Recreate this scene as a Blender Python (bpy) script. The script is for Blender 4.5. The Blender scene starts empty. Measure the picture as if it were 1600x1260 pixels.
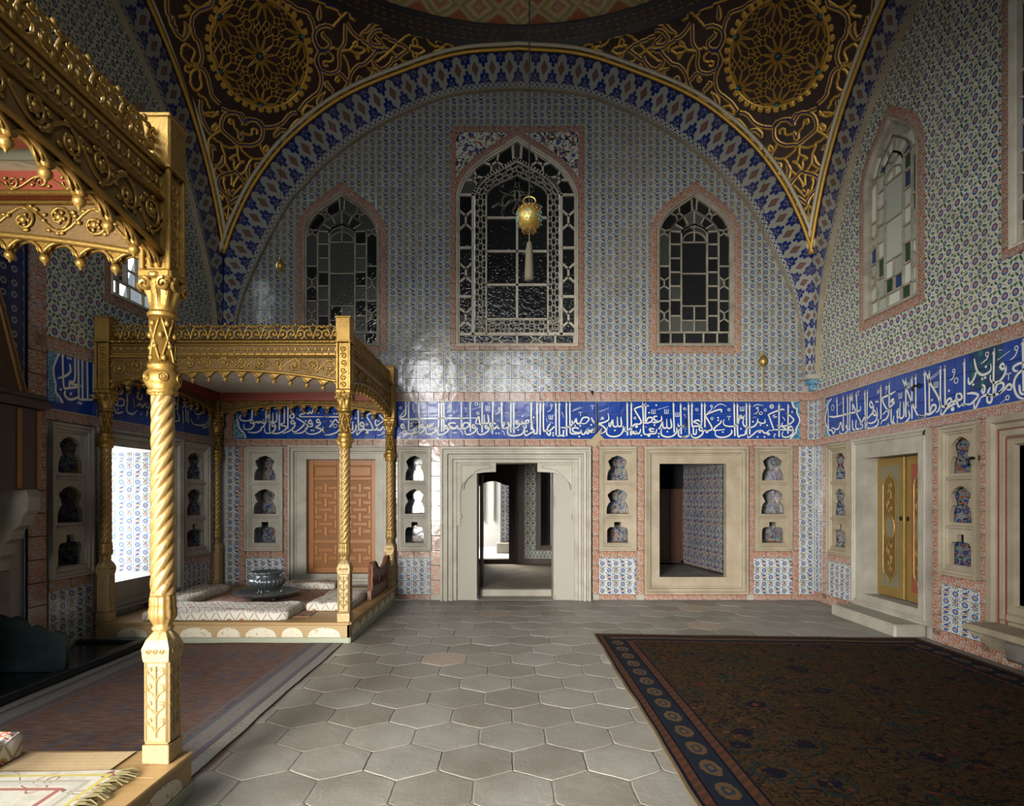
import bpy, bmesh, math, random
from mathutils import Vector, Matrix
from math import sin, cos, pi, sqrt, atan2
random.seed(7)
SC = bpy.context.scene
COL = SC.collection

# ------------------------------------------------------------------ camera
FPX = 940.0           # focal length in pixels of the 1600 px wide frame
EYE = 1.63
cam = bpy.data.cameras.new('camera'); camo = bpy.data.objects.new('camera', cam); COL.objects.link(camo)
camo.location = (0, 0, EYE); camo.rotation_euler = (pi/2, 0, 0)
cam.sensor_width = 36.0; cam.lens = 36.0*FPX/1600
cam.shift_x = 5/1600; cam.shift_y = 145/1600
cam.clip_start = 0.05
SC.camera = camo

# ------------------------------------------------------------------ world, light, exposure
SC.view_settings.view_transform = 'Standard'
SC.view_settings.look = 'None'
SC.view_settings.gamma = 1.0
SC.view_settings.use_curve_mapping = False
SC.view_settings.exposure = 0.22
W = bpy.data.worlds.new('sky'); SC.world = W; W.use_nodes = True
bg = W.node_tree.nodes['Background']; bg.inputs[0].default_value = (.78, .88, 1.0, 1); bg.inputs[1].default_value = 0.35
SC.cycles.max_bounces = 7; SC.cycles.diffuse_bounces = 1; SC.cycles.glossy_bounces = 3
SC.cycles.transmission_bounces = 3; SC.cycles.caustics_reflective = False; SC.cycles.caustics_refractive = False
SC.cycles.sample_clamp_indirect = 6.0

def daylight(name, loc, direction, sx, sy, power, col=(.86, .93, 1.0), spread=180):
    """daylight standing outside a window or opening of the room"""
    l = bpy.data.lights.new(name, 'AREA'); l.shape = 'RECTANGLE'; l.size = sx; l.size_y = sy
    l.energy = power; l.color = col; l.spread = math.radians(spread)
    o = bpy.data.objects.new(name, l); COL.objects.link(o); o.location = loc
    o.rotation_euler = Vector(direction).to_track_quat('-Z', 'Y').to_euler()
    return o
COOL = (.96, .98, 1.0); WARM = (1.0, .965, .90)
# front wall (behind the camera): one tall window and two side windows high up, an added low opening; narrow spreads keep vault and left wall dark
daylight('daylight_front_high', (-.30, -.55, 5.1), (0, 1, -.42), .35, 1.7, 18, COOL, 110)
daylight('daylight_front_high_pane', (.60, -.55, 5.1), (0, 1, -.42), .35, 1.7, 18, COOL, 110)
daylight('daylight_front_high_side', (-2.6, -.55, 5.0), (.25, 1, -.40), .8, 1.8, 46, COOL, 100)
daylight('daylight_front_high_far', (2.9, -.55, 5.0), (-.1, 1, -.42), .35, 1.5, 4, COOL, 110)
daylight('daylight_front_low', (-3.0, -2.5, 1.7), (.50, 1, -.12), 1.6, 2.0, 370, WARM, 72)  # unseen main lamp behind the added opening, aimed clear of the left wall
# left wall: windows over and under the inscription band
daylight('daylight_left_low_back', (-6.1, 7.35, 1.55), (1, .12, -.25), 1.6, 2.2, 210, COOL)
daylight('daylight_left_low_front', (-5.05, 2.2, 1.6), (1, .40, -.45), 1.1, 1.4, 40, WARM, 104)
daylight('daylight_left_high_back', (-5.25, 7.5, 5.0), (1, 0, -.65), 1.0, 2.0, 40, COOL, 110)
daylight('daylight_left_high_front', (-5.3, 2.0, 5.0), (1, .35, -.80), 1.0, 2.0, 80, COOL, 90)

# court beyond the doorway
daylight('daylight_court', (-2.2, 15.6, 3.2), (.55, -.6, -.6), 2.6, 2.6, 520, (1, .98, .93))

# ------------------------------------------------------------------ helpers
def tag(o, label=None, cat=None, group=None, kind=None):
    if label: o['label'] = label
    if cat: o['category'] = cat
    if group: o['group'] = group
    if kind: o['kind'] = kind
    return o

def thing(name, loc=(0, 0, 0), label=None, cat=None, group=None, kind=None):
    o = bpy.data.objects.new(name, None); COL.objects.link(o); o.location = loc
    o.empty_display_size = .1
    return tag(o, label, cat, group, kind)

def wloc(o):
    v = Vector((0, 0, 0))
    while o is not None:
        v += o.location; o = o.parent
    return v

def link(name, me, parent=None, loc=(0, 0, 0)):
    """new object sharing mesh data; loc is a world position"""
    o = bpy.data.objects.new(name, me); COL.objects.link(o)
    p = Vector(loc)
    if parent is not None:
        o.parent = parent; p = p - wloc(parent)
    o.location = p
    return o

class MB:
    """collects geometry in world coordinates, builds ONE mesh object"""
    def __init__(s, f=None):
        s.v = []; s.f = []; s.uv = []; s.map = f
    def pt(s, p):
        if s.map: p = s.map(*p)
        s.v.append(tuple(p)); return len(s.v)-1
    def face(s, pts, uv=None):
        s.f.append(tuple(s.pt(p) for p in pts)); s.uv.append(uv)
    def quad_idx(s, idx, uv=None):
        s.f.append(tuple(idx)); s.uv.append(uv)
    def box(s, a0, a1, b0, b1, c0, c1, bev=0.0):
        a0, a1 = min(a0, a1), max(a0, a1); b0, b1 = min(b0, b1), max(b0, b1); c0, c1 = min(c0, c1), max(c0, c1)
        if bev <= 0:
            P = [(x, y, z) for x in (a0, a1) for y in (b0, b1) for z in (c0, c1)]
            i = [s.pt(p) for p in P]
            for q in ((0, 1, 3, 2), (4, 6, 7, 5), (0, 4, 5, 1), (2, 3, 7, 6), (0, 2, 6, 4), (1, 5, 7, 3)):
                s.quad_idx([i[k] for k in q])
            return
        b = min(bev, (a1-a0)*.45, (b1-b0)*.45, (c1-c0)*.45)
        A = (a0, a1); B = (b0, b1); C = (c0, c1); s_ = (1, -1)
        idx = {}
        for x in (0, 1):
            for y in (0, 1):
                for z in (0, 1):
                    for ax in range(3):
                        p = [A[x]+s_[x]*b, B[y]+s_[y]*b, C[z]+s_[z]*b]
                        p[ax] = (A, B, C)[ax][(x, y, z)[ax]]
                        idx[(x, y, z, ax)] = s.pt(p)
        for ax in range(3):
            o1, o2 = [(1, 2), (0, 2), (0, 1)][ax]
            for e in (0, 1):
                q = []
                for (m, n) in ((0, 0), (1, 0), (1, 1), (0, 1)):
                    k = [0, 0, 0]; k[ax] = e; k[o1] = m; k[o2] = n
                    q.append(idx[(k[0], k[1], k[2], ax)])
                s.quad_idx(q)
        for ax in range(3):       # edge chamfers run along ax
            o1, o2 = [(1, 2), (0, 2), (0, 1)][ax]
            for m in (0, 1):
                for n in (0, 1):
                    q = []
                    for e, w in ((0, o1), (0, o2), (1, o2), (1, o1)):
                        k = [0, 0, 0]; k[ax] = e; k[o1] = m; k[o2] = n
                        q.append(idx[(k[0], k[1], k[2], w)])
                    s.quad_idx(q)
        for x in (0, 1):
            for y in (0, 1):
                for z in (0, 1):
                    s.quad_idx([idx[(x, y, z, 0)], idx[(x, y, z, 1)], idx[(x, y, z, 2)]])
    def prism(s, poly, h0, h1, cap0=True, cap1=True, uvs=None):
        """poly in (u,z); extruded from h0 to h1 along the middle axis: points (u,h,z)"""
        n = len(poly)
        a = [s.pt((u, h0, z)) for u, z in poly]; b = [s.pt((u, h1, z)) for u, z in poly]
        if cap0: s.quad_idx(a, uvs)
        if cap1: s.quad_idx(b, uvs)
        for k in range(n):
            j = (k+1) % n
            s.quad_idx([a[k], a[j], b[j], b[k]], [uvs[k], uvs[j], uvs[j], uvs[k]] if uvs else None)
    def grid(s, rows, closed_u=False, closed_v=False, uvrows=None):
        """rows of points -> quads"""
        idx = [[s.pt(p) for p in r] for r in rows]
        R = len(idx); C = len(idx[0])
        for r in range(R if closed_v else R-1):
            for c in range(C if closed_u else C-1):
                r2 = (r+1) % R; c2 = (c+1) % C
                uv = None
                if uvrows: uv = [uvrows[r][c], uvrows[r][c2], uvrows[r2][c2], uvrows[r2][c]]
                s.quad_idx([idx[r][c], idx[r][c2], idx[r2][c2], idx[r2][c]], uv)
        return idx
    def tube(s, pts, rad, seg=6, caps=True, up=None, flat=1.0):
        """pts local points (x,y,z) BEFORE mapping, rad number or list"""
        P = [Vector(p) for p in pts]; n = len(P)
        if n < 2: return
        R = rad if isinstance(rad, (list, tuple)) else [rad]*n
        rows = []; nrm = None
        for i in range(n):
            t = (P[min(i+1, n-1)]-P[max(i-1, 0)])
            if t.length < 1e-9: t = Vector((0, 0, 1))
            t.normalize()
            if nrm is None:
                ref = Vector(up) if up else (Vector((0, 0, 1)) if abs(t.z) < .9 else Vector((1, 0, 0)))
                nrm = (ref - t*ref.dot(t))
                if nrm.length < 1e-6: nrm = t.orthogonal()
                nrm.normalize()
            else:
                if up:
                    ref = Vector(up); q = ref - t*ref.dot(t)
                    if q.length > 1e-3: nrm = q.normalized()
                    else: nrm = (nrm - t*nrm.dot(t)).normalized()
                else:
                    q = nrm - t*nrm.dot(t)
                    nrm = q.normalized() if q.length > 1e-6 else t.orthogonal().normalized()
            bn = t.cross(nrm)
            rows.append([P[i]+(nrm*cos(a)*flat+bn*sin(a))*R[i] for a in [2*pi*k/seg for k in range(seg)]])
        idx = s.grid(rows, closed_u=True)
        if caps:
            s.quad_idx(idx[0]); s.quad_idx(idx[-1])
    def lathe(s, prof, c=(0, 0, 0), seg=24, fn=None, caps=True):
        """prof list of (r,z); fn(theta,z,r)->r modifies radius; axis is +z (third axis)"""
        rows = []; uvr = []
        for j, (r, z) in enumerate(prof):
            row = []; ur = []
            for k in range(seg+1):
                th = 2*pi*k/seg; rr = fn(th, z, r) if fn else r
                row.append((c[0]+rr*cos(th), c[1]+rr*sin(th), c[2]+z)); ur.append((k/seg, z))
            rows.append(row[:-1]); uvr.append(ur)
        idx = [[s.pt(p) for p in r] for r in rows]
        for j in range(len(idx)-1):
            for k in range(seg):
                k2 = (k+1) % seg
                s.quad_idx([idx[j][k], idx[j][k2], idx[j+1][k2], idx[j+1][k]], [uvr[j][k], uvr[j][k+1], uvr[j+1][k+1], uvr[j+1][k]])
        if caps:
            if prof[0][0] > 1e-5: s.quad_idx(idx[0])
            if prof[-1][0] > 1e-5: s.quad_idx(idx[-1])
    def blob(s, c, rx, ry, rz, seg=8, rings=5):
        rows = []
        for j in range(rings+1):
            ph = -pi/2+pi*j/rings
            rows.append([(c[0]+rx*max(cos(ph), .02)*cos(2*pi*k/seg), c[1]+ry*max(cos(ph), .02)*sin(2*pi*k/seg), c[2]+rz*sin(ph)) for k in range(seg)])
        s.grid(rows, closed_u=True)
    def mesh(s, name, mat, smooth=False, origin=(0, 0, 0)):
        o = Vector(origin)
        me = bpy.data.meshes.new(name)
        me.from_pydata([(x-o.x, y-o.y, z-o.z) for x, y, z in s.v], [], s.f)
        if any(u is not None for u in s.uv):
            lay = me.uv_layers.new(name='UVMap'); d = []
            for f, u in zip(s.f, s.uv):
                if u is None: d.extend([0.0, 0.0]*len(f))
                else:
                    for q in u: d.extend((q[0], q[1]))
            lay.data.foreach_set('uv', d)
        for m in (mat if isinstance(mat, (list, tuple)) else [mat]):
            me.materials.append(m)
        if smooth: me.polygons.foreach_set('use_smooth', [True]*len(me.polygons))
        me.update()
        return me
    def build(s, name, mat, parent=None, smooth=False, label=None, cat=None, group=None, kind=None, base=None):
        if parent is not None: org = wloc(parent)
        elif base is not None: org = Vector(base)
        else: org = Vector((0, 0, 0))
        me = s.mesh(name, mat, smooth, org)
        o = bpy.data.objects.new(name, me); COL.objects.link(o)
        if parent is not None: o.parent = parent
        else: o.location = org
        return tag(o, label, cat, group, kind)

def auto_smooth(o, angle=40):
    """smooth faces, sharp edges over an angle"""
    me = o.data
    me.polygons.foreach_set('use_smooth', [True]*len(me.polygons))
    try: me.set_sharp_from_angle(angle=math.radians(angle))
    except Exception: pass
    return o

def cr(pts, n=6, closed=False):
    """Catmull-Rom through points of any dimension"""
    P = [Vector(p) for p in pts]; N = len(P)
    if N < 3: return [tuple(p) for p in P]
    out = []
    rng = range(N) if closed else range(N-1)
    for i in rng:
        p0 = P[(i-1) % N] if (closed or i > 0) else P[0]*2-P[1]
        p1 = P[i]; p2 = P[(i+1) % N]
        p3 = P[(i+2) % N] if (closed or i+2 < N) else P[N-1]*2-P[N-2]
        for k in range(n):
            t = k/n
            out.append(tuple(.5*((2*p1)+(p2-p0)*t+(2*p0-5*p1+4*p2-p3)*t*t+(3*p1-p0-3*p2+p3)*t*t*t)))
    if not closed: out.append(tuple(P[-1]))
    return out

# convex polygon clipping in 2-D
def clip_half(poly, a, b, c, keep_neg=True):
    """keep points with a*x+b*y+c <= 0"""
    out = []
    n = len(poly)
    for i in range(n):
        p = poly[i]; q = poly[(i+1) % n]
        dp = a*p[0]+b*p[1]+c; dq = a*q[0]+b*q[1]+c
        if dp <= 1e-9: out.append(p)
        if (dp < -1e-9 and dq > 1e-9) or (dp > 1e-9 and dq < -1e-9):
            t = dp/(dp-dq); out.append((p[0]+(q[0]-p[0])*t, p[1]+(q[1]-p[1])*t))
    return out if len(out) >= 3 and abs(area(out)) > 1e-6 else []
def area(p):
    return .5*sum(p[i][0]*p[(i+1) % len(p)][1]-p[(i+1) % len(p)][0]*p[i][1] for i in range(len(p)))
def halfplanes(conv):
    """convex CCW polygon -> list of (a,b,c), inside <=0"""
    if area(conv) < 0: conv = conv[::-1]
    H = []
    for i in range(len(conv)):
        (x0, y0), (x1, y1) = conv[i], conv[(i+1) % len(conv)]
        a, b = (y1-y0), -(x1-x0); L = math.hypot(a, b)
        if L < 1e-9: continue
        a /= L; b /= L
        H.append((a, b, -(a*x0+b*y0)))
    return H
def clip_in(poly, H):
    for h in H:
        if not poly: return []
        poly = clip_half(poly, *h)
    return poly
def subtract(poly, H):
    """convex poly minus convex region -> list of convex pieces"""
    out = []; rest = poly
    for (a, b, c) in H:
        piece = clip_half(rest, -a, -b, -c)
        if piece: out.append(piece)
        rest = clip_half(rest, a, b, c)
        if not rest: return out
    return out
def inside(poly, H):
    return all(a*x+b*y+c <= 1e-6 for x, y in poly for a, b, c in H)
def disjoint(poly, H):
    return any(all(a*x+b*y+c >= -1e-6 for x, y in poly) for a, b, c in H)
# ------------------------------------------------------------------ procedural materials
class E:
    """tiny expression layer over shader nodes"""
    def __init__(s, name):
        s.m = bpy.data.materials.new(name); s.m.use_nodes = True
        s.t = s.m.node_tree; s.n = s.t.nodes; s.l = s.t.links
        s.b = s.n['Principled BSDF']
    def sock(s, node_in, val):
        if isinstance(val, bpy.types.NodeSocket): s.l.new(val, node_in)
        elif val is not None: node_in.default_value = val
    def math(s, op, a, b=None, c=None, clamp=False):
        n = s.n.new('ShaderNodeMath'); n.operation = op; n.use_clamp = clamp
        s.sock(n.inputs[0], a)
        if b is not None: s.sock(n.inputs[1], b)
        if c is not None: s.sock(n.inputs[2], c)
        return n.outputs[0]
    def vec(s, op, a, b=None, sc=None):
        n = s.n.new('ShaderNodeVectorMath'); n.operation = op
        s.sock(n.inputs[0], a)
        if b is not None: s.sock(n.inputs[1], b)
        if sc is not None: s.sock(n.inputs['Scale'], sc)
        return n.outputs['Value'] if op in ('DOT_PRODUCT', 'LENGTH', 'DISTANCE') else n.outputs['Vector']
    def comb(s, x, y, z=0.0):
        n = s.n.new('ShaderNodeCombineXYZ')
        s.sock(n.inputs[0], x); s.sock(n.inputs[1], y); s.sock(n.inputs[2], z); return n.outputs[0]
    def sep(s, v):
        n = s.n.new('ShaderNodeSeparateXYZ'); s.sock(n.inputs[0], v); return n.outputs
    def uv(s):
        return s.n.new('ShaderNodeUVMap').outputs[0]
    def coord(s, kind='Object'):
        return s.n.new('ShaderNodeTexCoord').outputs[kind]
    def pos(s):
        return s.n.new('ShaderNodeNewGeometry').outputs['Position']
    def noise(s, v, scale, detail=2.0, rough=.5, out='Fac', dist=0.0):
        n = s.n.new('ShaderNodeTexNoise'); s.sock(n.inputs['Vector'], v)
        n.inputs['Scale'].default_value = scale; n.inputs['Detail'].default_value = detail
        n.inputs['Roughness'].default_value = rough; n.inputs['Distortion'].default_value = dist
        return n.outputs[out]
    def voro(s, v, scale, out='Distance', feature='F1', rnd=1.0):
        n = s.n.new('ShaderNodeTexVoronoi'); n.feature = feature; s.sock(n.inputs['Vector'], v)
        n.inputs['Scale'].default_value = scale; n.inputs['Randomness'].default_value = rnd
        return n.outputs[out]
    def white(s, v):
        n = s.n.new('ShaderNodeTexWhiteNoise'); n.noise_dimensions = '3D'; s.sock(n.inputs['Vector'], v); return n.outputs['Value']
    def rand(s):
        return s.n.new('ShaderNodeObjectInfo').outputs['Random']
    def mix(s, f, a, b, blend='MIX'):
        n = s.n.new('ShaderNodeMix'); n.data_type = 'RGBA'; n.blend_type = blend; n.clamp_factor = True
        s.sock(n.inputs[0], f); s.sock(n.inputs[6], s.c4(a)); s.sock(n.inputs[7], s.c4(b)); return n.outputs[2]
    def c4(s, c):
        return (c[0], c[1], c[2], 1.0) if isinstance(c, (tuple, list)) else c
    def ramp(s, f, stops):
        n = s.n.new('ShaderNodeValToRGB'); s.sock(n.inputs[0], f); r = n.color_ramp
        while len(r.elements) > 1: r.elements.remove(r.elements[0])
        r.elements[0].position = stops[0][0]; r.elements[0].color = s.c4(stops[0][1])
        for p, c in stops[1:]:
            e = r.elements.new(p); e.color = s.c4(c)
        return n.outputs[0]
    def lt(s, a, b): return s.math('LESS_THAN', a, b)
    def disc(s, p, c, r): return s.lt(s.vec('DISTANCE', p, (c[0], c[1], 0)), r)
    def dist(s, p, c): return s.vec('DISTANCE', p, (c[0], c[1], 0))
    def cap(s, p, a, b, r):
        """mask of a thick segment"""
        d = (b[0]-a[0], b[1]-a[1]); L2 = d[0]**2+d[1]**2
        q = s.vec('SUBTRACT', p, (a[0], a[1], 0))
        h = s.math('MULTIPLY', s.vec('DOT_PRODUCT', q, (d[0], d[1], 0)), 1/L2, clamp=True)
        k = s.vec('LENGTH', s.vec('SUBTRACT', q, s.vec('SCALE', (d[0], d[1], 0), sc=h)))
        return s.lt(k, r)
    def leaf(s, p, a, b, r):
        """pointed leaf between a and b"""
        d = (b[0]-a[0], b[1]-a[1]); L2 = d[0]**2+d[1]**2
        q = s.vec('SUBTRACT', p, (a[0], a[1], 0))
        h = s.math('MULTIPLY', s.vec('DOT_PRODUCT', q, (d[0], d[1], 0)), 1/L2, clamp=True)
        k = s.vec('LENGTH', s.vec('SUBTRACT', q, s.vec('SCALE', (d[0], d[1], 0), sc=h)))
        w = s.math('MULTIPLY', s.math('MULTIPLY', h, s.math('SUBTRACT', 1.0, h)), 4*r)
        return s.lt(k, w)
    def any(s, *m):
        o = m[0]
        for k in m[1:]: o = s.math('MAXIMUM', o, k)
        return o
    def fin(s, col, rough=.5, metal=0.0, spec=.5, bump=None, bs=.3, bd=.01, coat=0.0):
        b = s.b
        s.sock(b.inputs['Base Color'], s.c4(col)); s.sock(b.inputs['Roughness'], rough)
        b.inputs['Metallic'].default_value = metal; b.inputs['Specular IOR Level'].default_value = spec
        if coat: b.inputs['Coat Weight'].default_value = coat; b.inputs['Coat Roughness'].default_value = .08
        if bump is not None:
            n = s.n.new('ShaderNodeBump'); n.inputs['Strength'].default_value = bs; n.inputs['Distance'].default_value = bd
            s.sock(n.inputs['Height'], bump); s.l.new(n.outputs[0], b.inputs['Normal'])
        return s.m

M = {}
WHITE = (.53, .575, .50)
def glaze(e, col, wear=.25):
    """tile to tile tone differences and grime, glossy wavy glaze"""
    r = e.rand()
    col = e.mix(e.math('MULTIPLY', r, .28), col, (.42, .40, .30), 'MULTIPLY')
    g = e.noise(e.pos(), 1.3, 4, .6)
    col = e.mix(e.math('MULTIPLY', e.math('SUBTRACT', g, .42, clamp=True), wear*3), col, (.30, .24, .15))
    bump = e.noise(e.pos(), 5.5, 2, .5)
    return e.fin(col, .17, 0, .5, bump, .32, .02)

# field tile of the back wall and the dado panels
def mat_tile_a(name, wear, WHITE=WHITE):
    e = E(name); p = e.uv()
    w = e.noise(e.vec('SCALE', p, sc=1.0), 9, 1); p2 = e.vec('ADD', p, e.vec('SCALE', e.comb(w, w), sc=.02))
    col = WHITE
    n_ = e.noise(e.vec('ADD', p, (.3, .1, 0)), 8.5, 1, .5, dist=.8)
    col = e.mix(e.lt(e.math('ABSOLUTE', e.math('SUBTRACT', n_, .5)), .028), col, (.27, .16, .07))
    n_ = e.noise(e.vec('ADD', p, (4.3, 2.1, 0)), 7.5, 1, .5, dist=.8)
    col = e.mix(e.lt(e.math('ABSOLUTE', e.math('SUBTRACT', n_, .5)), .022), col, (.05, .12, .15))
    spk = e.voro(e.vec('ADD', p, (.3, .1, 0)), 12, 'Distance')
    col = e.mix(e.lt(spk, .20), col, (.16, .15, .09))
    vine = e.any(*[e.lt(e.math('ABSOLUTE', e.math('SUBTRACT', e.dist(p2, c), .265)), .012) for c in ((.25, .25), (.75, .75))])
    col = e.mix(vine, col, (.34, .30, .17))
    BL = (.028, .055, .19); RD = (.30, .10, .03); GR = (.02, .09, .075)
    lv = e.any(e.leaf(p, (.58, .45), (.90, .32), .062), e.leaf(p, (.60, .18), (.92, .05), .062),
               e.leaf(p, (.05, .50), (.22, .40), .04), e.leaf(p, (.50, .62), (.60, .47), .035))
    col = e.mix(lv, col, BL)
    sq = e.any(e.cap(p, (.58, .27), (.67, .31), .028), e.cap(p, (.67, .31), (.81, .20), .028), e.cap(p, (.81, .20), (.92, .24), .028),
               e.cap(p, (.16, .66), (.34, .84), .020), e.cap(p, (.34, .66), (.16, .84), .020))
    col = e.mix(sq, col, RD)
    dots = e.any(e.disc(p, (.14, .60), .038), e.disc(p, (.36, .60), .038), e.disc(p, (.14, .90), .038), e.disc(p, (.36, .90), .038),
                 e.disc(p, (.25, .57), .03), e.disc(p, (.25, .93), .03), e.disc(p, (.66, .52), .028), e.disc(p, (.84, .52), .028), e.disc(p, (.66, .97), .028), e.disc(p, (.84, .97), .028))
    col = e.mix(dots, col, GR)
    petals = e.any(*[e.leaf(p, (.25+.06*cos(k*pi/2), .75+.06*sin(k*pi/2)), (.25+.18*cos(k*pi/2), .75+.18*sin(k*pi/2)), .035) for k in range(4)])
    col = e.mix(petals, col, BL)
    for c in ((.25, .25), (.75, .75)):
        r = e.dist(p, c)
        col = e.mix(e.lt(r, .20), col, (.66, .69, .67))
        col = e.mix(e.lt(r, .172), col, (.012, .085, .30))
        col = e.mix(e.lt(r, .105), col, (.16, .27, .40))
        col = e.mix(e.lt(r, .075), col, (.40, .16, .06))
        col = e.mix(e.lt(r, .032), col, (.48, .33, .08))
    return glaze(e, col, wear)
M['tile_a'] = mat_tile_a('iznik_rosette_tile', .34)
M['tile_dado'] = mat_tile_a('iznik_dado_tile', .08, (.60, .65, .64))

# field tile of the side walls: blue flowers, green leaves
e = E('iznik_leaf_tile'); p = e.uv(); col = (.53, .54, .43)
vine = e.any(e.cap(p, (.25, 0), (.25, .55), .011), e.cap(p, (.75, 0), (.75, .55), .011), e.cap(p, (.5, .5), (.5, 1), .011), e.cap(p, (.02, .55), (.25, .42), .010), e.cap(p, (.5, .6), (.75, .45), .010), e.cap(p, (.25, 1.0), (.5, .9), .010))
col = e.mix(vine, col, (.10, .14, .12))
GR = (.025, .085, .045)
lv = e.any(e.leaf(p, (.42, .34), (.58, .64), .055), e.leaf(p, (.90, .62), (1.0, .38), .05), e.leaf(p, (.13, .52), (.40, .60), .05), e.leaf(p, (.62, .60), (.88, .52), .05),
           e.leaf(p, (.12, .92), (.40, .86), .05), e.leaf(p, (.60, .84), (.76, 1.0), .05), e.leaf(p, (.44, .10), (.55, .0), .045), e.leaf(p, (.80, .90), (.98, .97), .045), e.leaf(p, (0, .10), (.10, .0), .04))
col = e.mix(lv, col, GR)
rd = e.any(e.disc(p, (.5, .27), .032), e.disc(p, (.0, .27), .032), e.disc(p, (1, .27), .032), e.disc(p, (.25, .72), .036), e.disc(p, (.75, .72), .036), e.disc(p, (.34, .80), .02), e.disc(p, (.85, .80), .02), e.disc(p, (.16, .64), .02), e.disc(p, (.66, .66), .02))
col = e.mix(rd, col, (.36, .10, .04))
for c in ((.25, .25), (.75, .25)):
    r = e.dist(p, c); col = e.mix(e.lt(r, .185), col, (.60, .60, .52)); col = e.mix(e.lt(r, .16), col, (.028, .060, .22)); col = e.mix(e.lt(r, .09), col, (.42, .18, .09)); col = e.mix(e.lt(e.dist(p, (c[0], c[1]-.06)), .04), col, (.07, .2, .42))
for c in ((0, .75), (.5, .75), (1, .75)):
    r = e.dist(p, c); col = e.mix(e.lt(r, .112), col, (.035, .06, .20)); col = e.mix(e.lt(r, .055), col, (.40, .43, .34)); col = e.mix(e.lt(r, .028), col, (.05, .08, .2))
M['tile_b'] = glaze(e, col, .25)

# coral-red border tile: red lattice over pale blue cells
e = E('iznik_red_border_tile'); p = e.uv(); s = e.sep(p)
q = e.comb(e.math('MULTIPLY', s[0], 2.0), s[1])
ed = e.voro(q, 3.6, 'Distance', 'DISTANCE_TO_EDGE', .75); f1 = e.voro(q, 3.6, 'Distance', 'F1', .75)
n1 = e.noise(q, 6.5, 1, .4, dist=.8)
col = e.mix(e.lt(ed, .100), (.35, .355, .315), (.34, .082, .022))
col = e.mix(e.lt(e.math('ABSOLUTE', e.math('SUBTRACT', n1, .5)), .030), col, (.25, .06, .025))
col = e.mix(e.lt(f1, .13), col, (.05, .14, .24))
n2 = e.noise(e.vec('ADD', q, (3.1, 1.7, 0)), 8, 1, .4, dist=.6)
col = e.mix(e.lt(e.math('ABSOLUTE', e.math('SUBTRACT', n2, .5)), .02), col, (.40, .42, .38))
col = e.mix(e.math('GREATER_THAN', e.math('ABSOLUTE', e.math('SUBTRACT', s[1], .5)), .475), col, (.26, .28, .28))
M['tile_red'] = glaze(e, col, .2)

# blue field tile with pale flowers
e = E('blue_flower_tile'); p = e.uv(); col = (.006, .016, .10)
for c in ((.25, .25), (.75, .75), (.75, .2), (.25, .8)):
    r = e.dist(p, c); col = e.mix(e.lt(e.math('ABSOLUTE', e.math('SUBTRACT', r, .10)), .032), col, (.30, .32, .30))
M['tile_bluefield'] = glaze(e, col, .1)
# arch band: blue and white, red lozenges
e = E('iznik_arch_band_tile'); p = e.uv(); s = e.sep(p)
u = e.math('FRACT', s[0]); fu = e.math('ABSOLUTE', e.math('SUBTRACT', u, .5)); fv = e.math('ABSOLUTE', e.math('SUBTRACT', s[1], .5)); q = e.comb(fu, fv)
col = (.37, .37, .32)
blue = e.any(e.disc(q, (.5, .30), .15), e.disc(q, (.36, .40), .12), e.disc(q, (.5, .47), .16), e.disc(q, (.33, .26), .09), e.disc(q, (.5, .12), .09), e.disc(q, (.2, .5), .08))
col = e.mix(blue, col, (.012, .03, .17))
dk = e.any(e.disc(q, (.5, .30), .06), e.disc(q, (.38, .40), .045), e.disc(q, (.5, .46), .06))
col = e.mix(dk, col, (.16, .16, .22))
dia = e.math('ADD', e.math('MULTIPLY', fu, 1.0), e.math('MULTIPLY', fv, .75))
col = e.mix(e.lt(dia, .20), col, (.05, .05, .12)); col = e.mix(e.lt(dia, .165), col, (.24, .10, .07)); col = e.mix(e.lt(dia, .06), col, (.12, .14, .10))
M['tile_arch'] = glaze(e, col, .2)
# thin lattice border
e = E('iznik_lattice_border_tile'); p = e.uv(); s = e.sep(p)
q = e.comb(e.math('ABSOLUTE', e.math('SUBTRACT', e.math('FRACT', s[0]), .5)), e.math('ABSOLUTE', e.math('SUBTRACT', s[1], .5)))
col = (.50, .50, .43)
col = e.mix(e.any(e.disc(q, (.5, .5), .22), e.disc(q, (0, 0), .2), e.disc(q, (.25, .3), .1)), col, (.03, .07, .17))
col = e.mix(e.any(e.disc(q, (.5, 0), .1), e.disc(q, (0, .5), .1)), col, (.30, .10, .04))
M['tile_thin'] = glaze(e, col, .3)
# spandrel and niche tile: bigger scroll
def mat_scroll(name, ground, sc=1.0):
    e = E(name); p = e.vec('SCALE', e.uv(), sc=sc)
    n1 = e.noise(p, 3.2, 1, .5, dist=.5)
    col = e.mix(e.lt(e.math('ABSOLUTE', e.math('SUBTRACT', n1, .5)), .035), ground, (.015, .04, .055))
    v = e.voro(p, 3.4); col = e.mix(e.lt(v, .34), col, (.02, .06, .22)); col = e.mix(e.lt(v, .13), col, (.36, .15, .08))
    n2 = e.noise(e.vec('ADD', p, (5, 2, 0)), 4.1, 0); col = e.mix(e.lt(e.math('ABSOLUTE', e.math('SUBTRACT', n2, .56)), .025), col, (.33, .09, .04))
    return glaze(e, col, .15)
M['tile_scroll'] = mat_scroll('iznik_scroll_tile', (.19, .225, .23))  # ground darkened to stand in for the shade inside the niches
M['tile_spandrel'] = mat_scroll('iznik_spandrel_tile', (.58, .60, .54), .62)
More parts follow.
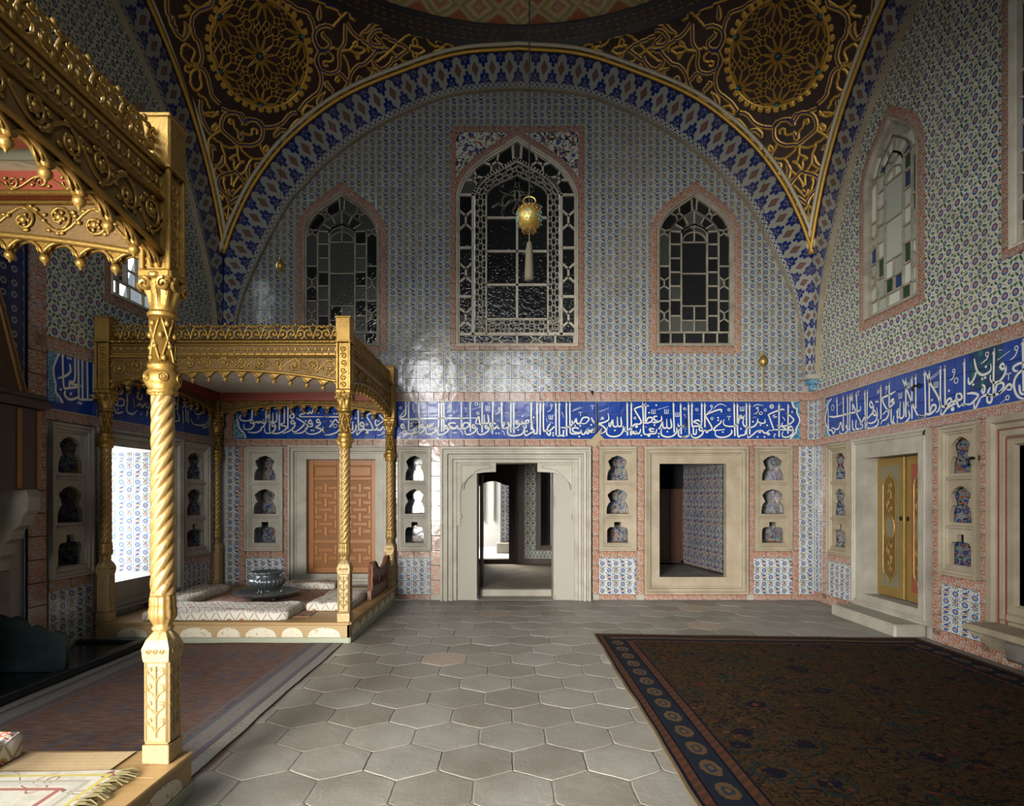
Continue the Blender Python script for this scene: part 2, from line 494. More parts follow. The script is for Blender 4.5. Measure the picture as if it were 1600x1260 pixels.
# blue inscription ground, and the replaced green-speckled tiles
e = E('cobalt_blue_tile'); n = e.noise(e.pos(), 4, 3, .6)
col = e.mix(n, (.004, .030, .20), (.010, .055, .32)); M['tile_blue'] = glaze(e, col, .0)
e = E('cobalt_green_tile'); n = e.noise(e.pos(), 9, 3, .7)
col = e.ramp(n, [(.40, (.004, .014, .10)), (.55, (.004, .05, .10)), (.66, (.008, .14, .10))]); M['tile_green'] = glaze(e, col, .0)
e = E('white_lettering_glaze'); M['letter'] = e.fin((.60, .61, .53), .16, 0, .5)
e = E('ochre_lettering_glaze'); M['letter_dull'] = e.fin((.33, .27, .17), .2)
e = E('turquoise_corner_tile'); n = e.voro(e.pos(), 55)
M['tile_turq'] = e.fin(e.ramp(n, [(.25, (.45, .5, .47)), (.45, (.03, .20, .33)), (.8, (.02, .10, .22))]), .15)
M['tile_darkblue'] = E('dark_blue_glaze').fin((.006, .012, .06), .2)
e = E('tile_joint_mortar'); M['mortar'] = e.fin((.33, .31, .26), .9)

# stones
def stone(name, c1, c2, c3, scale=3.0, rough=.55, bump=.25, stain=.5):
    e = E(name); P = e.pos()
    n = e.noise(P, scale, 6, .62); v = e.noise(P, scale*.35, 3, .55, dist=1.2)
    col = e.ramp(n, [(.30, c1), (.52, c2), (.72, c3)])
    col = e.mix(e.math('MULTIPLY', e.math('SUBTRACT', v, .5, clamp=True), stain*4), col, tuple(x*.55 for x in c1))
    fine = e.noise(P, scale*22, 3, .6)
    col = e.mix(e.math('MULTIPLY', fine, .22), col, (.25, .22, .18), 'MULTIPLY')
    return e.fin(col, e.math('MULTIPLY_ADD', n, .25, rough-.12), 0, .4, e.math('ADD', e.math('MULTIPLY', fine, .3), n), bump, .012)
M['marble'] = stone('weathered_grey_marble', (.29, .262, .208), (.365, .337, .275), (.43, .405, .34))
M['marble_warm'] = stone('warm_beige_stone', (.265, .215, .145), (.335, .28, .195), (.385, .33, .24))
M['marble_dark'] = stone('dark_marble', (.10, .09, .075), (.17, .155, .13), (.24, .22, .19))  # darker marble tone for passages, jambs and the fountain recess
M['plaster_old'] = stone('dusty_plaster_tracery', (.25, .22, .165), (.34, .305, .235), (.42, .385, .305), 6, .85)
M['plaster'] = stone('white_plaster_tracery', (.46, .41, .32), (.56, .51, .41), (.64, .60, .50), 6, .8)
M['plaster_wall'] = stone('pale_plaster', (.62, .60, .55), (.70, .69, .65), (.76, .75, .71), 1.5, .85)
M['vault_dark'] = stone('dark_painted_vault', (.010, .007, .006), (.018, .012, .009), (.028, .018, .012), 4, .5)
e = E('hexagonal_floor_stone'); P = e.pos(); r = e.rand()
n = e.noise(P, 2.4, 6, .65); f = e.noise(P, 40, 3, .6); pit = e.voro(P, 26)
col = e.ramp(e.math('ADD', e.math('MULTIPLY', n, .7), e.math('MULTIPLY', r, .3)), [(.25, (.20, .178, .145)), (.5, (.275, .255, .22)), (.72, (.345, .33, .295))])
col = e.mix(e.math('MULTIPLY', e.math('GREATER_THAN', r, .93), .4), col, (.42, .27, .17))
col = e.mix(e.math('MULTIPLY', f, .30), col, (.22, .20, .17), 'MULTIPLY')
col = e.mix(e.math('MULTIPLY', e.lt(pit, .09), .6), col, (.12, .10, .08))
M['floor'] = e.fin(col, e.math('MULTIPLY_ADD', n, .3, .32), 0, .35, e.math('ADD', n, e.math('MULTIPLY', f, .2)), .35, .015)
M['joint'] = E('floor_joint').fin((.20, .18, .15), .95)

# metals, wood, cloth
def gold(name, c1, c2, rough=.36, metal=.75, scale=30, bump=.5, bd=.006):
    e = E(name); P = e.pos()
    n = e.noise(P, scale, 4, .6); w = e.noise(P, 4.5, 4, .6)
    col = e.mix(w, c1, c2)
    col = e.mix(e.math('MULTIPLY', e.lt(n, .36), .55), col, tuple(x*.35 for x in c2))
    return e.fin(col, e.math('MULTIPLY_ADD', w, .22, rough-.1), metal, .5, n, bump, bd)
M['gold'] = gold('gilt_carving', (.40, .245, .060), (.21, .115, .023), .42, .70)
M['gold_pale'] = gold('pale_worn_gilding', (.42, .31, .155), (.31, .20, .072), .48, .35, 45, .4)
M['gold_shaft'] = gold('gilded_shaft', (.38, .25, .090), (.24, .135, .036), .42, .5, 40, .35)
M['gold_dark'] = gold('tarnished_gilding', (.34, .17, .045), (.17, .075, .02), .40, .55, 34, .6)
M['gold_dull'] = gold('dull_door_gilding', (.36, .235, .06), (.21, .125, .03), .5, .45, 40, .6)
M['gold_bg'] = gold('gilt_ground', (.20, .115, .032), (.105, .058, .016), .6, .3, 60, .6)
e = E('gold_leaf_paint'); n = e.noise(e.pos(), 7, 4, .6); M['gold_paint'] = e.fin(e.mix(n, (.46, .25, .035), (.66, .38, .055)), .42, .4, .5)
M['blue_paint'] = E('ultramarine_paint').fin((.012, .016, .12), .5)
M['turq_boss'] = E('turquoise_boss').fin((.015, .20, .25), .25)
M['cream_edge'] = E('cream_moulding').fin((.55, .48, .33), .4)
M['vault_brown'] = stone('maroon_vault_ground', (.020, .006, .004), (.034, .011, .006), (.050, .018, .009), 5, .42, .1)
def wood(name, c1, c2, scale=1.0, rough=.42, axis=2):
    e = E(name); P = e.pos(); st = [14*scale]*3; st[axis] = 1.2*scale
    n = e.noise(e.vec('MULTIPLY', P, tuple(st)), 2.2, 5, .6, dist=.6)
    return e.fin(e.mix(n, c1, c2), rough, 0, .4, n, .12, .01)
M['wood_door'] = wood('honey_oak', (.34, .122, .010), (.235, .078, .006))
M['wood_groove'] = E('dark_oak_groove').fin((.22, .078, .010), .6)
M['wood_inlay'] = wood('pale_oak_inlay', (.39, .15, .015), (.30, .11, .010), 1, .42, 0)
M['wood_plat'] = wood('platform_board', (.42, .27, .115), (.30, .18, .07), 1, .5, 0)
M['wood_dark'] = wood('dark_walnut', (.060, .032, .018), (.028, .014, .008))
M['wood_red'] = wood('red_brown_carving', (.20, .075, .04), (.11, .04, .022))
M['wood_shutter'] = wood('dark_red_shutter', (.075, .024, .012), (.035, .012, .007))
M['wood_paint'] = wood('ochre_painted_board', (.42, .295, .14), (.33, .22, .10), 1, .55, 0)
M['wood_green'] = E('grey_green_skirting').fin((.31, .33, .24), .6)
e = E('chipped_white_paint'); n = e.noise(e.pos(), 26, 4, .7); M['paint_white'] = e.fin(e.mix(e.math('GREATER_THAN', n, .60), (.62, .56, .43), (.34, .24, .13)), .6)
M['iron'] = E('blackened_iron').fin((.018, .016, .015), .5, .6)
e = E('tinned_metal'); n = e.noise(e.pos(), 22, 3, .6); M['tin'] = e.fin(e.mix(n, (.10, .115, .125), (.22, .245, .26)), .30, .75, .5, n, .15, .005)
M['brass'] = gold('old_brass', (.34, .24, .06), (.22, .14, .03), .38, .7, 60, .3)
M['black'] = E('dark_void').fin((.004, .004, .005), .9)
M['slate'] = E('polished_black_marble').fin((.012, .016, .021), .16, 0, .5)
M['hearth_green'] = stone('green_stained_marble', (.008, .018, .019), (.013, .028, .029), (.022, .04, .04), 5, .4)
def pane(name, c, rough=.1, bump=.5):
    e = E(name); P = e.pos(); n = e.noise(P, 26, 2, .5); r = e.rand()
    col = e.mix(e.math('MULTIPLY', r, .75), c, tuple(x*.30 for x in c))
    return e.fin(col, rough, 0, .5, n, bump, .02)
M['pane_dark'] = pane('dark_rippled_glass', (.020, .022, .022), .07, .45)
M['pane_grey'] = pane('clouded_grey_glass', (.085, .088, .076), .25, .3)
M['pane_blue'] = pane('blue_glass', (.02, .05, .16), .1)
M['pane_green'] = pane('green_glass', (.02, .06, .03), .1)
M['pane_pale'] = pane('clouded_pale_pane', (.60, .63, .52), .3, .15)
e = E('lit_clear_pane'); e.b.inputs['Transmission Weight'].default_value = 1.0; M['pane_clear'] = e.fin((.9, .95, .95), .05, 0, .3)

# textiles (UV in metres)
def ogee_cloth(name, ground, c1, c2, c3, s=.085):
    e = E(name); p = e.vec('SCALE', e.uv(), sc=1/s); q = e.sep(p)
    def cell(ox, oy):
        x = e.math('SUBTRACT', e.math('FRACT', e.math('ADD', q[0], ox)), .5)
        y = e.math('MULTIPLY', e.math('SUBTRACT', e.math('FRACT', e.math('ADD', e.math('MULTIPLY', q[1], .62), oy)), .5), 1.6)
        return e.vec('LENGTH', e.comb(x, y)), e.math('ADD', e.math('ABSOLUTE', x), e.math('ABSOLUTE', e.math('MULTIPLY', y, .64)))
    ra, da = cell(0, 0); rb, db = cell(.5, .5)
    col = ground
    col = e.mix(e.lt(e.math('ABSOLUTE', e.math('SUBTRACT', da, .5)), .055), col, c3)
    col = e.mix(e.lt(ra, .26), col, c1); col = e.mix(e.lt(ra, .16), col, c2); col = e.mix(e.lt(ra, .07), col, ground)
    col = e.mix(e.lt(rb, .15), col, c2); col = e.mix(e.lt(rb, .08), col, ground)
    wv = e.noise(e.uv(), 700, 1)
    return e.fin(col, .85, 0, .1, wv, .25, .002)
M['cushion'] = ogee_cloth('ogival_brocade', (.66, .62, .56), (.42, .31, .15), (.40, .10, .09), (.36, .32, .21), .15)
e = E('faded_red_kilim'); p = e.uv(); s = e.sep(p)
n = e.noise(e.vec('MULTIPLY', p, (5, 26, 1)), 1.6, 4, .7); n2 = e.noise(e.vec('MULTIPLY', p, (16, 60, 1)), 1.3, 3, .7)
col = e.ramp(n, [(.35, (.105, .056, .042)), (.5, (.16, .092, .070)), (.66, (.20, .14, .11))])
col = e.mix(e.math('GREATER_THAN', n2, .60), col, (.085, .11, .16)); col = e.mix(e.lt(n2, .33), col, (.26, .085, .055))
motif = e.vec('LENGTH', e.comb(e.math('MULTIPLY', e.math('SUBTRACT', e.math('FRACT', e.math('MULTIPLY', s[0], 2.4)), .5), .9), e.math('SUBTRACT', e.math('FRACT', e.math('MULTIPLY', s[1], 1.4)), .5)))
mm = e.math('MULTIPLY', e.lt(e.math('ABSOLUTE', e.math('SUBTRACT', motif, .2)), .07), e.math('GREATER_THAN', n2, .46))
col = e.mix(e.math('MULTIPLY', mm, .55), col, (.07, .09, .12))
# u runs across the runner, 1 = edge by the stone floor
edge = e.math('MINIMUM', s[0], e.math('SUBTRACT', 2.05, s[0]))
for a, b, c in ((.0, .09, (.24, .235, .21)), (.11, .14, (.10, .12, .15)), (.14, .27, (.20, .18, .165)), (.27, .30, (.10, .12, .15)), (.34, .37, (.12, .13, .15))):
    band = e.math('MULTIPLY', e.math('GREATER_THAN', edge, a), e.lt(edge, b))
    col = e.mix(e.math('MULTIPLY', band, e.math('GREATER_THAN', n2, .40)), col, c)
M['runner'] = e.fin(col, .95, 0, .05, e.noise(p, 300, 2), .3, .004)

e = E('dark_floral_carpet'); p = e.uv(); s = e.sep(p)
f = e.noise(p, 60, 3, .7)
col = e.mix(f, (0.0391, 0.0217, 0.0099), (0.0670, 0.0391, 0.0161))
m1 = e.voro(p, 2.6, 'Distance', 'F1', .6); m2 = e.voro(e.vec('ADD', p, (.37, .21, 0)), 4.2, 'Distance', 'F1', .7); nn = e.noise(p, 22, 3, .7)
w1 = e.math('ADD', m1, e.math('MULTIPLY', e.math('SUBTRACT', nn, .5), .35))
w2 = e.math('ADD', m2, e.math('MULTIPLY', e.math('SUBTRACT', nn, .5), .35))
col = e.mix(e.lt(w2, .22), col, (0.0893, 0.0236, 0.0143)); col = e.mix(e.lt(w2, .10), col, (0.0087, 0.0112, 0.0217)); col = e.mix(e.lt(w2, .05), col, (0.0812, 0.0546, 0.0273))
col = e.mix(e.lt(w1, .20), col, (0.0056, 0.0068, 0.0198)); col = e.mix(e.lt(w1, .09), col, (0.0980, 0.0347, 0.0198))
col = e.mix(e.lt(e.math('ABSOLUTE', e.math('SUBTRACT', w1, .34)), .03), col, (0.0174, 0.0304, 0.0279))
col = e.mix(e.lt(e.math('ABSOLUTE', e.math('SUBTRACT', nn, .5)), .02), col, (0.0155, 0.0112, 0.0074))
n4 = e.noise(p, 9, 1, .5, dist=1.2); col = e.mix(e.lt(e.math('ABSOLUTE', e.math('SUBTRACT', n4, .5)), .030), col, (.012, .010, .010))
m3 = e.voro(e.vec('ADD', p, (.11, .43, 0)), 8.0, 'Distance', 'F1', .9); col = e.mix(e.lt(m3, .17), col, (.090, .030, .018)); col = e.mix(e.lt(m3, .07), col, (.10, .07, .03))
m4 = e.voro(e.vec('ADD', p, (.71, .13, 0)), 9.5, 'Distance', 'F1', .9); col = e.mix(e.lt(m4, .14), col, (.012, .018, .030))
d = e.math('MINIMUM', e.math('MINIMUM', s[0], s[1]), e.math('SUBTRACT', 3.66, s[0]))
bord = e.lt(d, .40)
bc = e.mix(f, (0.0434, 0.0236, 0.0143), (0.0632, 0.0347, 0.0198))
mainb = e.math('MULTIPLY', e.math('GREATER_THAN', d, .11), e.lt(d, .31))
bc = e.mix(mainb, bc, (0.0130, 0.0161, 0.0236))
ax = e.math('SUBTRACT', e.math('FRACT', e.math('MULTIPLY', e.math('MAXIMUM', s[1], 0.0), 3.6)), .5); ay = e.math('MULTIPLY', e.math('SUBTRACT', d, .21), 6.0)
rr = e.vec('LENGTH', e.comb(ax, ay)); rr = e.math('ADD', rr, e.math('MULTIPLY', e.math('SUBTRACT', nn, .5), .3))
bc = e.mix(e.math('MULTIPLY', mainb, e.lt(rr, .36)), bc, (0.0924, 0.0564, 0.0260)); bc = e.mix(e.math('MULTIPLY', mainb, e.lt(rr, .2)), bc, (0.0217, 0.0304, 0.0434)); bc = e.mix(e.math('MULTIPLY', mainb, e.lt(rr, .1)), bc, (0.1085, 0.0595, 0.0217))
for a in (.03, .10, .31, .39):
    bc = e.mix(e.lt(e.math('ABSOLUTE', e.math('SUBTRACT', d, a)), .008), bc, (0.0056, 0.0068, 0.0130))
bc = e.mix(e.lt(d, .018), bc, (0.1302, 0.0980, 0.0546))
thin = e.math('MULTIPLY', e.any(e.math('MULTIPLY', e.math('GREATER_THAN', d, .04), e.lt(d, .09)), e.math('MULTIPLY', e.math('GREATER_THAN', d, .32), e.lt(d, .38))), e.lt(e.math('FRACT', e.math('MULTIPLY', e.math('ADD', s[0], s[1]), 11)), .45))
bc = e.mix(thin, bc, (0.0924, 0.0322, 0.0198))
col = e.mix(bord, col, bc)
M['carpet'] = e.fin(col, .95, 0, .05, e.noise(p, 260, 2), .4, .006)

e = E('pale_painted_cloth'); p = e.uv(); s = e.sep(p)
n = e.noise(p, 9, 4, .65); col = e.ramp(n, [(.35, (.40, .38, .31)), (.55, (.50, .48, .41)), (.7, (.52, .42, .38))])
n2 = e.noise(p, 4.0, 1, .5, dist=1.0)
col = e.mix(e.lt(e.math('ABSOLUTE', e.math('SUBTRACT', n2, .5)), .012), col, (.22, .10, .08))
dd = e.math('MINIMUM', s[0], s[1])
for a, c in ((.05, (.45, .38, .12)), (.11, (.34, .32, .26)), (.19, (.30, .12, .10)), (.14, (.42, .40, .35))):
    col = e.mix(e.lt(e.math('ABSOLUTE', e.math('SUBTRACT', dd, a)), .012), col, c)
M['cloth_pale'] = e.fin(col, .9, 0, .1, e.noise(p, 200, 2), .3, .004)
e = E('woven_straw_mat'); p = e.uv(); s = e.sep(p)
st = e.math('FRACT', e.math('MULTIPLY', s[0], 70)); n = e.noise(e.vec('MULTIPLY', p, (70, 4, 1)), 1, 2)
col = e.mix(n, (.42, .30, .16), (.56, .43, .26)); col = e.mix(e.lt(st, .22), col, (.24, .16, .08))
col = e.mix(e.lt(e.math('FRACT', e.math('MULTIPLY', s[1], 9)), .06), col, (.28, .18, .09))
M['straw'] = e.fin(col, .85, 0, .1, st, .4, .004)
e = E('red_platform_rug'); p = e.uv(); n = e.noise(e.vec('MULTIPLY', p, (6, 24, 1)), 2.2, 3, .65)
M['rug_red'] = e.fin(e.ramp(n, [(.36, (.22, .10, .065)), (.5, (.33, .19, .13)), (.62, (.46, .35, .29))]), .95, 0, .05)
M['fringe'] = E('olive_fringe').fin((.12, .10, .04), .9)
M['tassel'] = E('olive_tassel').fin((.055, .045, .026), .85)
# painted ceiling boards inside the canopies
e = E('painted_canopy_ceiling'); P = e.pos(); n = e.noise(P, 3.5, 4, .6, dist=1.0)
M['canopy_paint'] = e.fin(e.ramp(n, [(.36, (.16, .20, .15)), (.47, (.45, .40, .27)), (.55, (.52, .44, .30)), (.64, (.46, .28, .17))]), .5)
e = E('pale_canopy_ceiling'); P = e.pos(); n = e.noise(P, 3, 3, .6)
M['canopy_pale'] = e.fin(e.mix(n, (.52, .45, .36), (.60, .52, .43)), .6)
M['red_frieze'] = E('red_painted_frieze').fin((.22, .032, .014), .5)
e = E('painted_dome_ring'); s = e.sep(e.uv()); u = e.math('FRACT', s[0]); fu = e.math('ABSOLUTE', e.math('SUBTRACT', u, .5)); fv = e.math('ABSOLUTE', e.math('SUBTRACT', s[1], .5))
dd = e.math('ADD', fu, e.math('MULTIPLY', fv, .9)); n = e.noise(e.pos(), 9, 3, .7)
dd = e.math('ADD', dd, e.math('MULTIPLY', e.math('SUBTRACT', n, .5), .25))
col = e.ramp(dd, [(.08, (.40, .30, .20)), (.14, (.42, .14, .06)), (.30, (.55, .45, .26)), (.40, (.30, .22, .06)), (.55, (.50, .40, .24)), (.66, (.36, .12, .05))])
M['dome_ring'] = e.fin(col, .6, 0, .3, n, .5, .02)
# ------------------------------------------------------------------ the room: plan and wall frames
YB = 9.4; XR = 4.77; XC = .145; AH = 4.625; YC = YB-AH; YF = -.35
def XL(y): return -4.923+.045*y
def FB(u, h, z): return (u, YB-h, z)                 # back wall, u = x
def FR(u, h, z): return (XR-h, u, z)                 # right wall, u = y
def FL(u, h, z): return (XL(u)+h, u, z)              # left wall, u = y
def FF(u, h, z): return (u, YF+h, z)                 # wall behind the camera
# measured positions: photograph pixels turned into metres on each wall
def ub(px): return (px-795)/100.0
def zb(py): return EYE+(775-py)/100.0
def ur(px): return XR*FPX/(px-795)
def zr(px, py): return EYE+(775-py)*ur(px)/FPX
def ul(px): return 4.923/((795-px)/FPX+.045)
def zl(px, py): return EYE+(775-py)*ul(px)/FPX

def lerp_tab(tab, x):
    for (x0, y0), (x1, y1) in zip(tab, tab[1:]):
        if x <= x1: return y0+(y1-y0)*(x-x0)/(x1-x0)
    return tab[-1][1]
OUTER = cr([(0, 81), (95, 89), (183, 117), (276, 158), (355, 220), (407, 285), (440, 350), (459, 404)], 5)
INNER = cr([(0, 143), (60, 146), (121, 157), (215, 199), (290, 251), (339, 300), (361, 328), (394, 390), (422, 450), (437, 501), (443, 560), (443, 590)], 4)
OUT_M = [(d/100, zb(y)) for d, y in OUTER]; INN_M = [(d/100, zb(y)) for d, y in INNER]
Z_TIP = OUT_M[-1][1]; Z_APEX = OUT_M[0][1]; Z_FOOT = zb(590)

# ---------------- walls (bare wall behind the tiles), with openings cut out
def wall_sheet(name, frame, u0, u1, z0, z1, holes, label, mat='mortar', h=-.02):
    mb = MB(frame)
    us = sorted({u0, u1, *[x for q in holes for x in q[:2]]}); zs = sorted({z0, z1, *[x for q in holes for x in q[2:]]})
    us = [x for x in us if u0 <= x <= u1]; zs = [x for x in zs if z0 <= x <= z1]
    for a, b in zip(us, us[1:]):
        for c, d in zip(zs, zs[1:]):
            m, n = (a+b)/2, (c+d)/2
            if any(q[0] < m < q[1] and q[2] < n < q[3] for q in holes): continue
            mb.face([(a, h, c), (b, h, c), (b, h, d), (a, h, d)])
    return mb.build(name, M[mat], None, kind='structure', label=label)

Z_WIN0, Z_WIN1, Z_WINA = zb(541), zb(361), zb(299)        # side windows: sill, springing, apex
C_WIN = dict(cx=ub(808), zb=zb(541), hw=.95, zs=zb(302), za=zb(213))
B_HOLES = [(ub(479), ub(587), zb(897), zb(718)),             # wooden door
           (ub(745), ub(868), 0, zb(722)),                    # doorway
           (ub(1030), ub(1134), zb(902), zb(725)),            # window-door
           (ub(714), ub(902), zb(540), zb(214)), (ub(475), ub(591), zb(540), zb(300)), (ub(1027), ub(1146), zb(540), zb(300))]
NICHE_B = [(384, 443), (622, 672), (936, 994), (1178, 1237)]
for a, b in NICHE_B: B_HOLES.append((ub(a)+.06, ub(b)-.06, zb(852), zb(702)))
R_DOOR = (6.97, 8.03, .32, 2.13)
NICHE_R = [(8.41, 8.98), (6.09, 6.63)]
R_HOLES = [R_DOOR, (7.02, 8.06, 4.0, 6.3), (4.775-.94, 4.775+.94, 4.0, 7.2), (4.1, 5.5, .45, 2.45)]
for a, b in NICHE_R: R_HOLES.append((a+.06, b-.06, zb(852), zb(702)))
L_WIN = (6.95, 7.97, .62, 2.21)
NICHE_L = [(8.37, 9.03), (6.08, 6.66)]
L_HOLES = [L_WIN, (1.65, 2.75, .63, 2.2), (6.95, 8.05, 4.0, 6.3), (1.5, 2.6, 4.0, 6.3)]
for a, b in NICHE_L: L_HOLES.append((a+.06, b-.06, zb(852), zb(702)))
F_HOLES = [(-3.9, -1.1, .25, 3.0), (-.8, 1.1, 3.8, 6.4), (-3.1, -2.1, 4.0, 6.0), (2.4, 3.4, 4.0, 6.0)]  # first opening is made up, cut to pass and trim the low lamp's beam
wall_back = wall_sheet('wall_back', FB, XL(YB)-.1, XR+.1, 0, 8.8, B_HOLES, 'tiled back wall with three doorways and three arched windows')
wall_right = wall_sheet('wall_right', FR, YF-.1, YB+.1, 0, 8.8, R_HOLES, 'tiled right-hand wall with gilded doors and arched windows')
wall_left = wall_sheet('wall_left', FL, YF-.1, YB+.1, 0, 8.8, L_HOLES, 'shaded tiled left-hand wall behind the gilded canopies')
wall_front = wall_sheet('wall_front', FF, XL(0)-.3, XR+.1, 0, 8.8, F_HOLES, 'wall behind the viewer with high windows and an added low light opening', 'marble')

# ---------------- tile fields
def tile_mesh(frame, w, hh, mat, flip=0, joint=.0009, bev=.0022):
    mb = MB(lambda u, h, z: frame(u, h, z))
    a, b = w/2-joint, hh/2-joint
    o0 = Vector(frame(5, 0, 2))
    mb.map = lambda u, h, z: tuple(Vector(frame(5+u, h, 2+z))-o0)
    out = [(-a, -b), (a, -b), (a, b), (-a, b)]; inn = [(x*(1-bev/a), y*(1-bev/b)) for x, y in out]
    def uv(p):
        q = (p[0]/w+.5, p[1]/hh+.5)
        return ((1-q[0]) if flip & 1 else q[0], (1-q[1]) if flip & 2 else q[1])
    mb.face([(x, 0, z) for x, z in inn], [uv(p) for p in inn])
    for k in range(4):
        j = (k+1) % 4
        mb.face([(out[k][0], -.012, out[k][1]), (out[j][0], -.012, out[j][1]), (inn[j][0], 0, inn[j][1]), (inn[k][0], 0, inn[k][1])],
                [uv(out[k]), uv(out[j]), uv(inn[j]), uv(inn[k])])
    return mb.mesh('tile', mat)

def tile_field(parent, frame, reg, holes, cell, org, mat, name='wall_tile', limit=300, near=None, h=0.0):
    """lay tiles over convex region reg (list of (u,z)), leaving out convex holes"""
    HR = halfplanes(reg); HH = [halfplanes(q) for q in holes]
    cw, ch = cell
    us = [p[0] for p in reg]; zs = [p[1] for p in reg]
    i0, i1 = math.floor((min(us)-org[0])/cw), math.ceil((max(us)-org[0])/cw)
    j0, j1 = math.floor((min(zs)-org[1])/ch), math.ceil((max(zs)-org[1])/ch)
    full = []; cut = []
    for i in range(i0, i1):
        for j in range(j0, j1):
            a, c = org[0]+i*cw, org[1]+j*ch
            sq = [(a, c), (a+cw, c), (a+cw, c+ch), (a, c+ch)]
            if disjoint(sq, HR): continue
            hit = [H for H in HH if not disjoint(sq, H)]
            if inside(sq, HR) and not hit: full.append((i, j)); continue
            ps = [clip_in(sq, HR)]
            ps = [p for p in ps if p]
            for H in hit:
                ps = [x for p in ps for x in subtract(p, H)]
            for p in ps: cut.append((i, j, p))
    if near: full.sort(key=lambda t: near(org[0]+t[0]*cw, org[1]+t[1]*ch))
    me = {k: tile_mesh(frame, cw, ch, mat, k) for k in (0,)}
    for i, j in full[:limit]:
        link(name, me[0], parent, frame(org[0]+(i+.5)*cw, h, org[1]+(j+.5)*ch))
    if cut or len(full) > limit:
        mb = MB(frame)
        def uvof(i, j, p):
            q = ((p[0]-org[0])/cw-i, (p[1]-org[1])/ch-j)
            return q
        for i, j, p in cut: mb.face([(x, h-.001, z) for x, z in p], [uvof(i, j, q) for q in p])
        g = .0009
        for i, j in full[limit:]:
            a, c = org[0]+i*cw, org[1]+j*ch
            p = [(a+g, c+g), (a+cw-g, c+g), (a+cw-g, c+ch-g), (a+g, c+ch-g)]
            mb.face([(x, h, z) for x, z in p], [uvof(i, j, q) for q in p])
        mb.build('cut_tiles', mat, parent, kind='stuff')

ARCH_N = [(1, 0), (.885, .27), (.74, .46), (.5, .66), (.23, .84), (0, 1)]
def win_outline(cx, z0, hw, zs, za, d=0.0):
    h = hw-d; a = za-d*1.25; r = [(cx-h, z0+d), (cx+h, z0+d)]
    r += [(cx+h*x, zs+(a-zs)*y) for x, y in ARCH_N]
    r += [(cx-h*x, zs+(a-zs)*y) for x, y in reversed(ARCH_N[:-1])]
    return r

_strip_cache = {}
def strip(parent, frame, fk, p0, p1, w, mat='tile_red', L=.235, h=.006, name='border_tile'):
    """a row of border tiles between two points (horizontal or vertical), width w"""
    (a, c), (b, d) = p0, p1
    hor = abs(b-a) > abs(d-c); length = abs(b-a) if hor else abs(d-c)
    n = max(1, round(length/L)); ll = length/n
    key = (fk, hor, round(ll, 3), round(w, 3), mat)
    if key not in _strip_cache:
        o0 = Vector(frame(5, 0, 2)); mb = MB(lambda u, hh, z: tuple(Vector(frame(5+u, hh, 2+z))-o0))
        x, y = (ll/2-.0015, w/2-.0015) if hor else (w/2-.0015, ll/2-.0015)
        t = .004
        out = [(-x, -y), (x, -y), (x, y), (-x, y)]; inn = [(-x+t, -y+t), (x-t, -y+t), (x-t, y-t), (-x+t, y-t)]
        def uv(p): return (p[0]/ll+.5, p[1]/w+.5) if hor else (p[1]/ll+.5, p[0]/w+.5)
        mb.face([(u, 0, z) for u, z in inn], [uv(p) for p in inn])
        for k in range(4):
            j = (k+1) % 4
            mb.face([(out[k][0], -.014, out[k][1]), (out[j][0], -.014, out[j][1]), (inn[j][0], 0, inn[j][1]), (inn[k][0], 0, inn[k][1])], [uv(out[k]), uv(out[j]), uv(inn[j]), uv(inn[k])])
        _strip_cache[key] = mb.mesh('border_tile', M[mat])
    me = _strip_cache[key]
    for k in range(n):
        f = (k+.5)/n
        link(name, me, parent, frame(a+(b-a)*f, h, c+(d-c)*f))

def arch_strip(parent, frame, cx, z0, hw, zs, za, w, pieces=4, h=.006):
    """border tiles along the pointed head of a window, outside the outline"""
    def pt(x, y, d): return (cx+(hw+d)*x, zs+((za+d*1.25)-zs)*y)
    fine = cr(ARCH_N, 4)
    for sgn in (1, -1):
        N = len(fine)-1
        for k in range(pieces):
            i0, i1 = round(k*N/pieces), round((k+1)*N/pieces)
            mb = MB(frame); rows = []; uvr = []
            for i in range(i0, i1+1):
                x, y = fine[i]; x *= sgn
                rows.append([(pt(x, y, 0)[0], h, pt(x, y, 0)[1]), (pt(x, y, w)[0], h, pt(x, y, w)[1])])
                t = (i-i0)/(i1-i0); uvr.append([(t, 0), (t, 1)])
            mb.grid(rows, uvrows=uvr)
            for s_ in (0, 1): mb.grid([[r[s_], (r[s_][0], h-.014, r[s_][2])] for r in rows])
            mb.build('border_tile', M['tile_red'], parent)

def resample(poly, n):
    L = [0]
    for p, q in zip(poly, poly[1:]): L.append(L[-1]+math.hypot(q[0]-p[0], q[1]-p[1]))
    out = []; k = 0
    for i in range(n+1):
        t = L[-1]*i/n
        while k < len(L)-2 and L[k+1] < t: k += 1
        f = (t-L[k])/max(L[k+1]-L[k], 1e-9)
        out.append((poly[k][0]+(poly[k+1][0]-poly[k][0])*f, poly[k][1]+(poly[k+1][1]-poly[k][1])*f))
    return out

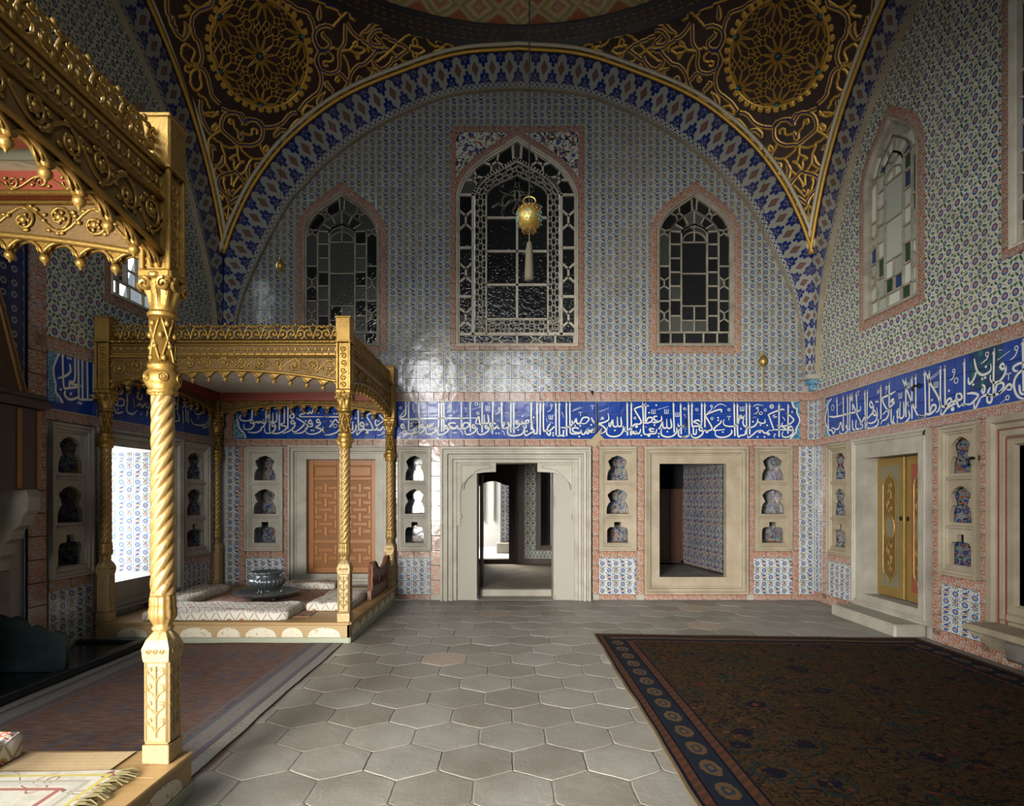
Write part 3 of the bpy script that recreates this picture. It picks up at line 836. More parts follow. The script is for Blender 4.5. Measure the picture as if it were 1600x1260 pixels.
def arch_band(parent, frame, c, umin=-99, umax=99):
    """tiled band along the great arch of one wall"""
    inn = [(-d, z) for d, z in reversed(INN_M)]+[(d, z) for d, z in INN_M[1:]]
    outm = OUT_M+[(4.6, Z_FOOT)]
    out = [(-d, z) for d, z in reversed(outm)]+[(d, z) for d, z in outm[1:]]
    N = 224; I = resample(inn, N); O = resample(out, N)
    def P(i, t): return (c+I[i][0]+(O[i][0]-I[i][0])*t, I[i][1]+(O[i][1]-I[i][1])*t)
    bands = [(.20, .93, 'tile_arch', 'arch_tile', 4, .060), (.035, .20, 'tile_thin', 'arch_border_tile', 4, .058)]
    for t0, t1, mat, nm, step, h in bands:
        for k in range(0, N, step):
            m = c+(I[k][0]+O[k][0])/2
            if not (umin <= m <= umax): continue
            mb = MB(frame); rows = []; uvr = []
            rep = 1 if mat == 'tile_arch' else 3
            for i in range(k, min(k+step, N)+1, 2):
                a, b = P(i, t0), P(i, t1); rows.append([(a[0], h, a[1]), (b[0], h, b[1])]); f = (i-k)/step*rep
                uvr.append([(f, 0), (f, 1)])
            mb.grid(rows, uvrows=uvr); mb.build(nm, M[mat], parent)
    ids = [i for i in range(N+1) if umin-.2 <= c+(I[i][0]+O[i][0])/2 <= umax+.2]
    for t0, t1, h, mat, nm in ((0, .035, .075, 'marble_warm', 'arch_moulding'), (.93, 1.0, .060, 'tile_darkblue', 'arch_edge_line')):
        mb = MB(frame)
        rows = [[(P(i, t0)[0], -.02, P(i, t0)[1]), (P(i, t0)[0], h, P(i, t0)[1]), (P(i, t1)[0], h, P(i, t1)[1]), (P(i, t1)[0], 0, P(i, t1)[1])] for i in ids]
        mb.grid(rows); mb.build(nm, M[mat], parent)
    # cream and gilt moulding along the outer edge
    mid = [i for i in ids if O[i][1] > Z_TIP-.02]
    for off, r, mat, nm, hm in ((-.015, .03, 'gold_paint', 'gilt_moulding', .09), (.040, .030, 'cream_edge', 'cream_moulding', .125)):
        mb = MB(frame); pts = []
        for i in mid:
            j0, j1 = max(i-1, 0), min(i+1, N); tx, tz = O[j1][0]-O[j0][0], O[j1][1]-O[j0][1]; L = math.hypot(tx, tz)
            pts.append((c+O[i][0]-tz/L*off, hm, O[i][1]+tx/L*off))
        if len(pts) > 1: mb.tube(pts, r, 6); mb.build(nm, M[mat], parent, smooth=True)

# back wall: field tiles inside the great arch
REG_B = [(XC+d, z) for d, z in INN_M[::-1]]; REG_B = [(XC-4.43, zb(613)), (XC+4.43, zb(613))]+[(XC+d, z) for d, z in INN_M[::-1]]+[(XC-d, z) for d, z in INN_M[1:]]
def hull_ok(poly):
    """drop points that break convexity"""
    from functools import cmp_to_key
    pts = sorted(set((round(x, 5), round(y, 5)) for x, y in poly))
    def half(ps):
        r = []
        for p in ps:
            while len(r) >= 2 and (r[-1][0]-r[-2][0])*(p[1]-r[-2][1])-(r[-1][1]-r[-2][1])*(p[0]-r[-2][0]) <= 0: r.pop()
            r.append(p)
        return r
    lo = half(pts); hi = half(pts[::-1]); return lo[:-1]+hi[:-1]
SW = [ub(533), ub(1086.5)]
H_B = [[(ub(703), zb(548)), (ub(913), zb(548)), (ub(913), zb(197)), (ub(703), zb(197))]]
for cx in SW: H_B.append(win_outline(cx, Z_WIN0, .60, Z_WIN1, Z_WINA, -.02))
tile_field(wall_back, FB, hull_ok(REG_B), H_B, (.212, .214), (ub(810)-.212*30.5, zb(613)), M['tile_a'],
           near=lambda u, z: abs(u-.2)+abs(z-4.0))
arch_band(wall_back, FB, XC)
# borders of the three windows
cwx = C_WIN['cx']
strip(wall_back, FB, 'B', (ub(703), zb(542.5)), (ub(913), zb(542.5)), .11)
strip(wall_back, FB, 'B', (ub(703), zb(202)), (ub(913), zb(202)), .10)
for x in (708, 908): strip(wall_back, FB, 'B', (ub(x), zb(537)), (ub(x), zb(207)), .10)
arch_strip(wall_back, FB, cwx, C_WIN['zb'], .95, C_WIN['zs'], C_WIN['za'], .10, 5, .007)
# scroll tiles in the two upper corners of the great window
for sgn in (-1, 1):
    mb = MB(FB); poly = [(cwx+sgn*.965, zb(207)), (cwx+sgn*.965, zb(300)), (cwx+sgn*.93, zb(290)), (cwx+sgn*.80, zb(264)), (cwx+sgn*.60, zb(245)), (cwx+sgn*.30, zb(222)), (cwx+sgn*.06, zb(207))]
    mb.face([(x, .002, z) for x, z in poly], [(x/.21, z/.21) for x, z in poly]); mb.build('spandrel_tile', M['tile_spandrel'], wall_back)
for cx in SW:
    for s_ in (-1, 1): strip(wall_back, FB, 'B', (cx+s_*.66, Z_WIN0-.12), (cx+s_*.66, Z_WIN1), .12)
    strip(wall_back, FB, 'B', (cx-.60, Z_WIN0-.06), (cx+.60, Z_WIN0-.06), .12)
    arch_strip(wall_back, FB, cx, Z_WIN0, .60, Z_WIN1, Z_WINA, .12)
# back wall: lower zone
ZB_T, ZB_B = zb(627), zb(687)       # inscription band
strip(wall_back, FB, 'B', (XL(YB), zb(620)), (XR, zb(620)), .14)
strip(wall_back, FB, 'B', (XL(YB), zb(692.5)), (XR, zb(692.5)), .11)
strip(wall_back, FB, 'B', (ub(1256), ZB_B), (ub(1256), ZB_T), .12)
strip(wall_back, FB, 'B', (ub(358), ZB_B), (ub(358), ZB_T), .12)
for a, b in ((373, 384), (443, 452), (611, 622), (673, 689), (922, 936), (995, 1006), (1167, 1178), (1237, 1248)):
    strip(wall_back, FB, 'B', (ub((a+b)/2), .08), (ub((a+b)/2), zb(698)), (b-a)/100)
for a, b in NICHE_B:
    strip(wall_back, FB, 'B', (ub(a), zb(867)), (ub(b), zb(867)), .11)
    strip(wall_back, FB, 'B', (ub(a), .045), (ub(b), .045), .09)
    w = (ub(b)-ub(a)); n = 3
    tile_field(wall_back, FB, [(ub(a), .09), (ub(b), .09), (ub(b), zb(872.5)), (ub(a), zb(872.5))], [], (.212, .214), (ub(a), .09), M['tile_dado'], 'dado_tile')
strip(wall_back, FB, 'B', (ub(1006), .045), (ub(1167), .045), .09)
strip(wall_back, FB, 'B', (ub(1237), .045), (XR, .045), .09); strip(wall_back, FB, 'B', (ub(352), .045), (ub(384), .045), .09); strip(wall_back, FB, 'B', (ub(443), .045), (ub(452), .045), .09)
for a, b in ((352, 373), (1248, 1272)):
    tile_field(wall_back, FB, [(ub(a), .09), (ub(b), .09), (ub(b), zb(698)), (ub(a), zb(698))], [], (.212, .214), (ub(a)+.02, .09), M['tile_dado'], 'dado_tile')
tile_field(wall_back, FB, [(ub(1262), ZB_B), (XR, ZB_B), (XR, ZB_T), (ub(1262), ZB_T)], [], (.212, .214), (ub(1262), ZB_B), M['tile_dado'], 'dado_tile')

# ---------------- right wall
def side_wall(parent, frame, fk, ulo, win_c, niches, frames, dado_lim):
    reg = [(ulo, zb(613)), (YB, zb(613)), (YB, Z_FOOT)]+[(YC+d, z) for d, z in INN_M[::-1] if YC+d > ulo]+[(ulo, INN_M[0][1])]
    holes = [win_outline(win_c, Z_WIN0, .53, Z_WIN1, Z_WINA, -.02)]
    holes.append([(YC-1.05, zb(548)), (YC+1.05, zb(548)), (YC+1.05, zb(197)), (YC-1.05, zb(197))])
    return hull_ok(reg), holes
regR, hR = side_wall(wall_right, FR, 'R', 4.4, 7.54, None, None, None)
tile_field(wall_right, FR, regR, hR, (.245, .24), (YB-.245*30, zb(613)), M['tile_b'], near=lambda u, z: u+abs(z-4)*.5)
arch_band(wall_right, FR, YC, 4.6, 99)
for s_ in (-1, 1): strip(wall_right, FR, 'R', (7.54+s_*.59, Z_WIN0-.12), (7.54+s_*.59, Z_WIN1), .12)
strip(wall_right, FR, 'R', (7.01, Z_WIN0-.06), (8.07, Z_WIN0-.06), .12); arch_strip(wall_right, FR, 7.54, Z_WIN0, .53, Z_WIN1, Z_WINA, .12)
strip(wall_right, FR, 'R', (YC+1.0, zb(537)), (YC+1.0, zb(207)), .10); strip(wall_right, FR, 'R', (YC-.2, zb(542.5)), (YC+1.05, zb(542.5)), .11)
strip(wall_right, FR, 'R', (4.4, zb(620)), (YB, zb(620)), .14); strip(wall_right, FR, 'R', (4.4, zb(692.5)), (YB, zb(692.5)), .11)
strip(wall_right, FR, 'R', (9.08, .08), (9.08, zb(698)), .13); strip(wall_right, FR, 'R', (9.13, ZB_B), (9.13, ZB_T), .12)
for a, b in ((8.33, 8.40), (6.64, 6.77), (5.96, 6.08)): strip(wall_right, FR, 'R', ((a+b)/2, .08), ((a+b)/2, zb(698)), b-a)
tile_field(wall_right, FR, [(9.15, .09), (YB, .09), (YB, zb(698)), (9.15, zb(698))], [], (.212, .214), (9.15, .09), M['tile_dado'], 'dado_tile')
tile_field(wall_right, FR, [(9.19, ZB_B), (YB, ZB_B), (YB, ZB_T), (9.19, ZB_T)], [], (.212, .214), (9.19, ZB_B), M['tile_dado'], 'dado_tile')
for a, b in NICHE_R:
    strip(wall_right, FR, 'R', (a, zb(867)), (b, zb(867)), .11)
    tile_field(wall_right, FR, [(a, .15), (b, .15), (b, zb(872.5)), (a, zb(872.5))], [], (.27, .19), (a, .15), M['tile_dado'], 'dado_tile')
strip(wall_right, FR, 'R', (4.4, .075), (6.77, .075), .15); strip(wall_right, FR, 'R', (8.33, .075), (YB, .075), .15)
# ---------------- left wall
regL, hL = side_wall(wall_left, FL, 'L', 5.82, 7.5, None, None, None)
tile_field(wall_left, FL, regL, hL, (.245, .24), (YB-.245*30, zb(613)), M['tile_b'], near=lambda u, z: u+abs(z-4)*.5)
arch_band(wall_left, FL, YC, 4.6, 99)
for s_ in (-1, 1): strip(wall_left, FL, 'L', (7.5+s_*.59, Z_WIN0-.12), (7.5+s_*.59, Z_WIN1), .12)
strip(wall_left, FL, 'L', (6.97, Z_WIN0-.06), (8.03, Z_WIN0-.06), .12); arch_strip(wall_left, FL, 7.5, Z_WIN0, .53, Z_WIN1, Z_WINA, .12)
strip(wall_left, FL, 'L', (5.9, zb(620)), (YB, zb(620)), .14); strip(wall_left, FL, 'L', (5.7, zb(692.5)), (YB, zb(692.5)), .11)
strip(wall_left, FL, 'L', (5.93, .08), (5.93, 4.9), .24)
mb = MB(FL); mb.tube([(5.80, .012, .1), (5.80, .012, 6.4)], .013, 8); mb.build('blue_corner_bead', M['tile_darkblue'], wall_left, smooth=True)
tile_field(wall_left, FL, [(4.9, 1.9), (5.78, 1.9), (5.78, 6.6), (4.9, 6.6)], [], (.24, .24), (4.9, 1.9), M['tile_bluefield'], 'blue_wall_tile')
for a, b in ((9.03, 9.13), (8.29, 8.37), (6.66, 6.74)): strip(wall_left, FL, 'L', ((a+b)/2, .08), ((a+b)/2, zb(698)), b-a)
tile_field(wall_left, FL, [(9.13, .19), (YB, .19), (YB, zb(698)), (9.13, zb(698))], [], (.212, .214), (9.13, .19), M['tile_dado'], 'dado_tile')
for a, b in NICHE_L:
    strip(wall_left, FL, 'L', (a, zb(867)), (b, zb(867)), .11)
    tile_field(wall_left, FL, [(a, .1), (b, .1), (b, zb(872.5)), (a, zb(872.5))], [], (.24, .22), (a, .1), M['tile_dado'], 'dado_tile')

# corbels in the two back corners, under the feet of the great arches
def corbel(name, x, sx, label):
    t = thing(name, (x, YB, zb(612)), label, 'corbel')
    for (a, b, c, d) in ((.10, .10, zb(612), zb(600)), (.15, .15, zb(603), zb(594)), (.20, .20, zb(596), zb(588))):
        mb = MB(); mb.box(x, x-sx*a, YB-b, YB, c, d, .006); mb.build('corbel_tier', M['tile_turq'] if a < .2 else M['marble'], t)
corbel('arch_corbel', XR, 1, 'blue tiled corbel in the far right corner under the arches')
corbel('arch_corbel', XL(YB), -1, 'blue tiled corbel in the far left corner behind the gilded canopy')

# ---------------- pendentives, ring and dome
ZTAB = [(z, d) for d, z in OUT_M][::-1]           # height -> half width of the arch
def w_of(z): return lerp_tab(ZTAB, max(Z_TIP, min(z, Z_APEX-1e-4)))
A_P = AH-.055
def pend_r(z): return sqrt(w_of(z)**2+A_P**2)
def pend_pt(z, th, off=0.0):
    r = pend_r(z)-off; return (XC+r*cos(th), YC+r*sin(th), z)
def pendentive(name, base, label):
    mb = MB(); rows = []
    NZ = 40
    for j in range(NZ+1):
        z = Z_TIP+(Z_APEX-Z_TIP)*(1-(1-j/NZ)**1.6); w = min(w_of(z), A_P); a0 = atan2(w, A_P)
        a1 = pi/2-a0
        rows.append([pend_pt(z, base+a0+(a1-a0)*k/24) for k in range(25)])
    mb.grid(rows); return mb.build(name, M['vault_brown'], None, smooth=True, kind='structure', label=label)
pend_r_o = pendentive('pendentive', 0, 'dark red painted pendentive with gilded roundel over the right back corner')
pend_l_o = pendentive('pendentive', pi/2, 'dark red painted pendentive with gilded roundel over the left back corner')
pendentive('pendentive', pi, 'painted pendentive over the front left corner'); pendentive('pendentive', 1.5*pi, 'painted pendentive over the front right corner')
ring = thing('dome_ring', (XC, YC, Z_APEX), 'dark fretted cornice and painted ring at the foot of the dome', kind='structure')
mb = MB(); mb.lathe([(A_P+.02, Z_APEX-.03), (A_P-.03, Z_APEX), (A_P-.03, Z_APEX+.30), (A_P-.07, Z_APEX+.33)], (XC, YC, 0), 96, caps=False); mb.build('fretted_frieze', M['vault_dark'], ring, smooth=True)
mb = MB()     # raised fret on the frieze
for k in range(70):
    th = pi*.18+pi*.64*k/69
    def q(a, z): return (XC+(A_P-.042)*cos(th+a), YC+(A_P-.042)*sin(th+a), Z_APEX+z)
    g = .0098
    for pts in ([q(-g, .08), q(g*.6, .08), q(g*.6, .15), q(-g*.5, .15)], [q(g, .24), q(-g*.6, .24), q(-g*.6, .18), q(g*.5, .18)]): mb.tube(pts, .009, 4)
mb.build('fret_relief', M['gold_dark'], ring)
mb = MB(); rows = []; uvr = []; NS = 160
for r, z, v in ((A_P-.05, .34, 0), (A_P-.22, .44, .5), (A_P-.36, .58, 1.0)):
    rows.append([(XC+r*cos(2*pi*k/NS), YC+r*sin(2*pi*k/NS), Z_APEX+z) for k in range(NS+1)]); uvr.append([(k/NS*46, v) for k in range(NS+1)])
mb.grid(rows, uvrows=uvr); mb.build('painted_ring', M['dome_ring'], ring, smooth=True)
mb = MB(); mb.lathe([(A_P-.36, Z_APEX+.58), (A_P-.36, Z_APEX+.75), (A_P-.45, Z_APEX+1.6), (A_P-1.1, Z_APEX+2.8), (A_P-2.2, Z_APEX+3.7), (A_P-3.5, Z_APEX+4.2), (.01, Z_APEX+4.4)], (XC, YC, 0), 64, caps=False)
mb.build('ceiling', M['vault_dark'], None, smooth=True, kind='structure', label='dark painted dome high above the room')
mb = MB(); NS = 64
rows = [[(XC+(A_P)*cos(2*pi*k/NS), YC+(A_P)*sin(2*pi*k/NS), Z_APEX+.36) for k in range(NS)], [(XC+7.6*cos(2*pi*k/NS), YC+7.6*sin(2*pi*k/NS), Z_APEX+.36) for k in range(NS)]]
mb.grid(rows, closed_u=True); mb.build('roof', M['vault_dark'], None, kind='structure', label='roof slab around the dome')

# ---------------- floor of hexagonal stones
floor = None
mb = MB(); mb.face([(-6.8, -.6, -.004), (6, -.6, -.004), (6, 9.42, -.004), (-6.8, 9.42, -.004)])
floor = mb.build('floor', M['joint'], None, kind='structure', label='worn grey floor paved with hexagonal stones')
HEXW = .445; HR_ = HEXW/2/cos(pi/6)
hexm = []
for v in range(10):          # worn stones: jittered rims, chipped corners, slightly dished faces
    mb = MB(); rnd = random.Random(v*7+1); NP = 30
    rim0, rim1 = [], []
    for k in range(NP):
        sd = k//5; f = (k % 5)/5
        a0, a1 = pi/6+sd*pi/3, pi/6+(sd+1)*pi/3
        x, y = HR_*((1-f)*cos(a0)+f*cos(a1)), HR_*((1-f)*sin(a0)+f*sin(a1)); r = math.hypot(x, y)
        g = .0018+rnd.random()*.0028+(rnd.random()*.008 if k % 5 == 0 else 0); q = .002+rnd.random()*.005
        rim0.append((x*(1-g/r), y*(1-g/r), -.0045)); rim1.append((x*(1-(g+q)/r), y*(1-(g+q)/r), -.0003-rnd.random()*.0010))
    rim2 = [(x*.72, y*.72, (rnd.random()-.5)*.0012) for x, y, z in rim1]
    mb.grid([rim0, rim1, rim2], closed_u=True); mb.face(rim2)
    hexm.append(mb.mesh('floor_stone', M['floor']))
row = 0; y = 1.0
while y < YB+.3:
    x = -2.2+(HEXW/2 if row & 1 else 0)
    while x < XR+.2:
        vis = not (x > 1.35 and y < 6.75) and not (x < -2.05 and y < 9.4)
        if vis:
            poly = [(x+HR_*cos(pi/6+k*pi/3), y+HR_*sin(pi/6+k*pi/3)) for k in range(6)]
            box = [(-9, -9), (XR, -9), (XR, YB), (-9, YB)]
            if inside(poly, halfplanes(box)):
                link('floor_stone', hexm[random.randrange(10)], floor, (x, y, random.uniform(-.0015, .0015)))
            else:
                p = clip_in([(x+(HR_-.006)*cos(pi/6+k*pi/3), y+(HR_-.006)*sin(pi/6+k*pi/3)) for k in range(6)], halfplanes(box))
                if p:
                    m2 = MB(); m2.face([(a, b, 0) for a, b in p]); m2.build('floor_stone', M['floor'], floor)
        x += HEXW
    y += HEXW*cos(pi/6); row += 1
# ------------------------------------------------------------------ moulded stone frames
def mould(mb, u0, u1, z0, z1, prof, bottom=True):
    """nested rectangular loops; prof = [(inset, height)]"""
    loops = []
    for d, h in prof:
        zz = z0+d if bottom else z0
        loops.append([(u0+d, h, zz), (u0+d, h, z1-d), (u1-d, h, z1-d), (u1-d, h, zz)])
    for A, B in zip(loops, loops[1:]):
        for k in range(4 if bottom else 3):
            j = (k+1) % 4
            mb.face([A[k], A[j], B[j], B[k]])
def reveal(mb, u0, u1, z0, z1, h0, h1):
    P = [(u0, z0), (u1, z0), (u1, z1), (u0, z1)]
    for k in range(4):
        (a, b), (c, d) = P[k], P[(k+1) % 4]; mb.face([(a, h0, b), (c, h0, d), (c, h1, d), (a, h1, b)])

# ------------------------------------------------------------------ three-tier wall niches
OGEE = [(0, 1), (.12, .99), (.27, .96), (.36, .88), (.43, .80), (.47, .67), (.52, .68), (.58, .74), (.64, .80), (.70, .86), (.76, .90), (.80, .84), (.84, .74), (.86, .64), (.90, .60), (.93, .44), (.96, .26), (.985, .08), (1, 0.001)]
BURSA = [(0, 1), (.55, 1), (.66, .96), (.72, .86), (.76, .74), (.765, .32), (1, .32)]
def niche(frame, u0, u1, label, mat='marble_warm', ztop=None):
    z1 = zb(700); z0 = zb(861); uc = (u0+u1)/2; w = u1-u0
    t = thing('wall_niche', frame(uc, 0, z0), label, 'niche', 'stone niches set in the tiled walls')
    mb = MB(frame); mould(mb, u0, u1, z0, z1, [(0, -.01), (0, .045), (.022, .045), (.028, .03), (.06, .03), (.07, .012), (.085, .012), (.092, -.004)])
    mb.build('frame', M[mat], t)
    a, b = u0+.09, u1-.09; hw = (b-a)/2*.82
    tiers = [(zb(751), zb(712), OGEE, 1.0), (zb(803.5), zb(764.3), OGEE, 1.06), (zb(850), zb(816), BURSA, 1.0)]
    edges = [z1-.09, zb(757.5), zb(809.5), z0+.09]
    for k, (zz0, zz1, prof, sc) in enumerate(tiers):
        mb = MB(frame); hi, lo = edges[k], edges[k+1]
        L = [(zz0+(zz1-zz0)*tt, hw*sc*ww) for tt, ww in prof]
        for (za, wa), (zc, wc) in zip(L, L[1:]):
            for s in (-1, 1):
                e_ = a if s < 0 else b
                if abs(zc-za) > 1e-6: mb.face([(e_, -.004, za), (uc+s*wa, -.004, za), (uc+s*wc, -.004, zc), (e_, -.004, zc)])
                mb.face([(uc+s*wa, -.004, za), (uc+s*wa, -.05, za), (uc+s*wc, -.05, zc), (uc+s*wc, -.004, zc)])
        mb.face([(a, -.004, zz1), (b, -.004, zz1), (b, -.004, hi), (a, -.004, hi)])
        mb.face([(a, -.004, lo), (b, -.004, lo), (b, -.004, zz0), (a, -.004, zz0)])
        mb.face([(a, -.004, zz0), (b, -.004, zz0), (b, -.42, zz0), (a, -.42, zz0)])
        pn = mb.build('niche_panel', M[mat], t)
        rc = MB(frame); dep = -.42; q = .27
        top = min(zz1+.02, hi)
        def uvf(x, z): return (x/q, z/q)
        rc.face([(a, dep, zz0), (b, dep, zz0), (b, dep, top), (a, dep, top)], [uvf(a, zz0), uvf(b, zz0), uvf(b, top), uvf(a, top)])
        for e_ in (a, b):
            rc.face([(e_, -.05, zz0), (e_, dep, zz0), (e_, dep, top), (e_, -.05, top)], [uvf(.05+e_, zz0), uvf(.35+e_, zz0), uvf(.35+e_, top), uvf(.05+e_, top)])
        rc.face([(a, -.05, top), (b, -.05, top), (b, dep, top), (a, dep, top)])
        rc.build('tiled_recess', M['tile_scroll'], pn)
        sh = MB(frame); sh.box(a-.01, b+.01, -.01, .022, lo-.004, lo+.022, .006); sh.box(a+.02, b-.02, -.01, .012, lo+.022, lo+.036, .004); sh.build('shelf', M[mat], t)
    return t
niche(FB, ub(384), ub(443), 'three-tier stone niche left of the honey-coloured wooden door', 'marble')
niche(FB, ub(621), ub(674), 'three-tier stone niche between the gilded canopy and the central doorway', 'marble')
niche(FB, ub(936), ub(994), 'three-tier stone niche just right of the central doorway')
niche(FB, ub(1178), ub(1237), 'three-tier stone niche nearest the right corner on the back wall')
niche(FR, 8.41, 8.98, 'three-tier stone niche on the right wall left of the gilded doors')
niche(FR, 6.09, 6.63, 'three-tier stone niche between the gilded doors and the wall fountain')
niche(FL, 8.37, 9.03, 'small three-tier stone niche on the left wall inside the far canopy', 'marble')
niche(FL, 6.08, 6.66, 'dark three-tier stone niche beside the fireplace hood', 'marble')

# ------------------------------------------------------------------ doors and openings of the back wall
FRAME_P = [(0, -.01), (0, .075), (.03, .075), (.034, .045), (.055, .045), (.059, .075), (.085, .07), (.092, .03), (.112, .03), (.12, .02)]
# wooden double door behind the far canopy
d1 = thing('door_1', (ub(532), YB, zb(912)), 'honey-coloured wooden double door with interlaced inlay in a stone frame', kind='structure')
mb = MB(FB); mould(mb, ub(452), ub(611), zb(912), zb(697), FRAME_P+[(.12, .02)])
u0, u1, z0, z1 = ub(452)+.12, ub(611)-.12, zb(912)+.12, zb(697)-.12
o = (ub(479), ub(587), zb(897), zb(718))
for q in ((u0, o[0], z0, z1), (o[1], u1, z0, z1), (o[0], o[1], o[3], z1), (o[0], o[1], z0, o[2])):
    mb.face([(q[0], .02, q[2]), (q[1], .02, q[2]), (q[1], .02, q[3]), (q[0], .02, q[3])])
reveal(mb, *o, .02, -.16); mb.build('door_frame', M['marble'], d1)
for s in (0, 1):
    a = o[0]+.002+s*(o[1]-o[0])/2; b = a+(o[1]-o[0])/2-.004
    lf = MB(FB); lf.box(a, b, -.15, -.105, o[2]+.005, o[3]-.005, .004); leaf = lf.build('door_leaf', M['wood_groove'], d1)
    st = .085
    rails = [(o[2], o[2]+.10), (o[2]+.46, o[2]+.54), (o[3]-.33, o[3]-.27), (o[3]-.10, o[3])]
    sm = MB(FB)
    for r0, r1 in rails: sm.box(a+st, b-st, -.107, -.088, r0+.006, r1-.006, .004)
    sm.box(a+.004, a+st, -.107, -.086, o[2]+.006, o[3]-.006, .004); sm.box(b-st, b-.004, -.107, -.086, o[2]+.006, o[3]-.006, .004)
    sm.build('stile', M['wood_door'], leaf)
    tp = MB(FB); tp.box(a+st+.012, b-st-.012, -.106, -.094, o[3]-.258, o[3]-.112, .008); tp.build('top_panel', M['wood_door'], leaf)
    uc = (a+b)/2; W_ = (b-a)/2-st
    def blk(x, z, w, hh):
        m2 = MB(FB); m2.box(uc+x-w/2, uc+x+w/2, -.106, -.094, z-hh/2, z+hh/2, .003); m2.build('inlay_block', M['wood_inlay'] if hh > w else M['wood_door'], leaf)
    for base, rows_ in ((o[2]+.545, 4), (o[2]+.105, 1)):
        span = (o[3]-.335-base) if rows_ == 4 else .35
        cell = span/(rows_ if rows_ == 4 else 1.35)
        for r in range(rows_+1):
            zc = base+cell*(r+.5) if r < rows_ else base+cell*rows_
            if r < rows_:
                blk(0, zc, .048, cell*.60); blk(-W_*.61, zc, W_*.70, .056); blk(W_*.61, zc, W_*.70, .056)
            zz = base+cell*r
            if base+.03 < zz+.02 < base+span: blk(0, max(zz, base+.03), W_*1.25, .058); blk(-W_*.83, max(zz, base+.05), .040, cell*.56); blk(W_*.83, max(zz, base+.05), .040, cell*.56)
# window-door with a dark passage
d2 = thing('door_2', (ub(1086), YB, zb(928)), 'dark open window in a moulded stone frame right of the central doorway', kind='structure')
mb = MB(FB); mould(mb, ub(1006), ub(1167), zb(928), zb(700), FRAME_P)
u0, u1, z0, z1 = ub(1006)+.12, ub(1167)-.12, zb(928)+.12, zb(700)-.12; o = (ub(1030), ub(1134), zb(902), zb(725))
for q in ((u0, o[0], z0, z1), (o[1], u1, z0, z1), (o[0], o[1], o[3], z1), (o[0], o[1], z0, o[2])):
    mb.face([(q[0], .02, q[2]), (q[1], .02, q[2]), (q[1], .02, q[3]), (q[0], .02, q[3])])
reveal(mb, *o, .02, -.10); mb.build('door_frame', M['marble_warm'], d2)
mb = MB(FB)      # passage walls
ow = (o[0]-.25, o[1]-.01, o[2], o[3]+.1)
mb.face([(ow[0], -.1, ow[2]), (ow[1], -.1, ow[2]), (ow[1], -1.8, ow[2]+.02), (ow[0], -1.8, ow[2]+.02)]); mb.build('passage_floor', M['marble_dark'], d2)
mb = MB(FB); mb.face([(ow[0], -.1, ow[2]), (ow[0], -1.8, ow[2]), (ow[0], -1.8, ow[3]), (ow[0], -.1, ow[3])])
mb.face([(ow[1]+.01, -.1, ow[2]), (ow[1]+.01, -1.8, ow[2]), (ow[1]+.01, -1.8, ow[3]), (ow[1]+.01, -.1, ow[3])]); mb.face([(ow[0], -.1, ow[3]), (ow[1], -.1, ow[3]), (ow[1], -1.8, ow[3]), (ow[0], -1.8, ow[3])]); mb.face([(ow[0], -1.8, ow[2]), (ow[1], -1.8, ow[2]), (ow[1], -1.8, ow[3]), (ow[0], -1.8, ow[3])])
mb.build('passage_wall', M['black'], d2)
mb = MB(FB); a0 = (ow[1], -.1); a1 = (ow[1]-.22, -1.5); L = math.hypot(a1[0]-a0[0], a1[1]-a0[1])
q = .24
for i in range(6):
    for j in range(8):
        f0, f1 = i*q/L, min((i+1)*q/L, 1); za, zc = ow[2]+.05+j*q, min(ow[2]+.05+(j+1)*q, ow[3])
        if f0 >= 1 or za >= ow[3]: continue
        m2 = MB(FB); m2.face([(a0[0]+(a1[0]-a0[0])*f0+.001, a0[1]+(a1[1]-a0[1])*f0-.001, za+.002), (a0[0]+(a1[0]-a0[0])*f1, a0[1]+(a1[1]-a0[1])*f1, za+.002), (a0[0]+(a1[0]-a0[0])*f1, a0[1]+(a1[1]-a0[1])*f1, zc), (a0[0]+(a1[0]-a0[0])*f0, a0[1]+(a1[1]-a0[1])*f0, zc)], [(0, 0), (1, 0), (1, 1), (0, 1)])
        m2.build('jamb_tile', M['tile_scroll'], d2)  # darker tile stands in for shade that the lamps do not leave here
shx0, shx1 = ow[0], o[0]+.82; sz0, sz1 = ow[2]+.10, ow[2]+1.35
sh = MB(FB); sh.box(shx0, shx1, -1.62, -1.56, sz0-.05, sz1+.05, .004); shut = sh.build('shutter', M['wood_shutter'], d2)
fr = MB(FB); fr.box(shx0, shx1, -1.565, -1.52, sz0-.05, sz0, .005); fr.box(shx1-.05, shx1, -1.565, -1.52, sz0-.05, sz1+.05, .005); fr.build('shutter_frame', M['wood_shutter'], shut)
sl = MB(FB)
for i in range(5): sl.box(shx0+.08+i*.19, shx0+.11+i*.19, -1.565, -1.535, sz0, sz1)
for j in range(22): sl.box(shx0+.46, shx0+.66, -1.565, -1.54, sz0+.05+j*.055, sz0+.075+j*.055)
sl.build('lattice', M['wood_shutter'], shut, kind='stuff')

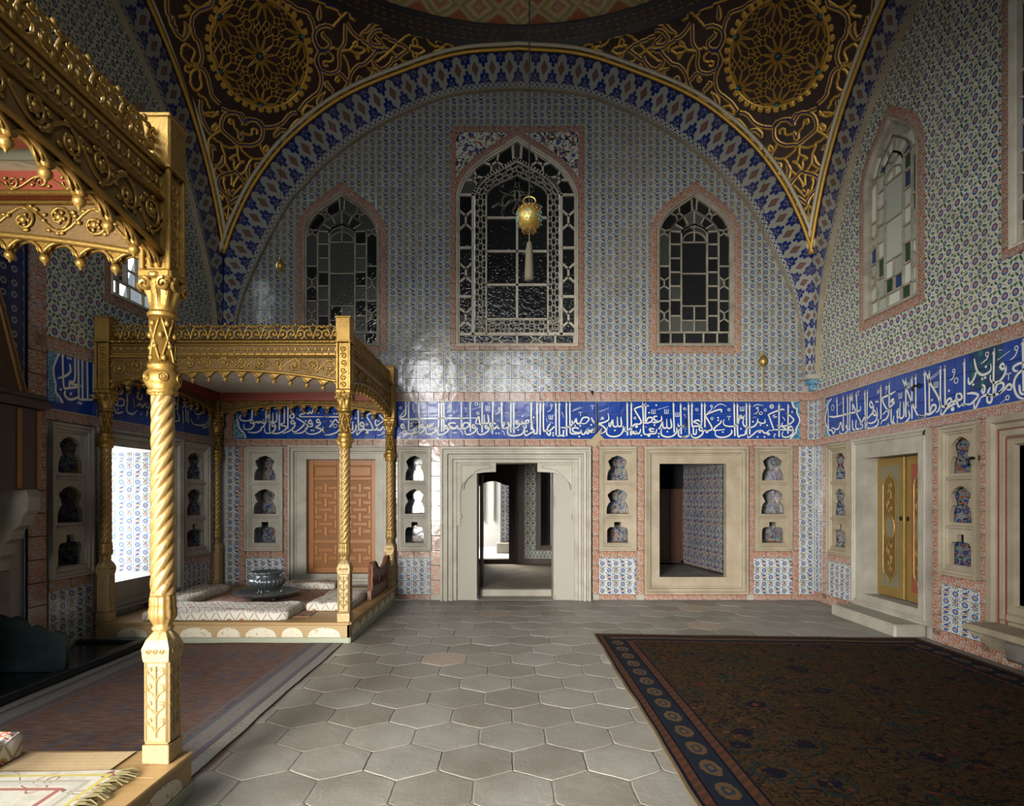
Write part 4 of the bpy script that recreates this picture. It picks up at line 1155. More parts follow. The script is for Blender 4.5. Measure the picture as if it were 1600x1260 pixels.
# central doorway with broken arch
d3 = thing('door_3', (ub(806), YB, 0), 'marble central doorway with a broken arch leading to a bright passage', kind='structure')
mb = MB(FB); mould(mb, ub(689), ub(922), 0, zb(699), [(0, -.01), (0, .11), (.035, .11), (.040, .07), (.07, .07), (.075, .105), (.11, .10), (.118, .05), (.145, .05), (.150, .08), (.185, .075), (.193, .03), (.245, .03), (.25, .01)], bottom=False)
mb.build('door_frame', M['marble'], d3)
u0, u1, zt = ub(689)+.25, ub(922)-.25, zb(699)-.25
ARC = [(719.5, 822), (719.5, 770), (723, 757), (730, 749), (738, 743), (746, 740), (756, 738.5), (774.8, 737.5), (774.8, 723)]
L = [(ub(x), zb(y)) for x, y in ARC]; cxm = ub(807.3)
mb = MB(FB)
for s in (-1, 1):
    P = L if s < 0 else [(2*cxm-x, z) for x, z in L]; e_ = u0 if s < 0 else u1
    for (xa, za), (xc, zc) in zip(P, P[1:]):
        if abs(zc-za) > 1e-6: mb.face([(e_, .01, za), (xa, .01, za), (xc, .01, zc), (e_, .01, zc)])
        mb.face([(xa, .01, za), (xa, -.10, za), (xc, -.10, zc), (xc, .01, zc)])
mb.face([(u0, .01, zb(723)), (u1, .01, zb(723)), (u1, .01, zt), (u0, .01, zt)])
mb.face([(ub(774.8), .01, zb(723)), (2*cxm-ub(774.8), .01, zb(723)), (2*cxm-ub(774.8), -.1, zb(723)), (ub(774.8), -.1, zb(723))])
mb.build('broken_arch', M['marble'], d3)
ln = MB(FB)      # incised moulding on the spandrels
for s in (-1, 1):
    tr = cr([(724, 765), (727, 754), (735, 744), (748, 735), (768, 731)], 5)+[(768, 727), (721, 727), (721, 762)]
    pts = [(ub(x) if s < 0 else 2*cxm-ub(x), .012, zb(y)) for x, y in tr]
    ln.tube(pts, .007, 4)
    kn = [(719, 803), (721.5, 808), (718, 812), (718, 817), (714.5, 822)]
    ln.tube([(ub(x) if s < 0 else 2*cxm-ub(x), -.01, zb(y)) for x, y in kn], .018, 5)
ln.build('arch_moulding', M['marble'], d3)
mb = MB(FB)
for s in (-1, 1):
    a = ub(746) if s < 0 else ub(865.5); b = u0 if s < 0 else u1
    mb.box(a, b, -.55, -.10, 0, zb(718), .008)
mb.box(u0, u1, -.55, -.10, zb(723), zb(700)); mb.build('door_jamb', M['marble'], d3)
mb = MB(FB); mb.box(ub(746), ub(865), -.62, -.36, -.02, .11, .015); mb.build('threshold', M['marble'], d3)
mb = MB(FB); mb.box(ub(746), ub(865), -.36, .02, -.03, .004, .004); mb.build('door_sill', M['marble'], d3)
mb = MB(FB); mb.box(ub(867), ub(887), -.105, -.085, 0, .055, .004); mb.build('repair_patch', M['wood_inlay'], d3)
mb = MB(FB); mb.box(ub(747), ub(751), -1.15, -.55, .10, zb(738)-.02, .004); mb.build('door_leaf', M['wood_dark'], d3)
# passage behind
FP = lambda u, h, z: (u, h, z)
pas = thing('passage', (0, 11.5, .1), 'dim stone passage seen through the central doorway', kind='structure')
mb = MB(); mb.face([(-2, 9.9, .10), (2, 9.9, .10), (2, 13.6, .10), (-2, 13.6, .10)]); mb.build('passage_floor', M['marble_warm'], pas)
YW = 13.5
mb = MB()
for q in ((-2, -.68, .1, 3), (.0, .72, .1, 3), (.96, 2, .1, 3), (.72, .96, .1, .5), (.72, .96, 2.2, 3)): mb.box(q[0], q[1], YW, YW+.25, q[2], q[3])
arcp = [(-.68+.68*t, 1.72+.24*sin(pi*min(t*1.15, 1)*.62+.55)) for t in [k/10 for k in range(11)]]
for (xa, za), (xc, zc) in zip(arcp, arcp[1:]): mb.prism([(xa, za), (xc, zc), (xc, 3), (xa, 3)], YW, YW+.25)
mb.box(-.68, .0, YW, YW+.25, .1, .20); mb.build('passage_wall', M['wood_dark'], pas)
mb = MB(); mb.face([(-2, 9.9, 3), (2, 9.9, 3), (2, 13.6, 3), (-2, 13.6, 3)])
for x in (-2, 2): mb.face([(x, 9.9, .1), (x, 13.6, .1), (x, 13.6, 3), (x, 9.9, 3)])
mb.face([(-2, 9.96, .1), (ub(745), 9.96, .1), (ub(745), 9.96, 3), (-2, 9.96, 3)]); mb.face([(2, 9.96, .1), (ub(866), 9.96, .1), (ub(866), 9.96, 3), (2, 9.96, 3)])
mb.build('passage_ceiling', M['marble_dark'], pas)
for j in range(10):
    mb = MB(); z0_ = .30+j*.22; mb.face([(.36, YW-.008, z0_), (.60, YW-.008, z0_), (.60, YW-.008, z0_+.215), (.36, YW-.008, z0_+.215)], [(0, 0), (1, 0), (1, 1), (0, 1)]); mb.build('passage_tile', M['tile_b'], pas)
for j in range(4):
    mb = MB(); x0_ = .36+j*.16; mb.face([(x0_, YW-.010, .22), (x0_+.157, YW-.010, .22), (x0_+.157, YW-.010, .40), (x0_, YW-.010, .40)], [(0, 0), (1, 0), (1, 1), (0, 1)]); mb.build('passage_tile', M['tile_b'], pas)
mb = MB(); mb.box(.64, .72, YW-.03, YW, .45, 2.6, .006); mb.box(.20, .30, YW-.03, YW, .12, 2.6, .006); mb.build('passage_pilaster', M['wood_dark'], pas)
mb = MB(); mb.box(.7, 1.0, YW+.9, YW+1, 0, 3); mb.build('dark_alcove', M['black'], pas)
ct = thing('court', (0, 15, 0), 'bright sunlit court beyond the passage', kind='structure')
mb = MB(); mb.face([(-4, 13.7, .15), (4, 13.7, .15), (4, 18, .15), (-4, 18, .15)]); mb.build('court_floor', M['plaster_wall'], ct)
mb = MB(); mb.box(-4, 4, 17.6, 17.8, 0, 5); mb.build('court_wall', M['plaster_wall'], ct)
mb = MB()
for x in (-1.05, -.75, -.45): mb.box(x, x+.03, 17.5, 17.62, .9, 4)
mb.build('court_drainpipe', M['marble'], ct)
mb = MB(); mb.box(-.22, .35, 15.6, 15.9, .42, 4); bp = mb.build('court_pilaster', M['marble_warm'], ct)
for j in range(7):
    mb = MB(); z0_ = .45+j*.24; mb.face([(-.21, 15.592, z0_), (.03, 15.592, z0_), (.03, 15.592, z0_+.235), (-.21, 15.592, z0_+.235)], [(0, 0), (1, 0), (1, 1), (0, 1)]); mb.build('pilaster_tile', M['tile_dado'], bp)
mb = MB(); mb.box(-.32, .4, 15.4, 15.95, .15, .42, .02); mb.build('pilaster_plinth', M['marble'], ct)

# ------------------------------------------------------------------ arched windows with plaster tracery
def bar(mb, pts, w, h0, h1):
    for (xa, za), (xc, zc) in zip(pts, pts[1:]):
        L = math.hypot(xc-xa, zc-za)
        if L < 1e-6: continue
        tx, tz = (xc-xa)/L, (zc-za)/L; nx, nz = -tz*w/2, tx*w/2; e_ = w*.35
        mb.prism([(xa-tx*e_+nx, za-tz*e_+nz), (xc+tx*e_+nx, zc+tz*e_+nz), (xc+tx*e_-nx, zc+tz*e_-nz), (xa-tx*e_-nx, za-tz*e_-nz)], h0, h1, cap0=False)
FINE = cr(ARCH_N, 4); NF = len(FINE)-1
def outl(cx, z0, hw, zs, za, d, t):
    """t 0..1 left jamb, 1..2 left arch half, 2..3 right arch half, 3..4 right jamb"""
    h = hw-d; a = za-d*1.25; zlow = z0
    if t <= 1: return (cx-h, zlow+(zs-zlow)*t)
    if t >= 3: return (cx+h, zlow+(zs-zlow)*(4-t))
    f = (t-1) if t <= 2 else (3-t); k = f*NF; i = min(int(k), NF-1); g = k-i
    x = FINE[i][0]+(FINE[i+1][0]-FINE[i][0])*g; y = FINE[i][1]+(FINE[i+1][1]-FINE[i][1])*g
    return (cx+(-1 if t <= 2 else 1)*h*x, zs+(a-zs)*y)
def rng(t0, t1, n=6):
    return [t0+(t1-t0)*k/n for k in range(n+1)]
def window(name, frame, cx, z0, hw, zs, za, label, panes, parent_kind='structure', great=False, detail=True, fmat='plaster', clear=None):
    t = thing(name, frame(cx, 0, z0), label, kind=parent_kind)
    O = lambda d, tt, zz=None: outl(cx, z0 if zz is None else zz, hw, zs, za, d, tt)
    fr = MB(frame); fw = .052
    full = [0, .5, 1]+[1+k/NF for k in range(1, NF)]+[2]+[2+k/NF for k in range(1, NF)]+[3, 3.5, 4]
    loops = []
    for d, h in ((0, -.02), (0, .018), (.022, .018), (.034, -.012), (fw, -.020), (fw, -.16)):
        loops.append([(O(d, tt)[0], h, max(O(d, tt)[1], z0+d)) for tt in full])
    for A, B in zip(loops, loops[1:]):
        n = len(A)
        for k in range(n): fr.face([A[k], A[(k+1) % n], B[(k+1) % n], B[k]])
    fr.build('frame', M[fmat], t)
    if not detail: return t
    tr = MB(frame); H0, H1, HP = -.10, -.045, -.075; bw = .022
    rp = random.Random(len(label))
    def pane_at(poly, mat=None):
        m2 = MB(frame); m2.face([(x, HP, z) for x, z in poly]); m2.build('pane', M[mat or rp.choice(panes)], t)
    def ring(d0, d1, base, cuts, ycuts, w):
        """panes between two parallel outlines; cuts plain dividers, ycuts forked dividers"""
        P = lambda d, tt: outl(cx, base, hw, zs, za, d, tt)
        dm = (d0+d1)/2
        for d in (d1,): bar(tr, [P(d+w*.5, tt) for tt in rng(0, 1, 1)+rng(1, 3, 2*NF)[1:]+rng(3, 4, 1)[1:]], w, H0, H1)
        ev = sorted([(c, 0, 0) for c in cuts]+[(c, 1, dl) for c, dl in ycuts])
        ends = [(0, 0, 0)]+ev+[(4, 0, 0)]
        for (ta, ka, da), (tb, kb, db) in zip(ends, ends[1:]):
            a, b = ta+(da if ka else 0), tb-(db if kb else 0)
            ts = rng(a, b, 6); poly = [P(d0, x) for x in ts]
            if kb: poly.append(P(dm, tb-db*.45))
            poly += [P(d1, x) for x in reversed(ts)]
            if ka: poly.append(P(dm, ta+da*.45))
            pane_at(poly)
        for c, k, dl in ev:
            if not k: bar(tr, [P(d0, c), P(d1, c)], w, H0, H1); continue
            m0, m1 = P(dm, c-dl*.45), P(dm, c+dl*.45)
            bar(tr, [P(d0, c-dl), m0], w*.8, H0, H1); bar(tr, [P(d1, c-dl), m0], w*.8, H0, H1); bar(tr, [m0, m1], w*.8, H0, H1)
            bar(tr, [m1, P(d0, c+dl)], w*.8, H0, H1); bar(tr, [m1, P(d1, c+dl)], w*.8, H0, H1)
            pane_at([P(d0, c-dl), m0, m1, P(d0, c+dl)]); pane_at([P(d1, c-dl), m0, m1, P(d1, c+dl)])
    def rect(x0, x1, y0, y1, mat=None): pane_at([(x0, y0), (x1, y0), (x1, y1), (x0, y1)], mat)
    if not great:
        k = hw/.60
        base = z0+.235
        ring(fw, .205*k, base, [.31, .66, 1.93, 2.07, 3.34, 3.69], [(.16, .06), (.49, .06), (1.02, .06), (1.56, .09), (2.44, .09), (2.98, .06), (3.51, .06), (3.84, .06)], bw)
        ring(.228*k, .385*k, base, [.16, .32, .46, .60, .74, .88, 1.04, 1.32, 1.66, 2.0, 2.34, 2.68, 2.96, 3.12, 3.26, 3.40, 3.54, 3.68, 3.84], [], bw)
        # centre lights
        c0 = .41*k; x0, x1 = cx-(hw-c0), cx+(hw-c0); H = zs-base
        ys = [base, base+H*.115, base+H*.26, base+H*.585, base+H*.90]
        for i, (ya, yb_) in enumerate(zip(ys, ys[1:])):
            if i < 2: rect(x0, cx, ya, yb_); rect(cx, x1, ya, yb_); bar(tr, [(cx, ya), (cx, yb_)], bw*.8, H0, H1)
            else: rect(x0, x1, ya, yb_, panes[0])
            bar(tr, [(x0, yb_), (x1, yb_)], bw*.8, H0, H1)
        r = x1-cx; yb_ = ys[-1]; arc = [(cx+r*cos(a), yb_+r*.85*sin(a)) for a in rng(0, pi, 12)]
        bar(tr, arc, bw*.8, H0, H1); bar(tr, [(cx, yb_), (cx, yb_+r*1.5)], bw*.8, H0, H1)
        top = (cx, outl(cx, base, hw, zs, za, c0, 2)[1]); sh_ = outl(cx, base, hw, zs, za, c0, 1.35); sh2 = outl(cx, base, hw, zs, za, c0, 2.65)
        bar(tr, cr([sh_, (cx-r*.55, yb_+r*1.45), (cx, yb_+r*1.15)], 4), bw*.8, H0, H1); bar(tr, cr([sh2, (cx+r*.55, yb_+r*1.45), (cx, yb_+r*1.15)], 4), bw*.8, H0, H1)
        pane_at(arc[:7]+[(cx, yb_)]); pane_at([(cx, yb_)]+arc[6:])
        P = lambda tt: outl(cx, base, hw, zs, za, c0, tt)
        pane_at([arc[12]]+[P(tt) for tt in rng(1, 2, 6)]+[arc[6]]+arc[7:12][::1]); pane_at([arc[0]]+[P(tt) for tt in reversed(rng(2, 3, 6))]+[arc[6]]+arc[1:6][::-1])
        # bottom row
        yb0, yb1 = z0+fw, base-.02
        bar(tr, [(cx-hw+.02, base-.008), (cx+hw-.02, base-.008)], bw*1.2, H0, H1)
        xs = [cx-hw+fw, cx-hw*.62, cx-hw*.26, cx+hw*.24, cx+hw*.60, cx+hw-fw]
        for a, b in zip(xs, xs[1:]): rect(a, b, yb0, yb1); bar(tr, [(b, yb0), (b, yb1)], bw, H0, H1)
    else:
        base = z0+.20
        ring(fw, .235, base, [.27, .62, 1.0, 1.93, 2.07, 3.0, 3.38, 3.73], [(.12, .065), (.44, .065), (.82, .065), (1.30, .09), (1.64, .09), (2.36, .09), (2.70, .09), (3.18, .065), (3.56, .065), (3.88, .065)], .040)
        # pierced screen between two frames
        d0, d1 = .29, .46
        inner = lambda tt, d: outl(cx, base, hw, zs, za, d, tt)
        bar(tr, [inner(tt, d1+.008) for tt in rng(0, 1, 1)+rng(1, 3, 2*NF)[1:]+rng(3, 4, 1)[1:]], .020, H0, H1)
        bar(tr, [(cx-hw+d1, base+.24), (cx+hw-d1, base+.24)], .020, H0, H1)
        bar(tr, [(cx-hw+.05, base), (cx+hw-.05, base)], .045, H0, H1)
        sc = MB(frame)
        def lace(Pf, n, m):
            """wavy crossing bars leaving hourglass holes"""
            for i in range(n+1):
                pts = []
                for j in range(2*m+1):
                    s_ = (1 if (i+j//1) % 2 == 0 else -1)*(.17 if j % 2 else .0)
                    pts.append(Pf((i+s_*(1 if j % 4 == 1 else -1))/n, j/(2*m)))
                bar(sc, pts, .013, H0+.01, H1-.004)
            for j in range(m+1):
                pts = []
                for i in range(2*n+1):
                    s_ = (.17 if i % 2 else .0)*(1 if (i//2+j) % 2 else -1)
                    pts.append(Pf(i/(2*n), min(max((j+s_)/m, 0), 1)))
                bar(sc, pts, .013, H0+.01, H1-.004)
        ts = lambda f: .0+4.0*f
        def ring_pf(f, g): return inner(ts(f), d0+(d1-d0)*g)
        # arc-length-like reparameterisation
        samp = [inner(4*k/400, (d0+d1)/2) for k in range(401)]; cum = [0]
        for p, q in zip(samp, samp[1:]): cum.append(cum[-1]+math.hypot(q[0]-p[0], q[1]-p[1]))
        def tpar(f):
            x = f*cum[-1]
            lo, hi = 0, 400
            while hi-lo > 1:
                m_ = (lo+hi)//2
                if cum[m_] <= x: lo = m_
                else: hi = m_
            return 4*(lo+(x-cum[lo])/max(cum[hi]-cum[lo], 1e-9))/400
        lace(lambda f, g: inner(tpar(min(max(f, 0), 1)), d0+(d1-d0)*g), 66, 3)
        xa, xb = cx-hw+d1, cx+hw-d1
        lace(lambda f, g: (cx-hw+d0+(2*(hw-d0))*f, base+.015+.21*g), 17, 3)
        sc.build('pierced_screen', M[fmat], t, kind='stuff')
        m2 = MB(frame)
        for k in range(40):
            a, b = tpar(k/40), tpar((k+1)/40); m2.face([(*inner(a, d0),)[:1]+(HP-.02,)+(inner(a, d0)[1],), (inner(b, d0)[0], HP-.02, inner(b, d0)[1]), (inner(b, d1)[0], HP-.02, inner(b, d1)[1]), (inner(a, d1)[0], HP-.02, inner(a, d1)[1])])
        m2.face([(xa, HP-.02, base), (xb, HP-.02, base), (xb, HP-.02, base+.24), (xa, HP-.02, base+.24)]); m2.build('screen_backing', M['pane_dark'], t)
        yc0 = base+.25; zt_ = zb(338); hgt = (zt_-yc0)/3
        for j in range(3):
            for (a, b) in ((xa, cx), (cx, xb)): rect(a, b, yc0+j*hgt, yc0+(j+1)*hgt, 'pane_dark')
            bar(tr, [(xa, yc0+(j+1)*hgt), (xb, yc0+(j+1)*hgt)], .036, H0, H1)
        bar(tr, [(cx, yc0), (cx, zt_)], .036, H0, H1)
        # flowing tracery in the head
        P = lambda tt: inner(tt, d1+.01)
        top = P(2)
        pane_at([(xa, zt_)]+[P(tt) for tt in rng(1, 2, 8)]+[(cx, zt_)], 'pane_dark'); pane_at([(cx, zt_)]+[P(tt) for tt in rng(2, 3, 8)]+[(xb, zt_)], 'pane_dark')
        S = 1/663.2      # head tracery measured from the photograph at 6.632 px per px
        for s in (-1, 1):
            for line in ([(720, 560), (720, 640), (690, 690), (640, 715), (590, 715), (550, 690), (545, 655), (575, 650)],
                         [(720, 590), (738, 670), (700, 700), (690, 790), (640, 810), (580, 880), (565, 930), (600, 970)],
                         [(690, 790), (715, 800)], [(685, 745), (640, 730), (590, 750), (565, 800), (585, 870)], [(575, 855), (525, 835), (465, 870)],
                         [(715, 800), (700, 860), (680, 915), (720, 945)], [(590, 870), (570, 920), (600, 968)]):
                pts = [((cx+(x-720)*S) if s < 0 else (cx-(x-720)*S), zb(190+y/6.632)) for x, y in line]
                bar(tr, cr(pts, 4), .026, H0, H1)
        # bottom row
        yb0, yb1 = z0+fw, base-.02
        xs = [cx-hw+fw, cx-.66, cx+.0, cx+.60, cx+hw-fw]
        for i, (a, b) in enumerate(zip(xs, xs[1:])):
            bar(tr, [(b, yb0), (b, yb1)], .03, H0, H1)
            if i in (1, 2):
                m_ = (a+b)/2; ym = (yb0+yb1)/2
                for (p, q) in (((m_-.10, yb1), (m_-.03, ym)), ((m_-.10, yb0), (m_-.03, ym)), ((m_+.10, yb1), (m_+.03, ym)), ((m_+.10, yb0), (m_+.03, ym)), ((m_-.03, ym), (m_+.03, ym))): bar(tr, [p, q], .018, H0, H1)
                pane_at([(a, yb0), (m_-.10, yb0), (m_-.03, ym), (m_-.10, yb1), (a, yb1)], 'pane_dark'); pane_at([(b, yb0), (m_+.10, yb0), (m_+.03, ym), (m_+.10, yb1), (b, yb1)], 'pane_dark')
                pane_at([(m_-.10, yb0), (m_+.10, yb0), (m_+.03, ym), (m_-.03, ym)]); pane_at([(m_-.10, yb1), (m_+.10, yb1), (m_+.03, ym), (m_-.03, ym)])
            else: rect(a, b, yb0, yb1, 'pane_dark')
    tr.build('tracery', M[fmat], t)
    return t
window('window_1', FB, SW[0], Z_WIN0, .60, Z_WIN1, Z_WINA, 'left arched window of clouded grey panes above the gilded canopy', ['pane_grey', 'pane_grey', 'pane_dark'], fmat='plaster_old')
window('window_2', FB, C_WIN['cx'], C_WIN['zb'], .95, C_WIN['zs'], C_WIN['za'], 'tall central arched window with pierced white screen and dark panes', ['pane_dark', 'pane_dark', 'pane_dark', 'pane_dark', 'pane_grey'], great=True)
window('window_3', FB, SW[1], Z_WIN0, .60, Z_WIN1, Z_WINA, 'right arched window of dark panes on the back wall', ['pane_dark', 'pane_dark', 'pane_dark', 'pane_grey'], fmat='plaster_old')
window('window_4', FR, 7.54, Z_WIN0, .53, Z_WIN1, Z_WINA, 'arched window of pale clouded panes high on the right wall', ['pane_pale', 'pane_pale', 'pane_pale', 'pane_pale', 'pane_pale', 'pane_green', 'pane_blue'], fmat='plaster_old')
window('window_5', FR, YC, C_WIN['zb'], .95, C_WIN['zs'], C_WIN['za'], 'tall arched window cut off by the right edge of the view', ['pane_grey', 'pane_dark', 'pane_blue'])
window('window_6', FL, 7.5, Z_WIN0, .53, Z_WIN1, Z_WINA, 'bright arched window high on the left wall behind the front canopy', ['pane_clear'])
# deep tiled window of the left wall, open to the daylight
w7 = thing('window_7', FL(7.4, 0, .63), 'bright deep window with tiled reveal on the left wall', kind='structure')
mb = MB(FL); mould(mb, 6.74, 8.29, .30, zb(698), FRAME_P)
u0, u1, z0, z1 = 6.86, 8.17, .42, zb(698)-.12; o = L_WIN
for q in ((u0, o[0], z0, z1), (o[1], u1, z0, z1), (o[0], o[1], o[3], z1), (o[0], o[1], z0, o[2])):
    mb.face([(q[0], .02, q[2]), (q[1], .02, q[2]), (q[1], .02, q[3]), (q[0], .02, q[3])])
mb.build('window_frame', M['marble'], w7)
mb = MB(FL); D = -1.35
mb.face([(o[0], .02, o[2]), (o[1], .02, o[2]), (o[1], D, o[2]), (o[0], D, o[2])]); mb.build('window_sill', M['plaster_wall'], w7)
mb = MB(FL); mb.face([(o[0], .02, o[3]), (o[1], .02, o[3]), (o[1], D, o[3]), (o[0], D, o[3])]); mb.face([(o[0], .02, o[2]), (o[0], .02, o[3]), (o[0], D, o[3]), (o[0], D, o[2])]); mb.build('window_soffit', M['plaster_wall'], w7)
q = .214
for i in range(7):
    for j in range(8):
        h0, h1 = .02-i*q, max(.02-(i+1)*q, D); za, zc = o[2]+j*q*.97, min(o[2]+(j+1)*q*.97, o[3])
        if h0 <= D or za >= o[3]: continue
        g = .002; fl = (i+j) & 1
        uv = [(0, 0), (1, 0), (1, 1), (0, 1)]
        m2 = MB(FL); m2.face([(o[1]-.001, h0-g, za+g), (o[1]-.001, h1+g, za+g), (o[1]-.001, h1+g, zc-g), (o[1]-.001, h0-g, zc-g)], uv); m2.build('reveal_tile', M['tile_dado'], w7)
